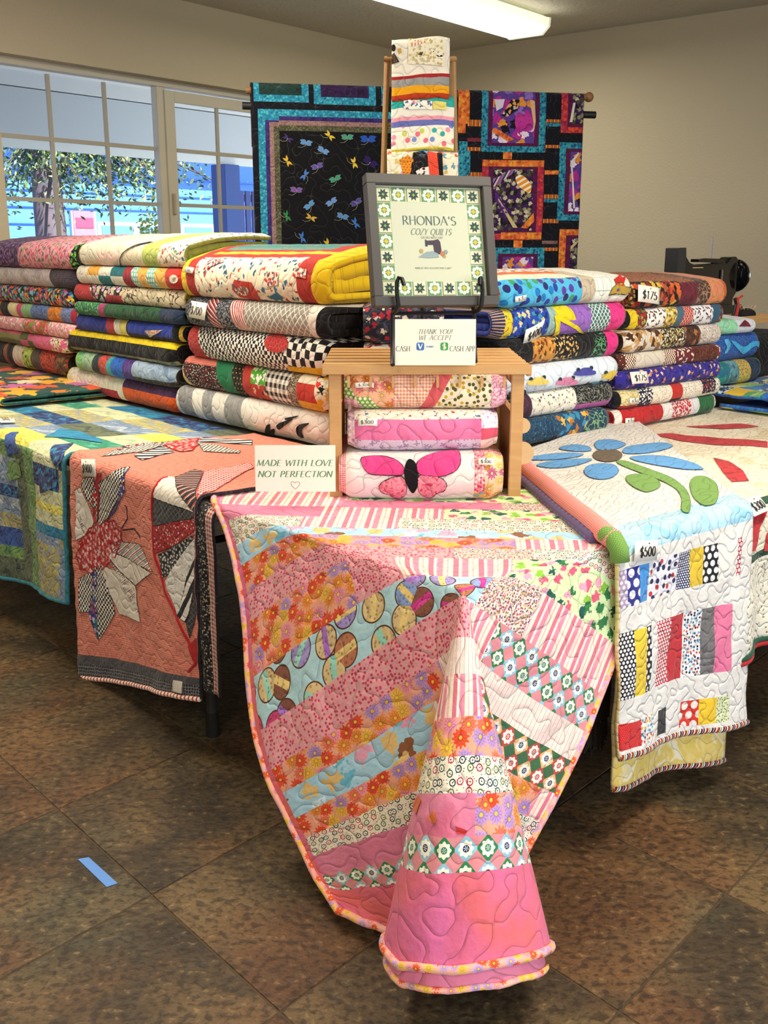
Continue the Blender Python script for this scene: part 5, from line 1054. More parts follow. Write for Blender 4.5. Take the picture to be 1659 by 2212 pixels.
# third stack
YEL = sol('#e6bf1c'); RD = sol('#b12d26')
KIT = blob('#ece0c8', ['#c0362e', '#3a6a88', '#c0362e', '#2a4a6a'], .035, .2)
stack('L', .62, .42, 545, TZ + .022, [
 dict(label='cat face and folk print quilt edged in yellow on top of the third stack', x=(388, 694), y=(545, 657), puff=.075, t=.024, back=YEL, inner=[YEL, RD], b=[(402, YEL, -.1), (420, RD, -.1), (640, [(.10, KIT), (.135, RD), (.165, sol('#e9b62a')), (.19, RD), (9, stp(['#2f7a7c', '#8a7a6a', '#2f8a88', '#7a6a5a'], [.03, .012, .03, .012], 90))], -.05), (672, [(.135, RD), (.165, sol('#e9b62a')), (9, RD)]), (695, YEL)],
      app=[('cat_patch', [(508, 604), (545, 610), (556, 630), (566, 648), (520, 640), (503, 625)], sol('#c0352c')), ('cat_face', [(506, 612), (512, 618), (526, 618), (538, 622), (541, 630), (534, 638), (518, 636), (506, 630)], blob('#8a6a60', ['#e8d8c8', '#3a2c30', '#b89a8a'], .012, .4)), ('leaf_print', [(582, 640), (600, 630), (614, 644), (598, 648)], sol('#2f6a8a')), ('folk_patch', [(573, 587), (604, 589), (602, 615), (576, 620)], blob('#e8dcc8', ['#c0362e', '#2a5a7a'], .01, .44)), ('folk_patch', [(635, 578), (664, 582), (662, 602), (634, 598)], blob('#e8dcc8', ['#c0362e', '#2a5a7a'], .01, .44)), ('folk_patch', [(446, 566), (480, 558), (486, 566), (448, 582)], blob('#e8dcc8', ['#c0362e', '#2a5a7a'], .01, .44))],
      tag=(412, 585, .055, .022, '$300', -.05, 0)),
 dict(label='red, black and grey lattice print quilt under the large seven hundred price card', x=(396, 694), y=(652, 730), back='#1a191d', inner=[BLK, blob('#d8d4cc', ['#b5242a', '#17161a'], .02, .4), BLK], t=.021, b=[(450, blob('#20222c', ['#8a8c94', '#50545e'], .009, .42), -.2), (470, stp(['#c83a4a', '#efe6dc', '#2a2a30'], [.006, .004, .005], 60), -.2), (500, blob('#20222c', ['#9a9ca4', '#60646e'], .008, .42), -.2), (527, stp(['#c0364a', '#efe6dc'], [.006, .006], 20), -.2), (665, lat('#9a948c', '#e9e5dc', .020, .16, 40)), (682, sol('#e9e4da'), .15), (695, BLK)], tag=(431, 671, .125, .062, '$700', -.02, .2)),
 dict(label='warped black and white chequered quilt with red ovals in the third stack', x=(394, 694), y=(724, 810), back='#1a191d', inner=[BLK, YEL], b=[(440, net('#a8262c', '#d05a50', .016, .05), -.45), (612, chk('#f0ece4', '#131217', .0125, 1.1)), (650, [(-.036, YEL), (9, chk('#f0ece4', '#131217', .024, .6))]), (696, [(-.03, YEL), (9, chk('#f0ece4', '#131217', .026, .4))])],
      app=[('oval_patch', blobpoly(598, 742, 26, 20, 16), net('#a8262c', '#d05a50', .016, .05))]),
 dict(label='dotted black, green, red and yellow scrap quilt with black gingham in the third stack', x=(383, 700), y=(804, 886), back='#e6dcc4', inner=[sol('#e6dcc4'), rdot('#17161a', ['#f0f0e8'], .012, .2)], b=[(404, bat('#e0c07a', '#ecd49a', '#c89a5a', .04), -.6), (486, [(.035, rdot('#1d1418', ['#e8dccb', '#c83a3a'], .010, .24)), (9, ging('#c83a30', '#e8a090', .008))], -.6), (510, sol('#1f7a50'), -.25), (528, dots('#1a1518', '#e8b83a', .02, .12), -.2), (545, sol('#b8362c'), -.2), (574, [(.0, blob('#b8362c', ['#2a1a1c', '#e0b8a0'], .03, .3)), (9, blob('#4aa82a', ['#f4f4ec'], .022, .34))], -.2), (622, ging('#f0ece4', '#1b1a1e', .028)), (640, scr('#4a4038', '#b8a890', .01, .1)), (680, [(-.025, sol('#e3b52e')), (.03, sol('#c0362c')), (9, sol('#ece4d0'))], -.3), (702, blob('#ece4d0', ['#d8362a', '#e8b030', '#1a1a1a'], .03, .4))]),
 dict(label='white quilt with grey stripes and black zebra marks, lowest in the third stack', x=(375, 700), y=(880, 957), back='#ece8e0', inner=[blob('#ddd8cf', ['#17161a'], .014, .3)], b=[(398, sol('#ece8e0'), -.3), (425, bat('#9a9a9c', '#8e8e90', '#a8a8aa', .06), -.3), (448, sol('#ece8e0'), -.25), (474, bat('#8e8e90', '#9a9a9c', '#a8a8aa', .06), -.2), (500, sol('#ece8e0'), -.15), (528, bat('#8e8e90', '#9a9a9c', '#a8a8aa', .06), -.1), (575, sol('#efebe4'))] + [(702, sol('#efebe4'))],
      app=[('zebra_patch', [(575, 919), (586, 914), (584, 930), (592, 924), (596, 930), (588, 945), (594, 950), (582, 946), (572, 940)], BLK), ('zebra_patch', [(596, 916), (640, 902), (618, 918), (602, 930)], BLK), ('zebra_patch', [(640, 918), (676, 912), (650, 928), (660, 948), (642, 940)], BLK), ('zebra_patch', [(612, 904), (655, 897), (622, 909)], BLK)]),
], 'folded quilts in the third stack from the left', yaw=.01)
# stack right of the crate
CHK_ = lat('#ecebe0', '#5f7a70', .045, .035, 0)
stack('R', .86, .42, 1210, TZ + .026, [
 dict(label='chicken print quilt with blue splash dots, topmost right of the wooden crate', x=(1085, 1372), y=(592, 667), puff=.03, t=.021, back='#c0502a', inner=[sol('#c8582c'), bat('#2f6a9a', '#4a8ab8', '#2f6a9a', .03)], b=[(1258, [(.055, rdot('#4fb4dc', ['#2340a0', '#5a3aa0', '#1f78c0', '#3a9a60', '#2a2a6a'], .036, .34)), (.14, sol('#e9dfc8')), (.19, sol('#e0662a')), (9, rdot('#ead9cc', ['#7a1f2a'], .03, .3))], .12), (1286, [(.19, bat('#b8a890', '#c8baa4', '#a89880', .02)), (9, rdot('#ead9cc', ['#7a1f2a'], .03, .3))], .1), (1374, CHK_)],
      app=[('comb_patch', [(1325, 604), (1332, 600), (1336, 594), (1343, 601), (1352, 598), (1348, 608), (1345, 618), (1330, 616)], sol('#c82a26')), ('chicken_patch', [(1314, 637), (1322, 622), (1334, 612), (1345, 612), (1350, 620), (1372, 622), (1371, 630), (1348, 636), (1330, 634)], sol('#b8983a'), dict(outline='#2a2020')), ('eye_patch', blobpoly(1335, 626, 5, 3, 10, -.4), sol('#6a4a8a'))], tag=(1121, 644, .043, .018, '$30', .08, 0)),
 dict(label='bright crazy patch quilt with yellow rickrack under the four hundred price card', x=(1078, 1364), y=(664, 740), back='#2a3a8a', inner=[bat('#24348a', '#2f48a8', '#1c2868', .03), dots('#2a2030', '#d8c8a0', .008, .2)], b=[(1092, stp(['#26315a', '#d8b88a', '#5a3a5a'], [.004, .003, .003], 90)), (1108, blob('#e3c92c', ['#2a4a8a', '#b83a3a'], .02, .2)), (1186, blob('#2548a8', ['#1a2a68', '#d8c890', '#3a8ab0'], .022, .36)), (1202, bat('#8aa8a0', '#9ab8b0', '#7a9890', .03)), (1244, [(.0, bat('#8a5ab0', '#9a6ac0', '#7a4aa0', .03)), (9, sol('#e4cf1e'))], -.5), (1276, bat('#8a5ab0', '#9a6ac0', '#7a4aa0', .03)), (1314, lat('#3a6a68', '#e8ece6', .014, .2, 45)), (1344, bat('#d81f78', '#e83a8a', '#c01868', .03)), (1366, ging('#5a6a98', '#b8608a', .006))],
      app=[('rickrack', [(1196, 684), (1205, 680), (1206, 720), (1200, 741), (1192, 738), (1197, 716)], sol('#e6d21c')), ('rickrack', [(1204, 682), (1222, 690), (1248, 704), (1262, 718), (1280, 722), (1276, 728), (1258, 724), (1242, 710), (1218, 698), (1200, 688)], sol('#e6d21c'))], tag=(1149, 716, .085, .062, '$400', .30, 0)),
 dict(label='black quilt with gold fern squares and a magenta end, right of the crate', x=(1092, 1350), y=(734, 802), back='#121216', b=[(1152, BLK), (1198, blob('#c88a3a', ['#5a2a18', '#7a3a20', '#e0a850'], .02, .36)), (1245, blob('#141318', ['#d8a85a', '#e8c078'], .014, .28)), (1275, BLK), (1300, scr('#141318', '#5a9a6a', .02, .06)), (1352, bat('#d81f78', '#e03484', '#b81868', .04))]),
 dict(label='white quilt printed with pastel cars and trucks in the stack right of the crate', x=(1094, 1343), y=(796, 866), back='#dfe6ee', b=[(1344, bat('#dfe6ee', '#d4dfea', '#e6ecf2', .06))],
      app=[a for (cx, cy, col) in ((1160, 826, '#edd068'), (1223, 826, '#e68ab0'), (1212, 806, '#4a48a0') if False else (1262, 806, '#4a4aa0'), (1285, 836, '#5ab0d0'), (1118, 856, '#4aa8b8'), (1322, 812, '#e8c850'), (1325, 842, '#2f9aa0'), (1180, 857, '#e8a860')) for a in (('car_print', [(cx - 24, cy + 6), (cx - 22, cy - 4), (cx - 12, cy - 5), (cx - 6, cy - 11), (cx + 12, cy - 12), (cx + 16, cy - 6), (cx + 24, cy - 5), (cx + 24, cy + 4)], sol(col)), ('wheel_print', blobpoly(cx - 14, cy - 7, 4, 4.5, 10), sol('#26303e')), ('wheel_print', blobpoly(cx + 14, cy - 11, 4, 4.5, 10), sol('#26303e')))]),
 dict(label='black and cream botanical quilt with a mauve edge in the stack right of the crate', x=(1094, 1335), y=(862, 926), back='#b04a88', b=[(1110, scr('#17161a', '#8a9a8a', .02, .05)), (1146, bat('#3a1f34', '#4a2a40', '#30182a', .05), -.15), (1232, blob('#ece2d0', ['#6a5a48', '#4a3a5a'], .02, .16), -.12), (1336, [(-.018, bat('#b0589a', '#a84e90', '#b8629f', .05)), (9, scr('#17161a', '#8a8a7e', .014, .07))])]),
 dict(label='navy flowered quilt with a brown spray, lowest in the stack right of the crate', x=(1094, 1320), y=(922, 985), back='#1a3a50', b=[(1198, scr('#1c3d58', '#4a7a94', .02, .03)), (1258, blob('#20486a', ['#b8742e', '#3a8ab0', '#d8b050'], .03, .42), .5), (1322, scr('#1c3d58', '#7aa070', .03, .05))]),
], 'folded quilts in the stack right of the crate')
# fifth stack
stack('R', .885, .42, 1450, TZ + .022, [
 dict(label='autumn leaf print quilt with a large price card, top of the fifth stack', x=(1376, 1582), y=(600, 669), puff=.03, t=.021, back='#a8502a', b=[(1372, blob('#3a2418', ['#8a6a34', '#c8a05a', '#6a4424'], .012, .42)), (1472, [(.06, blob('#1a1512', ['#c04a2a', '#d8642e', '#8a2a20', '#d8b43a', '#a85a3a'], .030, .44)), (9, blob('#6a3a1c', ['#c87a3a', '#a85a2a'], .01, .4))]), (1508, [(.045, bat('#5a1a2c', '#6a2234', '#4a1424', .05)), (9, blob('#6a3a1c', ['#c87a3a', '#a85a2a'], .01, .4))], .1), (1535, scr('#4a3028', '#9a7a60', .03, .05)), (1564, bat('#d89a7a', '#d8805a', '#e8a850', .08)), (1584, bat('#b8502a', '#c8642e', '#8a3a24', .03))], tag=(1398, 637, .105, .060, '$175', -.12, .1)),
 dict(label='white and gold flowered quilt with a yellow end band, second in the fifth stack', x=(1368, 1576), y=(666, 717), back='#2a3a3a', b=[(1362, BLK), (1378, sol('#e0c22a')), (1398, blob('#5a3020', ['#c8a04a', '#a82a2a', '#6a8a3a'], .012, .42), .2), (1438, star('#eceae6', '#5a3a3a', .022, 2), .3), (1462, blob('#d8b83a', ['#7a3a24', '#e8e0c0', '#5a6a34'], .012, .4), .3), (1475, sol('#4a6a80'), .3), (1496, lat('#b83a34', '#e8c8b8', .012, .16, 45)), (1537, star('#eceaee', '#5a3a4a', .022, 2)), (1552, sol('#2f5a78'), .4), (1578, blob('#3a2418', ['#c8a05a', '#a82a2a', '#3a6a8a'], .012, .44))]),
 dict(label='brown leaf and berry quilt with a pale scribbled end, third in the fifth stack', x=(1355, 1570), y=(714, 768), back='#3a2418', b=[(1430, blob('#d8cfc0', ['#8a6034', '#c89a60', '#4a2a18'], .034, .46)), (1478, blob('#2a2018', ['#d8c878', '#ece4c8', '#8a6a4a'], .010, .40)), (1508, blob('#5a3424', ['#a86a44', '#3a2418'], .03, .42)), (1572, scr('#ddd2c8', '#8a7a74', .012, .05))]),
 dict(label='cream and brown quilt with small check panels, middle of the fifth stack', x=(1349, 1563), y=(765, 807), back='#4a2018', b=[(1352, dots('#5a2a20', '#e0d0c0', .018, .1)), (1374, chk('#e8dcc8', '#6a3028', .006)), (1432, sol('#dcd2c2')), (1453, chk('#e8dcc8', '#6a3028', .006)), (1490, star('#6a2024', '#e8dcd0', .026, 2)), (1542, blob('#5a2a20', ['#7a4030', '#4a2018'], .008, .4)), (1564, star('#7a1a20', '#f0e8e0', .026, 2))]),
 dict(label='deep purple quilt printed with golden moons and a price card in the fifth stack', x=(1342, 1562), y=(803, 850), back='#2a2070', b=[(1564, blob('#33288c', ['#d88a3a', '#e8c8a0', '#1a1650', '#4a40a8'], .026, .26))], tag=(1378, 817, .085, .045, '$175', -.05, .1)),
 dict(label='quilt of small cream, red and navy print squares low in the fifth stack', x=(1338, 1563), y=(845, 890), back='#2a2a40', b=[(1342, BLK), (1380, [(-.02, sol('#b02a2a')), (9, blob('#d8c890', ['#b8a060', '#e8dcb0'], .008, .4))]), (1408, [(-.02, rdot('#22223a', ['#e8e0d0'], .02, .2)), (9, rdot('#22223a', ['#e8e4dc'], .012, .34))]), (1441, rdot('#ece2cc', ['#a83a34', '#3a4a6a'], .012, .12)), (1470, [(-.02, BLK), (9, sol('#c8302a'))]), (1510, rdot('#ece4d0', ['#c0403a', '#3a4a6a'], .012, .16)), (1537, [(-.02, rdot('#ece4d0', ['#c0403a'], .012, .16)), (9, rdot('#1a2238', ['#c8b0a0', '#b03a44'], .012, .3))]), (1565, rdot('#e9e2cf', ['#a8843a', '#3a4a7a'], .016, .2))], tag=(1366, 865, .037, .019, '$30', -.05, 0)),
 dict(label='red, white and green Christmas print quilt at the bottom of the fifth stack', x=(1336, 1557), y=(887, 930), back='#b8242a', b=[(1344, sol('#ece6da')), (1430, bat('#b01f24', '#c02a2c', '#9a1a1e', .05)), (1446, sol('#e9e5e0')), (1486, blob('#e9e0dc', ['#c8243a', '#b01f30'], .010, .46)), (1504, sol('#e6e4e6')), (1540, bat('#1f5a34', '#2a6a40', '#184a2a', .05)), (1560, rdot('#ece0e0', ['#b02a3a', '#2a6a3a'], .02, .3))], tag=(1357, 908, .037, .019, '$30', -.05, 0)),
], 'folded quilts in the fifth stack')
# last stack at the right edge
stack('R', .98, .40, 1600, TZ + .10, [
 dict(label='white quilt with mint green and a maroon triangle on top of the rightmost stack', x=(1548, 1638), y=(686, 727), puff=.02, back='#9ad8b0', b=[(1594, bat('#8fd8ac', '#a0e0b8', '#80cc9c', .05)), (1640, sol('#e4e6f2'))], app=[('triangle_patch', [(1595, 705), (1608, 692), (1621, 705)], blob('#6a1f30', ['#8a3040', '#4a1420'], .008, .4))]),
 dict(label='blue quilt with turquoise swirls in the rightmost stack', x=(1548, 1652), y=(724, 795), back='#2f8ac8', b=[(1654, net('#2450a0', '#4a80c8', .018, .05))], app=[('swirl_patch', [(1575, 735), (1588, 738), (1605, 752), (1628, 735), (1646, 740), (1650, 755), (1640, 765), (1638, 750), (1630, 745), (1606, 766), (1598, 760)], bat('#3aa8e0', '#4ab8ec', '#2f98d0', .03)), ('swirl_patch', [(1562, 735), (1572, 732), (1578, 745), (1570, 762), (1562, 764), (1570, 750)], bat('#4ab0e4', '#5abcec', '#3fa0d4', .03)), ('swirl_patch', [(1640, 762), (1645, 770), (1632, 788), (1612, 793), (1628, 778)], bat('#4ab0e4', '#5abcec', '#3fa0d4', .03))]),
 dict(label='green, gold and teal banded quilt low in the rightmost stack', x=(1548, 1648), y=(792, 852), back='#1f4a44', b=[(1572, bat('#1f8a68', '#2a6a90', '#3aa878', .04), -.1), (1592, bat('#7ab0b8', '#5a90a0', '#2a3a40', .04), -.15), (1613, blob('#c8b060', ['#a88a3a', '#8a6a2a'], .01, .3), -.2), (1628, bat('#1a2a44', '#22385a', '#14202e', .03), -.2), (1650, bat('#3aa84a', '#4ac05a', '#2f8a44', .05))]),
], 'folded quilts in the rightmost stack')
bh = folded('black quilt with a small white heart, partly cut off at the right edge', frame(AB(2.80, 1.1), ER, EL, TZ + .07), .5, .4, .22, [(1.0, BLK)], None, seed=77, inner=[BLK], t=.03)
P = blobpoly(.03, 0, .02, .02, 14, 0, .2, 2)
applique('heart_patch', bh[0], P, sol('#e8e6e2'), bh[1], .004)
# a small dark stack standing between the crate and the two inner stacks
for j, (kk, lb) in enumerate(((blob('#222a3a', ['#3a4a78', '#b8863a', '#8a2a3a'], .02, .4), 'dark blue and gold print quilt lowest in the small stack behind the crate'), (BLK, 'plain black quilt low in the small stack behind the crate'), (blob('#e4e0d8', ['#17161a', '#b5242a'], .03, .42), 'white, black and red print quilt in the small stack behind the crate'), (blob('#24283c', ['#4a4a5a', '#b02a3a', '#d8d0c0'], .022, .36), 'dark red and grey print quilt topmost in the small stack behind the crate'))):
    folded(lb, frame((-.065, 3.175), (1, 0), (0, 1), TZ + .003 + j * .125), .25, .25, .122, [(1.0, kk)], 'small stack behind the crate', seed=90 + j, inner=[kk])
stand_ = 0
# ================================================================== wooden crate with three pink quilts
def wood_mat(c1='#d9ae74', c2='#b98a50'):
    key = ('wood', c1)
    if key not in MATS:
        g = G('pine_wood'); tc = g.node('TexCoord').outputs['Object']; q = g.vm('MULTIPLY', tc, (6., 40., 40.)); n = g.noise(q, 1., 3, '3D', 1.2); MATS[key] = g.surf(g.mix(n, c1, c2), .55, n, .001, .3)
    return MATS[key]
WD = wood_mat(); CY0, CY1, CX0, CX1, CZ0, CZ1 = 2.70, 3.14, -.138, .362, TZ + .001, 1.120
cr_ = thing('wooden_crate', 'light pine slatted crate standing open side forward around three pink quilts', 'crate', Matrix.Translation((CX0, CY0, CZ0))); HW = CX1 - CX0; HD = CY1 - CY0; HH = CZ1 - CZ0
WV = wood_mat('#d6aa70', '#b68750')
for s, nm in ((0, 'left'), (1, 'right')):
    x = .008 if s == 0 else HW - .008; pnl = MB()
    for (y0, y1, z0, z1) in ((0, .055, .0, HH - .03), (.055, .30, 0, HH * .62), (.055, .30, HH * .82, HH - .03), (.30, HD, 0, HH - .03)): pnl.box((x, (y0 + y1) / 2, (z0 + z1) / 2), (.016, y1 - y0, z1 - z0))
    pnl.build('end_panel', WV, cr_, 'end panel with an oval hand hole' if s == 0 else None)
    MB().box((x + (-.012 if s == 0 else .012) * 0, -.004, (HH - .03) / 2), (.034, .012, HH - .032), bevel=.002).build('front_post', WV, cr_)
for i in range(6):
    y = .02 + i * (HD - .03) / 5; MB().box((HW / 2, y + .005, HH - .014), (HW + .05, .042, .012), bevel=.002).build('slat', WD, cr_)
MB().box((HW / 2, -.022, HH - .020), (HW + .05, .012, .024), bevel=.002).build('front_rail', WD, cr_)
for s in (0, 1): MB().box((-.02 if s == 0 else HW + .02, HD / 2, HH - .026), (.014, HD + .03, .024), bevel=.002).build('side_rail', WD, cr_)
for i in range(8): MB().box((.045 + i * (HW - .09) / 7, -.016, HH - .052), (.007, .009, .03)).build('peg', WD, cr_)
for i in range(4): MB().box((HW / 2, HD - .006, .05 + i * .095), (HW - .04, .010, .06), bevel=.001).build('back_slat', WD, cr_)
for z, r, xx in ((.13, .030, HW + .012), (.205, .020, HW + .01)): MB().cyl((xx, -.004, z), (xx, .012, z), r, n=28).build('wooden_disc', wood_mat('#d8b888', '#c8a070'), cr_, smooth=True)
def ys(x0, x1, yt, yb, Y, D, bands, label, seed, back, **kw):
    pl, pr = ony(x0, (yt + yb) / 2, Y), ony(x1, (yt + yb) / 2, Y); zb_, zt_ = kw.pop('z'); tagp = kw.pop('tag'); app = kw.pop('app', ())
    M = frame((pl[0], Y), (1, kw.pop('yaw', 0)), (0, 1), zb_); T_, mf, inv = folded(label, M, pr[0] - pl[0], D, zt_ - zb_, [((('px', b[0], (yt + yb) / 2)), *b[1:]) for b in bands], 'pink quilts in the wooden crate', seed=seed, back=back, **kw)
    price(T_, mf, *inv(tagp[0], tagp[1]), tagp[2], tagp[3], '$300', tagp[4])
    for a in app: pxapp(T_, mf, inv, *a[:3], **(a[3] if len(a) > 3 else {}))
    return T_, mf, inv
zc3, zc2, zc1 = TZ + .014, .884, .992
WQ = sol('#f1e8e2')
BF = dict(outline='#241418', ow=.0022); MARB = bat('#c83a5a', '#e89aa8', '#d8607a', .015)
ys(731, 1090, 965, 1083, 2.625, .36, [(737, ging('#d8405a', '#f4dcdc', .006)), (746, ging('#d8405a', '#f4dcdc', .006)), (1025, WQ), (1048, [(-.035, chk('#7ac0b8', '#e8b060', .014)), (.0, blob('#e8909c', ['#c8405a', '#f4e0dc'], .008, .4)), (9, blob('#e8a0a8', ['#c8506a', '#f6e4d4'], .008, .4))]), (1092, dai('#efc8a8', ['#e8a04a', '#e07a8a', '#f0c070', '#c86a8a'], .030, 10, '#f0d0a0'))],
   'white quilt with a pink and black butterfly, lowest of the three in the crate', 61, '#e8b8c0', z=(zc3, zc2 - .002), tag=(1048, 1000, .042, .018, -.04), yaw=.0, inner=[blob('#e8a0b0', ['#f4e0dc'], .01, .3)], res=.009,
   app=[('butterfly_wing', [(777, 990), (800, 986), (830, 986), (855, 993), (873, 1008), (872, 1026), (850, 1027), (822, 1026), (800, 1025), (786, 1013)], bat('#e03a80', '#e64a8a', '#d83478', .1), BF), ('butterfly_wing', [(899, 1001), (915, 988), (945, 978), (985, 972), (993, 978), (996, 1000), (985, 1018), (955, 1030), (920, 1028), (903, 1022)], bat('#e03a80', '#e64a8a', '#d83478', .1), BF),
        ('butterfly_wing', [(872, 1027), (850, 1030), (826, 1040), (817, 1052), (826, 1063), (840, 1066), (852, 1074), (870, 1073), (880, 1060)], MARB, BF), ('butterfly_wing', [(903, 1026), (925, 1027), (955, 1032), (966, 1046), (960, 1060), (945, 1063), (932, 1074), (915, 1070), (903, 1060)], MARB, BF),
        ('butterfly_body', [(884, 991), (897, 998), (904, 1015), (905, 1040), (898, 1060), (891, 1065), (884, 1058), (875, 1040), (872, 1020), (877, 1000)], sol('#131013'))])
ys(750, 1079, 872, 984, 2.66, .36, [(766, blob('#e9c8d8', ['#c890b8', '#f4e4e4'], .012, .4)), (1040, [(-.018, star('#d8c4d8', '#a888b0', .022, 4)), (.032, bat('#e070a0', '#e67ca8', '#d86898', .1)), (9, blob('#f6e6d2', ['#a83a4a', '#4a6a8a', '#c85a5a'], .02, .16))]), (1080, [(-.02, bat('#ecd0c4', '#f0dccf', '#e8c0b8', .04)), (.008, sol('#d8566e')), (9, blob('#e9dce2', ['#c8a8c8', '#f6ecec'], .012, .3))])],
   'pink banded quilt with lavender star print, middle of the three in the crate', 62, '#e8c8cc', z=(zc2, zc1 - .002), tag=(795, 914, .052, .020, .04), yaw=.012, inner=[WQ], res=.009)
ys(742, 1097, 797, 876, 2.69, .36, [(762, [(-.02, stp(['#eea0b4', '#f8dce0'], [.009, .009])), (9, dots('#7ab03a', '#f4f4e0', .013, .32))], -.5), (790, [(-.012, dots('#7ab03a', '#f4f4e0', .013, .32)), (9, dai('#efae8a', ['#e88a4a', '#e8a070', '#f0b890', '#e07a7a'], .030, 10))], -.8), (850, dai('#efb890', ['#e88a4a', '#e8a070', '#f0b890', '#e07a7a'], .030, 10)), (928, ging('#f4e0d0', '#e08a60', .0085), .55), (958, bat('#d85a62', '#dc6468', '#cc5058', .08), .55), (1062, rdot('#f2e8cc', ['#5a5a2a', '#c8a82a', '#5a5a2a'], .015, .3)), (1098, blob('#e88aa8', ['#f8e0e6', '#f6d0d8'], .006, .42))],
   'orange flower, gingham and green dotted quilt, topmost of the three in the crate', 63, '#e8a8b0', z=(zc1, 1.088), tag=(787, 834, .05, .014, .02), yaw=.0, inner=[WQ], res=.009)
# ================================================================== easel, framed sign, cards
IR = simple('#17161a', .45, Metallic=.4); es = thing('easel', 'black scrolled iron easel on the crate holding the framed sign', 'easel', Matrix.Translation((.13, 2.78, CZ1 - .006)))
base_z = .006
sgM = Matrix.Translation((.124, 2.735, 1.425)) @ Matrix.Rotation(math.radians(19), 4, 'Z') @ Matrix.Rotation(math.radians(-14), 4, 'X') @ Matrix.Rotation(math.radians(0.5), 4, 'Y')
def esl(p): return Vector(p) - Vector((.13, 2.78, CZ1 - .006))
FH = .168
for sx_ in (-.115, .115):
    hk = sgM @ Vector((sx_, -.022, -FH + .03)); ft = sgM @ Vector((sx_, .03, -FH - .012)); front = sgM @ Vector((sx_, -.030, -FH - .012))
    P = [sgM @ Vector((sx_ * .9, -.050, -FH + .045)), sgM @ Vector((sx_ * .93, -.047, -FH + .062)), sgM @ Vector((sx_ * .98, -.040, -FH + .066)), sgM @ Vector((sx_ * 1.02, -.036, -FH + .055)), sgM @ Vector((sx_ * 1.03, -.034, -FH + .03)), sgM @ Vector((sx_, -.030, -FH - .004)), sgM @ Vector((sx_, -.012, -FH - .012)), sgM @ Vector((sx_, .018, -FH - .012)), ]
    MB().tube([esl(p) for p in P], .0055, 8).build('hook', IR, es, smooth=True)
    b0_ = sgM @ Vector((sx_, .018, -FH - .012)); MB().tube([esl(b0_), esl((b0_.x, b0_.y - .01, CZ1 + .06)), esl((b0_.x, b0_.y - .045, CZ1 + .012)), esl((b0_.x, b0_.y - .06, CZ1 + .0))], .006, 8).build('front_leg', IR, es, smooth=True)
    MB().tube([esl(b0_), esl(sgM @ Vector((sx_ * .6, .030, -.02))), esl(sgM @ Vector((0, .034, .12)))], .005, 8).build('upright', IR, es, smooth=True)
MB().tube([esl(sgM @ Vector((0, .034, .12))), esl((.11, 3.02, CZ1 + .0))], .005, 8).build('rear_leg', IR, es, smooth=True)
MB().tube([esl(sgM @ Vector((-.115, .02, -FH - .013))), esl(sgM @ Vector((.115, .02, -FH - .013)))], .005, 8).build('cross_bar', IR, es, smooth=True)
fr = thing('framed_sign', 'dark framed quilt shop sign with quilt block border standing on the black easel', 'sign', sgM); FR = simple('#3c3733', .45); o_, i_ = .173, .148
for (cx, cz, dx, dz) in ((0, o_ - .0125, 2 * o_, .025), (0, -o_ + .0125, 2 * o_, .025), (-o_ + .0125, 0, .025, 2 * i_), (o_ - .0125, 0, .025, 2 * i_)): MB().box((cx, 0, cz * FH / o_ if dx > dz else 0), (dx, .032, dz if dx > dz else 2 * FH - .05), bevel=.0015).build('frame_bar', FR, fr)
ix, iz = o_ - .025, FH - .025
MB().box((0, .006, 0), (2 * ix, .006, 2 * iz)).build('print_sheet', simple('#d8d4b2', .8), fr)
XF = Matrix.Translation((0, .0025, 0)) @ Matrix.Rotation(PI / 2, 4, 'X')
def flat(name, polys, col, parent, M, z=0.):
    bm = bmesh.new()
    for p in polys: bm.faces.new([bm.verts.new(M @ Vector((x, y, z))) for x, y in p])
    me = bpy.data.meshes.new(name); bm.to_mesh(me); bm.free(); return link(name, me, simple(col, .8), parent)
N_ = 8; cw, ch = 2 * (ix - .003) / 7, 2 * (iz - .003) / 7
def sq(cx, cy, s, rot=0.): return [(cx + s * (math.cos(rot + PI / 4 + k * PI / 2)) * .7071 * 2 ** .5 * .7071, cy + s * math.sin(rot + PI / 4 + k * PI / 2) * .7071 * 2 ** .5 * .7071) for k in range(4)]
def starp(cx, cy, r1, r2, n, rot=0.): return [(cx + (r1 if k % 2 == 0 else r2) * math.cos(rot + PI * k / n), cy + (r1 if k % 2 == 0 else r2) * math.sin(rot + PI * k / n)) for k in range(2 * n)]
for i in range(7):
    for j in range(7):
        if 0 < i < 6 and 0 < j < 6: continue
        cx, cy = -ix + .003 + cw * (i + .5), -iz + .003 + ch * (j + .5); q = min(cw, ch) * .94
        b_ = flat('quilt_block', [[(cx - q / 2, cy - q / 2), (cx + q / 2, cy - q / 2), (cx + q / 2, cy + q / 2), (cx - q / 2, cy + q / 2)]], '#6f9a62' if (i + j) % 2 else '#8a8a60', fr, XF, .0003)
        if (i + j) % 2:
            flat('petals', [starp(cx + q * .33 * math.cos(a), cy + q * .33 * math.sin(a), q * .145, q * .125, 4) for a in [k * PI / 4 for k in range(8)]], '#f3f2dc', b_, XF, .0006)
            flat('centre_star', [starp(cx, cy, q * .22, q * .12, 4)], '#d8c046', b_, XF, .0009)
        else:
            flat('inner_square', [[(cx - q * .45, cy - q * .45), (cx + q * .45, cy - q * .45), (cx + q * .45, cy + q * .45), (cx - q * .45, cy + q * .45)]], '#e6e2b8', b_, XF, .0006)
            flat('dark_star', [starp(cx, cy, q * .42, q * .24, 8, PI / 8)], '#38484a', b_, XF, .0009); flat('centre_star', [starp(cx, cy, q * .13, q * .06, 4)], '#9ac04a', b_, XF, .0012)
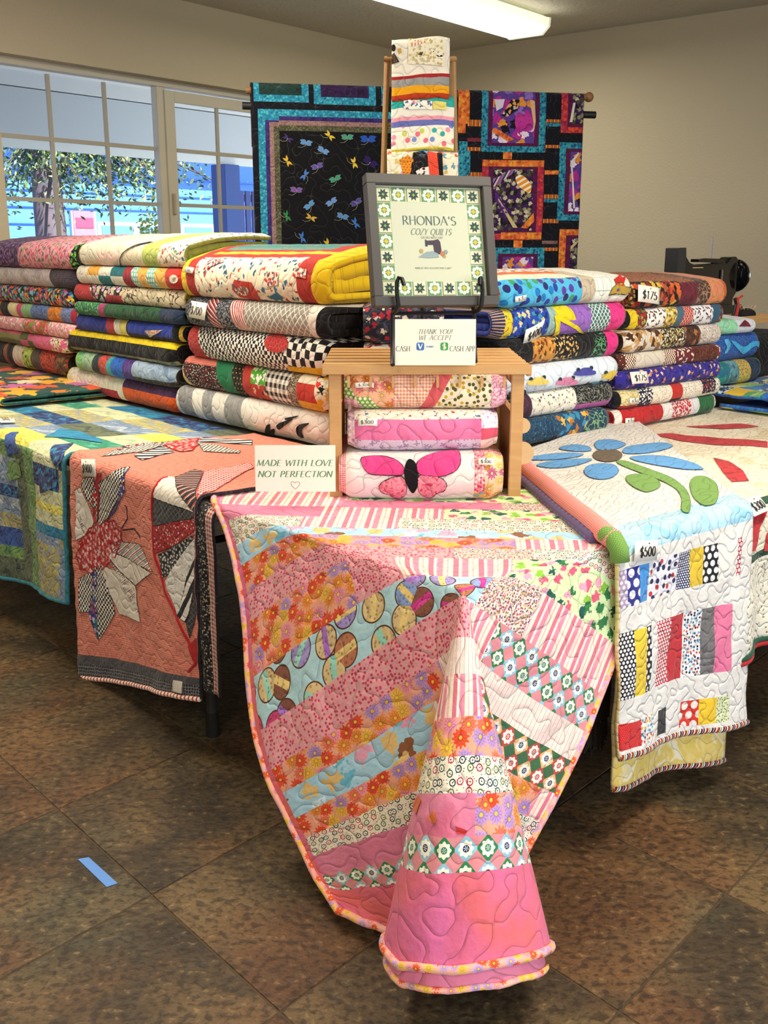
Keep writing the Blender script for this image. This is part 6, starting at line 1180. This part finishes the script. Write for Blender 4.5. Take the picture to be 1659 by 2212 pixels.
flat('mat_board', [[(-ix + cw, -iz + ch), (ix - cw, -iz + ch), (ix - cw, iz - ch), (-ix + cw, iz - ch)]], '#d9d5b6', fr, XF, .0004)
lettering('lettering', "RHONDA'S", XF @ Matrix.Translation((-.002, .055, .0015)), .022, '#5a6e68', fr, width=.148, weight=1.05)
lettering('lettering', "COZY QUILTS", XF @ Matrix.Translation((.002, .026, .0015)), .0155, '#7c8274', fr, width=.112, slant=.3, weight=1.)
lettering('lettering', "STICHED WITH LOVE", XF @ Matrix.Translation((.002, .011, .0015)), .0058, '#6a6e62', fr, width=.062, slant=.3, weight=.9)
lettering('lettering', '"WHEN LIFE GIVES YOU SCRAPS MAKE A QUILT"', XF @ Matrix.Translation((.0, -.068, .0015)), .0045, '#5a5e56', fr, width=.104, slant=.2, weight=.9)
pic = flat('sewing_machine_drawing', [[(-.016, -.032), (.022, -.032), (.026, -.022), (.024, .0), (.018, .007), (.006, .004), (-.012, .003), (-.018, .006), (-.018, -.012), (-.012, -.012), (-.012, -.008), (.004, -.008), (.006, -.026), (-.016, -.026)]], '#4a3a44', fr, XF, .0016)
flat('folded_cloth_drawing', [[(-.040, -.040), (-.02, -.028), (.0, -.024), (.015, -.03), (.018, -.040), (-.01, -.042)]], '#9aa8a4', fr, XF, .0019)
for (x, y, r_, c) in ((-.030, -.024, .007, '#c8a060'), (.028, -.030, .008, '#d07a50'), (.038, -.026, .007, '#8aa0a0'), (.033, -.037, .006, '#c89a50')): flat('flower_drawing', [starp(x, y, r_, r_ * .6, 6)], c, fr, XF, .0019)
MB().box((0, -.0035, 0), (2 * ix, .002, 2 * iz)).build('glass', GLASS, fr)
def card(label, x0, x1, yt, yb, Y, lean, name='card', yaw=0.):
    a, b, c = ony(x0, yb, Y), ony(x1, yb, Y), ony(x0, yt, Y); wd, ht = b[0] - a[0], (c[2] - a[2]) / math.cos(lean) * 1.0
    M = Matrix.Translation(((a[0] + b[0]) / 2, Y, a[2])) @ Matrix.Rotation(yaw, 4, 'Z') @ Matrix.Rotation(-lean, 4, 'X'); t = thing(name, label, 'card', M)
    MB().box((0, .0008, ht / 2), (wd, .0016, ht)).build('paper', simple('#efeedd', .8), t); return t, wd, ht, Matrix.Translation((0, -.0003, 0)) @ Matrix.Rotation(PI / 2, 4, 'X')
t, wd, ht, X_ = card('white payment card with thanks and cash symbols on the front edge of the crate', 853, 1027, 690, 789, 2.655, .10)
lettering('lettering', 'THANK YOU!', X_ @ Matrix.Translation((0, ht * .73, 0)), ht * .10, '#55564e', t, width=wd * .42, slant=.25)
lettering('lettering', 'WE ACCEPT', X_ @ Matrix.Translation((0, ht * .60, 0)), ht * .10, '#55564e', t, width=wd * .40, slant=.25)
lettering('lettering', 'CASH', X_ @ Matrix.Translation((-wd * .40, ht * .36, 0)), ht * .11, '#3a3a34', t, width=wd * .17)
lettering('lettering', 'CASH APP', X_ @ Matrix.Translation((wd * .335, ht * .36, 0)), ht * .11, '#3a3a34', t, width=wd * .31)
def rrect(cx, cy, w_, h_, r): return [(cx + sx * (w_ / 2 - r) + r * math.cos(a), cy + sy * (h_ / 2 - r) + r * math.sin(a)) for (sx, sy, a0) in ((1, 1, 0), (-1, 1, PI / 2), (-1, -1, PI), (1, -1, 1.5 * PI)) for a in (a0, a0 + PI / 4, a0 + PI / 2)]
s = ht * .17
b_ = flat('payment_logo', [rrect(-wd * .185, ht * .41, s, s, s * .2)], '#3f6db8', t, X_, .0003); lettering('lettering', 'V', X_ @ Matrix.Translation((-wd * .185, ht * .41, .0006)), s * .66, '#f6f6f0', b_, weight=2.4, serif=False)
lettering('lettering', 'VENMO', X_ @ Matrix.Translation((-wd * .068, ht * .405, .0003)), ht * .035, '#3f6db8', t, width=wd * .09, weight=2, serif=False)
b_ = flat('payment_logo', [rrect(wd * .112, ht * .41, s, s, s * .2)], '#3fa04a', t, X_, .0003); lettering('lettering', '$', X_ @ Matrix.Translation((wd * .112, ht * .41, .0006)), s * .62, '#f6f6f0', b_, weight=2., serif=False)
t, wd, ht, X_ = card('white card with green italic motto standing on the table left of the crate', 552, 725, 964, 1062, 2.60, .12)
lettering('lettering', 'MADE WITH LOVE', X_ @ Matrix.Translation((0, ht * .62, 0)), ht * .125, '#5f8f66', t, width=wd * .94, slant=.25, weight=1.7)
lettering('lettering', 'NOT PERFECTION', X_ @ Matrix.Translation((0, ht * .38, 0)), ht * .125, '#5f8f66', t, width=wd * .92, slant=.25, weight=1.7)
hp = [(x * ht * .006, y * ht * .006) for x, y in [(16 * math.sin(a) ** 3, 13 * math.cos(a) - 5 * math.cos(2 * a) - 2 * math.cos(3 * a)) for a in [i * PI / 14 for i in range(28)]]]
MB().tube([X_ @ Vector((x, y + ht * .15, .0003)) for x, y in hp], .0005, 4, True).build('heart_outline', simple('#8a8a80', .8), t)
# ================================================================== wooden ladder rack with draped quilts
LY = 3.92; lt_ = thing('wooden_ladder_rack', 'slim wooden ladder rack standing behind the crate, hung with three quilts', 'rack', Matrix.Translation((.130, LY, TZ + .0)))
LW = wood_mat('#b08a58', '#8f6a40')
for s in (-1, 1):
    for yy in (0., .10):
        MB().tube([(s * .165 + (0), yy * 1.8 - .04, .012), (s * .118, .02 + yy * .1, 1.33)], .0105, 8).build('rail', LW, lt_, smooth=True)
for z in (.34, .74, 1.10, 1.32): MB().cyl((-.13, .012, z), (.13, .012, z), .008).build('rung', LW, lt_, smooth=True)
def hungq(label, xl, xr, yt, yb, Y, th, rows, back, seed, inner, rev=False):
    a, b, c = ony(xl, yb, Y), ony(xr, yb, Y), ony(xl, yt, Y); W = b[0] - a[0]; D = c[2] - a[2]
    M = Matrix(((-1, 0, 0, b[0]), (0, 0, -1, Y + th), (0, -1, 0, c[2]), (0, 0, 0, 1)))
    q_ = PI * (th / 2 * 1.72) / 4
    R = [(q_ + (D - th * .36) * s_, k) for s_, k in rows]; R[-1] = (9, R[-1][1])
    return folded(label, M, W, D, th, [(1.0, R)], 'quilts on the ladder rack', seed=seed, back=back, inner=inner, t=.014, endr=.15, name='hanging_quilt'), R
(l1, R1) = hungq('white picnic scene quilt with red, grey and orange bands, top of the ladder rack', 846, 970, 78, 214, 3.84, .06, [(-.3, sol('#efe9da')), (.56, sol('#efe9da')), (.62, sol('#a8262a')), (.76, bat('#9a9a96', '#8e8e8c', '#a6a6a2', .06)), (.9, sol('#eba61c')), (1, sol('#b83c1c'))], sol('#c8501c'), 71, [sol('#d8641c'), sol('#b83018')])
T_, mf, inv = l1; PW = sol('#e9e4cf')
for nm, pts, k in (('picture_block', [(882, 84), (960, 88), (958, 144), (881, 138)], blob('#e6dfc4', ['#d8cfae', '#b8a878', '#e9e4d0'], .012, .4)), ('umbrella_patch', [(885, 98), (895, 88), (918, 86), (920, 92), (905, 97), (888, 101)], stp(['#c88a70', '#ece0d0'], [.006, .005])), ('figure_patch', [(898, 118), (902, 103), (910, 100), (915, 108), (912, 120)], sol('#4a3c34')),
                   ('table_patch', [(890, 128), (935, 122), (940, 134), (895, 138)], sol('#c8bc9a')), ('awning_patch', [(926, 112), (932, 106), (956, 118), (956, 128), (948, 124)], stp(['#2a2a38', '#ece8dc'], [.006, .008], 90)), ('bowl_patch', [(912, 119), (935, 118), (930, 124), (915, 124)], sol('#d8b45a')),
                   ('skirt_patch', [(846, 118), (852, 114), (863, 134), (845, 140)], blob('#4a3a2c', ['#7a6248', '#2a1f18'], .006, .4)), ('hair_patch', blobpoly(850, 104, 5, 8, 10), sol('#2a2420')), ('figure_patch', [(860, 106), (866, 103), (868, 114), (862, 118)], sol('#caa24a'))):
    pxapp(T_, mf, inv, nm, pts, k, stitch=None)
(l2, R2) = hungq('baby print quilt with teal, pink and lavender bands, middle of the ladder rack', 845, 980, 208, 325, 3.84, .055, [(.10, sol('#2fa8a0')), (.30, sol('#f0ece0')), (.38, sol('#efa0b0')), (.50, sol('#6a74b8')), (.95, rdot('#f2eedc', ['#e8708a', '#3fb0b0', '#7a90d0', '#c8d060', '#e89ab0'], .032, .28)), (1, sol('#e6d83a'))], sol('#e8e0a0'), 72, [sol('#efe6c0')])
T_, mf, inv = l2
for nm, pts, k in (('print_patch', [(872, 217), (934, 219), (934, 237), (872, 236)], blob('#f0ece0', ['#5a4a8a', '#3a6a9a', '#e07a9a'], .018, .3)), ('yellow_patch', [(935, 219), (964, 221), (964, 238), (935, 237)], sol('#e8da7a'))): pxapp(T_, mf, inv, nm, pts, k)
(l3, R3) = hungq('quilt with a scarlet strip, black and orange patches, lowest on the ladder rack', 836, 988, 322, 470, 3.835, .06, [(1, blob('#efe8cf', ['#e0604a', '#d8c070', '#6aa0b0', '#e8a0a0'], .03, .26))], sol('#e8e0c8'), 73, [sol('#efe6d0')])
T_, mf, inv = l3
for nm, pts, k in (('orange_patch', [(862, 345), (880, 335), (893, 345), (884, 384), (874, 384), (868, 362)], dots('#e8902a', '#1f1a18', .012, .14)), ('black_patch', [(893, 330), (922, 326), (926, 384), (884, 384)], scr('#17161a', '#4a4a4e', .03, .04)), ('white_patch', [(898, 370), (912, 362), (926, 360), (928, 386), (905, 386)], blob('#ece6dc', ['#3a3a40', '#c8605a'], .02, .2)),
                   ('scarlet_patch', [(922, 328), (944, 332), (949, 384), (929, 386)], net('#dc3a22', '#f0705a', .006, .08)), ('black_patch', [(944, 332), (955, 332), (958, 386), (950, 386)], BLK), ('sky_patch', [(905, 326), (925, 324), (923, 334), (906, 335)], sol('#6aa8d0'))): pxapp(T_, mf, inv, nm, pts, k)

# ================================================================== quilt bar across the corner
B0, B1 = Vector((-.60, 5.10, 2.052)), Vector((.975, 5.415, 2.062)); bx = (B1 - B0).normalized(); LB = (B1 - B0).length
rk = thing('quilt_stand', 'wooden quilt bar stand spanning the corner of the room', 'stand', frame((B0.x, B0.y), (bx.x, bx.y), (-bx.y, bx.x), 0)); WB = wood_mat('#a87848', '#7a5430')
MB().cyl((-.045, .0, 2.12), (LB + .03, .0, 2.135), .016).build('top_bar', WB, rk, smooth=True); MB().cyl((-.03, -.02, 2.048), (LB + .02, -.02, 2.052), .011).build('clamp_bar', simple('#1f1e22', .4), rk, smooth=True)
for x in (-.035, LB + .04): MB().cyl((x - .03, -.02, 2.05), (x + .035, -.02, 2.05), .017).build('rubber_end', simple('#141418', .5), rk, smooth=True); 
MB().sph((LB + .045, 0, 2.135), .024).build('finial', WB, rk, smooth=True)
for x in (.10, LB - .12):
    MB().cyl((x, .07, .0), (x, .07, 2.10), .015).build('upright', simple('#26262a', .4), rk, smooth=True); MB().box((x, .04, 2.1), (.03, .09, .02)).build('bracket', simple('#26262a', .4), rk)
    for yy in (-.22, .34): MB().tube([(x, .07, .28), (x, yy, .012)], .011, 8).build('foot', simple('#26262a', .4), rk, smooth=True)
def hang(label, x0, x1, ztop, zbot, seed, patchf, back, dy=-.05):
    H_ = ztop - zbot; W = x1 - x0; t = thing('hanging_quilt', label, 'quilt', rk.matrix_world @ Matrix.Translation((x0, 0, ztop)))
    def f(U, V):     # v = distance down the front from the top fold
        U = np.atleast_1d(U).astype(float); V = np.atleast_1d(V).astype(float); r = .03; q = r * PI / 2; p = V + q; a = np.clip(p, 0, 2 * q) / r
        y = -r + r * np.cos(a) + r; z = -r + r * np.sin(a); y = np.where(p < 0, r * 2 - r * 0, y); front = np.clip(p - q * 2, 0, None); 
        a2 = np.clip((V + q) / r, 0, PI); y = r * np.cos(a2); z = r * np.sin(a2) - r - np.clip(V - (PI * r - q), 0, None) + np.minimum(V + q, 0)
        hg = np.clip((V - .05) / .3, 0, 1); y = y - hg * (.010 * np.sin(U * 9 + seed) + .006 * sn(U * 2, V, seed)) - .012
        return np.column_stack([U, y, z])
    f.sgn = -1; M = rk.matrix_world @ Matrix.Translation((x0, 0, ztop)); inv = inverter(f, M, (0, W), (-.045, H_), 150); d = patchf(inv, W, H_)
    sheet('quilt_top', t, [0, W] + [u for u in d['u'] if .001 < u < W - .001], [-.30, -.045, H_] + [v for v in d['v'] if -.04 < v < H_ - .001], .02, f, d['f'], .008, back)
    return t, f, inv
TEAL = blob('#2a86a4', ['#3fa0b8', '#1f6a90', '#4ab0c0', '#2478a0'], .012, .42); NVY = sol('#0e0f1a'); DPU = bat('#2a2060', '#3a2a70', '#221a50', .03); MAU = blob('#8a6a68', ['#9a7a74', '#7a5a5c'], .008, .4); OLV = blob('#4a4a38', ['#6a6a50', '#3a3a2c'], .008, .4)
def h1(inv, W, H):
    X = lambda x, y=400: inv(x, y)[0]; Y = lambda y, x=700: inv(x, y)[1]
    R = [(0, -.045, W, H, NVY), (X(561), Y(236, 600), W, H, TEAL), (X(576), Y(262), W, H, DPU), (X(585), Y(266), W, H, MAU), (X(594), Y(275), W, H, OLV), (X(606), Y(284), W, H, sol('#07080f')),
         (X(606), Y(236, 600), W, Y(252, 700), TEAL), (X(606), Y(253), W, Y(262), DPU), (X(606), Y(262), W, Y(272), MAU), (X(606), Y(272), W, Y(283), OLV), (W - .02, -.04, W, H, NVY),
         (X(548, 215), -.045, X(667, 215), Y(220, 600), TEAL), (X(560, 215), -.045, X(652, 215), Y(205, 600), bat('#16302e', '#1c3a36', '#122624', .04)), (X(678, 215), -.045, X(812, 215), Y(227, 750), TEAL), (X(693, 215), -.045, X(797, 215), Y(211, 750), bat('#24143a', '#341c4a', '#1c1030', .04)), (X(824, 215), -.04, X(828, 215), Y(228, 800), TEAL)]
    return rects_patch(R, NVY)
H1x1 = (ony(838, 300, 5.2)[0] - B0.x) / bx.x
q1, f1, i1 = hang('dark dragonfly quilt edged in teal on the left half of the bar', -.03 + .005, .545 + .16, 2.155, .95, 5, h1, sol('#15151c'))
r_ = random.Random(5)
for (x, y, c, kind, rot) in ((622, 299, '#3a2a5a', 0, .6), (661, 308, '#4a8ac8', 1, .2), (698, 325, '#5a90d0', 1, .5), (712, 293, '#d8b83a', 0, .8), (750, 296, '#3a9a70', 1, 0), (621, 348, '#d0a830', 0, 1), (685, 359, '#5a48a0', 1, -.3), (658, 378, '#4a7ac8', 0, -1), (724, 386, '#3a9a70', 1, -.4), (765, 352, '#d8b83a', 0, 1.3), (640, 410, '#7a48a0', 1, .1),
                         (668, 443, '#4a90d0', 1, -.7), (716, 436, '#5a8ad0', 1, -.6), (620, 467, '#2f7a4a', 0, 1.2), (740, 467, '#4a88c8', 1, .3), (672, 470, '#c8a040', 0, .4), (769, 437, '#4a3a90', 1, -.5), (768, 482, '#3a70c0', 0, 1.1), (653, 513, '#3a70c0', 0, 1.3), (709, 527, '#d0a830', 0, 1), (746, 537, '#2f9a80', 1, 0), (795, 300, '#2450b0', 2, 0), (800, 350, '#2a1a58', 2, .6), (780, 548, '#2450b0', 0, 0)):
    R_ = 14 if kind < 2 else 19; T2 = []
    for s in (-1, 1):
        for dv in (0, .55):
            a = rot + (0 if s > 0 else PI) + s * (dv - .25) * (1 if kind else 1.4); T2.append(petal((x, y), (x + R_ * (1 - .15 * dv) * math.cos(a), y + R_ * (1 - .15 * dv) * math.sin(a)), R_ * (.62 if kind else .36), 4, .7))
    rt = None
    for pts in T2[:4]:
        o = pxapp(q1, f1, i1, 'wing_print', pts, sol(c), stitch=None, lift=.0022, outline='#8a94a8' if kind == 1 else None, ow=.0012) if kind < 2 else pxapp(q1, f1, i1, 'wing_print', pts, sol(c), stitch=None, lift=.0022)
    a = rot + PI / 2; uv_ = pxpoly(i1, [(x, y), (x + 7 * math.cos(a), y + 7 * math.sin(a)), (x + 14 * math.cos(a + .5), y + 14 * math.sin(a + .5)), (x + 20 * math.cos(a + .9), y + 20 * math.sin(a + .9))])
    MB().tube([Vector(p) - Vector((0, .002, 0)) for p in f1(np.array([u for u, v in uv_]), np.array([v for u, v in uv_]))], [.0022, .0016, .0012, .0008], 4).build('tail_print', simple('#8a8a78', .8), q1)
ORG = blob('#d87a30', ['#e89a3a', '#c0502a', '#e8703a'], .02, .44); RDO = blob('#a8283c', ['#d8502e', '#c03a4a', '#8a1f4a'], .02, .44); TQ = blob('#2a8aa0', ['#1f5a88', '#3fa0b0', '#1c4a70'], .014, .44); PLM = bat('#4a1440', '#5a1840', '#3a1450', .06); GLY = stp(['#e08a3a', '#15121e', '#d86a2a', '#15121e'], [.008, .003, .005, .003])
PIC = blob('#5a3a90', ['#e8d8e8', '#15121e', '#b02a90', '#8a6ac0', '#e0903a'], .05, .44); PIC2 = blob('#3a1a50', ['#15161a', '#4a4a30', '#8a8a60', '#2a1a1e', '#c8c0a0'], .022, .46)
def h2(inv, W, H):
    X = lambda x, y=400: inv(x, y)[0]; Y = lambda y, x=1110: inv(x, y)[1]; R = [(0, -.045, W, H, NVY)]
    def blk(x0, x1, y0, y1, a, b, pic): 
        w_ = x1 - x0; 
        def rr(p, q, r, s, k): R.append((X(p, min(max(r, 260), 560)), Y(r) if r > 215 else -.045, X(q, min(max(r, 260), 560)), Y(s), k))
        rr(x0, x1, y0, y1, a); rr(x0 + 14, x1 - 14, y0 + (13 if y0 > 215 else 0), y1 - 13, b); rr(x0 + 24, x1 - 24, y0 + (20 if y0 > 215 else 0), y1 - 20, pic)
    for y in (261, 300, 320): R.append((X(1008), Y(y), X(1176), Y(y + 8), GLY if y != 300 else bat('#8a2a38', '#6a1f30', '#a83a40', .03)))
    for y in (256, 312): R.append((X(1176), Y(y), X(1212), Y(y + 7), GLY))
    for y in (368, 420, 473): R.append((X(1176), Y(y, 1190), X(1210), Y(y + 9, 1190), ORG if y == 368 else GLY))
    for y in (430, 266): R.append((X(1176), Y(y, 1190), X(1212), Y(y + 7, 1190), TQ))
    for y in (520, 535): R.append((X(1176), Y(y, 1190), X(1210), Y(y + 7, 1190), GLY if y == 535 else bat('#6a4a50', '#8a6a60', '#3a2a30', .02)))
    R.append((X(1008), Y(262), X(1040), Y(275), GLY)); R.append((X(1008), Y(372, 1020), X(1044), Y(384, 1020), GLY))
    blk(1040, 1179, 200, 329, TQ, PLM, PIC); blk(1042, 1176, 346, 518, RDO, PLM, PIC2); blk(1062, 1176, 535, 640, TQ, PLM, PIC)
    R.append((X(1042), Y(346), X(1174), Y(360), ORG)); R.append((X(1085), Y(502), X(1174), Y(517), ORG))
    blk(990, 1006, 200, 290, ORG, ORG, ORG); blk(992, 1010, 308, 400, TQ, TQ, TQ)
    blk(1212, 1300, 200, 285, RDO, PLM, PIC2); blk(1209, 1300, 306, 476, TQ, PLM, PIC); blk(1209, 1300, 495, 640, ORG, PLM, PIC2)
    R.append((X(1085), Y(329), X(1104), Y(344), ORG)); R.append((X(1113), Y(519), X(1132), Y(535), ORG))
    R = [r if r[0] < r[2] and r[1] < r[3] else (min(r[0], r[2]), min(r[1], r[3]), max(r[0], r[2]), max(r[1], r[3]), r[4]) for r in R]
    return rects_patch(R, NVY)
q2, f2, i2 = hang('dark quilt with turquoise and orange framed picture panels, right half of the bar', .97, LB + .005, 2.15, .95, 9, h2, sol('#15151c'))
for nm, pts, k in (('sunburst_patch', [(1112, 385), (1118, 378), (1128, 378), (1140, 388), (1148, 400), (1147, 416), (1140, 418), (1130, 410), (1118, 402)], stp(['#f0ead8', '#e8942a'], [.010, .014], 60)), ('cream_strip', [(1068, 418), (1074, 424), (1118, 492), (1108, 492)], sol('#cbb884')), ('purple_strip', [(1070, 400), (1072, 416), (1098, 455), (1092, 470), (1068, 430)], bat('#4a2070', '#5a2a80', '#3a1860', .04)),
                   ('striped_strip', [(1064, 390), (1100, 368), (1118, 368), (1066, 404)], stp(['#7a68b8', '#17151c', '#c8c0d0', '#a83a3a'], [.01, .006, .008, .006], 30)), ('orange_strip', [(1125, 492), (1152, 460), (1154, 478), (1138, 494)], ORG), ('magenta_form', [(1110, 262), (1118, 240), (1130, 248), (1142, 246), (1150, 252), (1152, 280), (1140, 285), (1128, 283), (1116, 282)], bat('#b0248a', '#c03a98', '#8a1f78', .03)),
                   ('white_flash', [(1068, 215), (1090, 214), (1086, 232), (1072, 240)], sol('#d8d0e0')), ('figure_form', [(1082, 250), (1100, 222), (1106, 214), (1122, 216), (1118, 236), (1096, 252)], blob('#17151c', ['#e0a060', '#c8b8a8', '#17151c'], .02, .4)), ('orange_strip', [(1064, 278), (1070, 276), (1112, 302), (1098, 305), (1064, 286)], ORG), ('cream_strip', [(1144, 216), (1155, 218), (1157, 262), (1154, 280)], sol('#dcb08a')),
                   ('white_strip', [(1232, 350), (1249, 328), (1250, 334), (1236, 352), (1242, 450), (1238, 450)], sol('#ded8cc')), ('white_strip', [(1238, 222), (1243, 222), (1236, 264), (1230, 264)], sol('#ded8cc')), ('cream_strip', [(1232, 532), (1246, 520), (1246, 526), (1232, 540)], sol('#cbb884'))): pxapp(q2, f2, i2, nm, pts, k, stitch=None, lift=.003)

# ================================================================== black sewing machine on a stand behind the fifth stack
SB = 1.475; s0 = right(1447, 605, SB); s1 = right(1595, 600, SB); SWd = s1[0] - s0[0]; sz = right(1450, 535, SB)[1]
sb0 = right(1447, 600, SB)[1]
smt = thing('sewing_machine', 'vintage black sewing machine rising behind the top of the fifth stack', 'sewing machine', frame(AB(s0[0], SB), ER, EL, TZ))
top = sz - TZ; k = SWd / .40; u_ = lambda x, z: (x * k, top + z * k); BK = simple('#0c0c10', .12, Coat_Weight=.5); CHM = simple('#c8c8cc', .18, Metallic=1.)
y0, y1 = -.035, .035
MB().prism([u_(0.0, -.20), u_(.0, -.002), u_(.012, .0), (u_(.042, .0)), u_(.046, -.03), u_(.046, -.20)], y0, y1).build('face_plate', simple('#5c5e66', .25, Metallic=.8), smt)
arm = [u_(.045, -.02), u_(.055, -.028), u_(.075, -.045), u_(.10, -.052), u_(.20, -.05), u_(.285, -.048), u_(.31, -.03), u_(.345, -.028), u_(.375, -.05), u_(.385, -.09), u_(.37, -.14), u_(.345, -.165), u_(.335, -.30), u_(.22, -.30), u_(.212, -.15), u_(.20, -.12), u_(.175, -.103), u_(.12, -.098), u_(.085, -.105), u_(.075, -.14), u_(.045, -.15)]
o = MB().prism(arm, y0 * .9, y1 * .9).build('arm', BK, smt); md = o.modifiers.new('b', 'BEVEL'); md.width = .012; md.segments = 4; md.limit_method = 'ANGLE'
MB().prism([u_(.13, -.045), u_(.13, -.036), u_(.16, -.033), u_(.285, -.036), u_(.29, -.05)], -.022, .022).build('arm_cover', BK, smt)
hw = u_(.362, -.092); MB().sph((hw[0] - .022, 0, hw[1]), (.05 * k, .046, .064 * k), 24).build('motor_housing', BK, smt, smooth=True); MB().cyl((hw[0] + .004, 0, hw[1]), (hw[0] + .030, 0, hw[1]), .056 * k, .050 * k, n=32).sph((hw[0] + .03, 0, hw[1]), (.010, .03, .03), 16).build('hand_wheel', BK, smt, smooth=True); MB().tube([(hw[0] + .030, .052 * k * math.cos(t_), hw[1] + .052 * k * math.sin(t_)) for t_ in [i * PI / 18 for i in range(36)]], .0035, 6, True).build('wheel_rim', CHM, smt, smooth=True)
tn = u_(.065, -.125); MB().cyl((tn[0], y0 - .03, tn[1]), (tn[0], y0, tn[1]), .014, n=20).cyl((tn[0], y0 - .04, tn[1]), (tn[0], y0 - .03, tn[1]), .008).build('tension_dial', CHM, smt, smooth=True)
sp = u_(.225, -.04); MB().cyl((sp[0], 0, sp[1]), (sp[0], 0, sp[1] + .075 * k), .0018, n=8).build('spool_pin', CHM, smt)
st_ = u_(.255, -.10); MB().box((st_[0], y0 - .002, st_[1]), (.016, .006, .09), bevel=.003).build('stitch_plate', CHM, smt)
MB().box((u_(.07, -.043)[0] + .07, y0 + .002, top - .062 * k), (.085, .003, .004)).build('gold_line', simple('#d8c890', .3), smt)
MB().box((.17 * k, 0, .37), (.36 * k, .17, .05), bevel=.008).build('bed', BK, smt); sb = MB().prism([u_(.215, -.28), u_(.34, -.28), (.34 * k, .39), (.2 * k, .39)], -.03, .03).build('pillar', BK, smt)
MB().cyl((.02, 0, .39), (.02, 0, top - .2 * k), .006).build('needle_bar', CHM, smt)
bxs = thing('pedestal_box', 'wooden riser box under the sewing machine', 'box', frame(AB(s0[0] - .02, SB - .09), ER, EL, TZ + .002)); m = MB(); m.box((.19 * k, .09, .17), (.40 * k, .18, .335), bevel=.004); m.build('box_body', wood_mat('#9a7448', '#7a5630'), bxs); MB().box((.19 * k, -.003, .17), (.3 * k, .008, .22)).build('front_panel', wood_mat('#a88050', '#8a6236'), bxs)
# little wooden box with pin cushion and ribbon at the right edge
a_, z_ = right(1600, 683, 1.18); cu = thing('wooden_tray', 'small pale wooden tray behind the rightmost stack', 'tray', frame(AB(a_ - .12, 1.12), ER, EL, z_ - .03))
MB().box((.13, .06, .006), (.30, .14, .010)).build('tray_base', WD, cu)
for (cx, cy, dx, dy) in ((.13, -.008, .30, .010), (.13, .128, .30, .010), (-.018, .06, .010, .13), (.278, .06, .010, .13)): MB().box((cx, cy, .018), (dx, dy, .034), bevel=.001).build('tray_side', WD, cu)
pcn = thing('pin_cushion', 'round black pin cushion with pins on the wooden tray', 'pin cushion', frame(AB(a_ + .05, 1.18), ER, EL, z_ - .018)); MB().sph((0, 0, .022), (.045, .04, .03), 18).build('cushion', simple('#141216', .9), pcn, smooth=True); MB().tube([(.05 * math.cos(t_), .045 * math.sin(t_), .010) for t_ in [i * PI / 12 for i in range(24)]], .006, 6, True).build('straw_rim', simple('#c8a86a', .8), pcn)
for i in range(12):
    a = i * .55; p = Vector((.03 * math.cos(a), .025 * math.sin(a), .045)); q_ = p * 1.35; MB().cyl(p, q_, .0006, n=5).sph(q_, .0026, 6).build('pin', simple(['#e8e4dc', '#d8b060', '#c85a5a'][i % 3], .3), pcn)
rb = thing('red_ribbon', 'red ribbon and dark cord beside the pin cushion on the tray', 'ribbon', frame(AB(a_ - .05, 1.17), ER, EL, z_ - .018)); MB().tube([(0, 0, 0), (-.01, 0, .05), (.0, 0, .10), (.03, 0, .11)], [.004, .004, .005, .006], 6).build('ribbon_tail', simple('#c83a34', .6), rb); MB().tube([(0, 0, .02), (.01, 0, .07), (.0, .005, .10), (-.02, 0, .105)], .004, 6).build('ribbon_loop', simple('#c83a34', .6), rb); MB().tube([(-.06, 0, .004), (-.03, 0, .03), (-.015, 0, .075), (-.03, 0, .10)], .007, 8).build('cord', simple('#1f1c1e', .5), rb, smooth=True)
# strip of blue painter's tape on the floor
pts = [onz(*p) for p in ((168, 1857), (192, 1853), (254, 1909), (230, 1917))]; c_ = sum(pts) / 4
tp = MB(); tp.prism([tuple(p - c_) for p in pts], .0, .0012, 'xy'); o = tp.build('tape_strip', simple('#5b8fd8', .6)); o.location = (c_[0], c_[1], .0006); tag(o, 'strip of blue masking tape stuck on the brown tile floor', 'tape')
bpy.context.view_layer.update()
for o in bpy.data.objects:
    if 'label' in o and len(o['label'].replace('-', ' ').split()) > 16: print('LONG', o['label'])
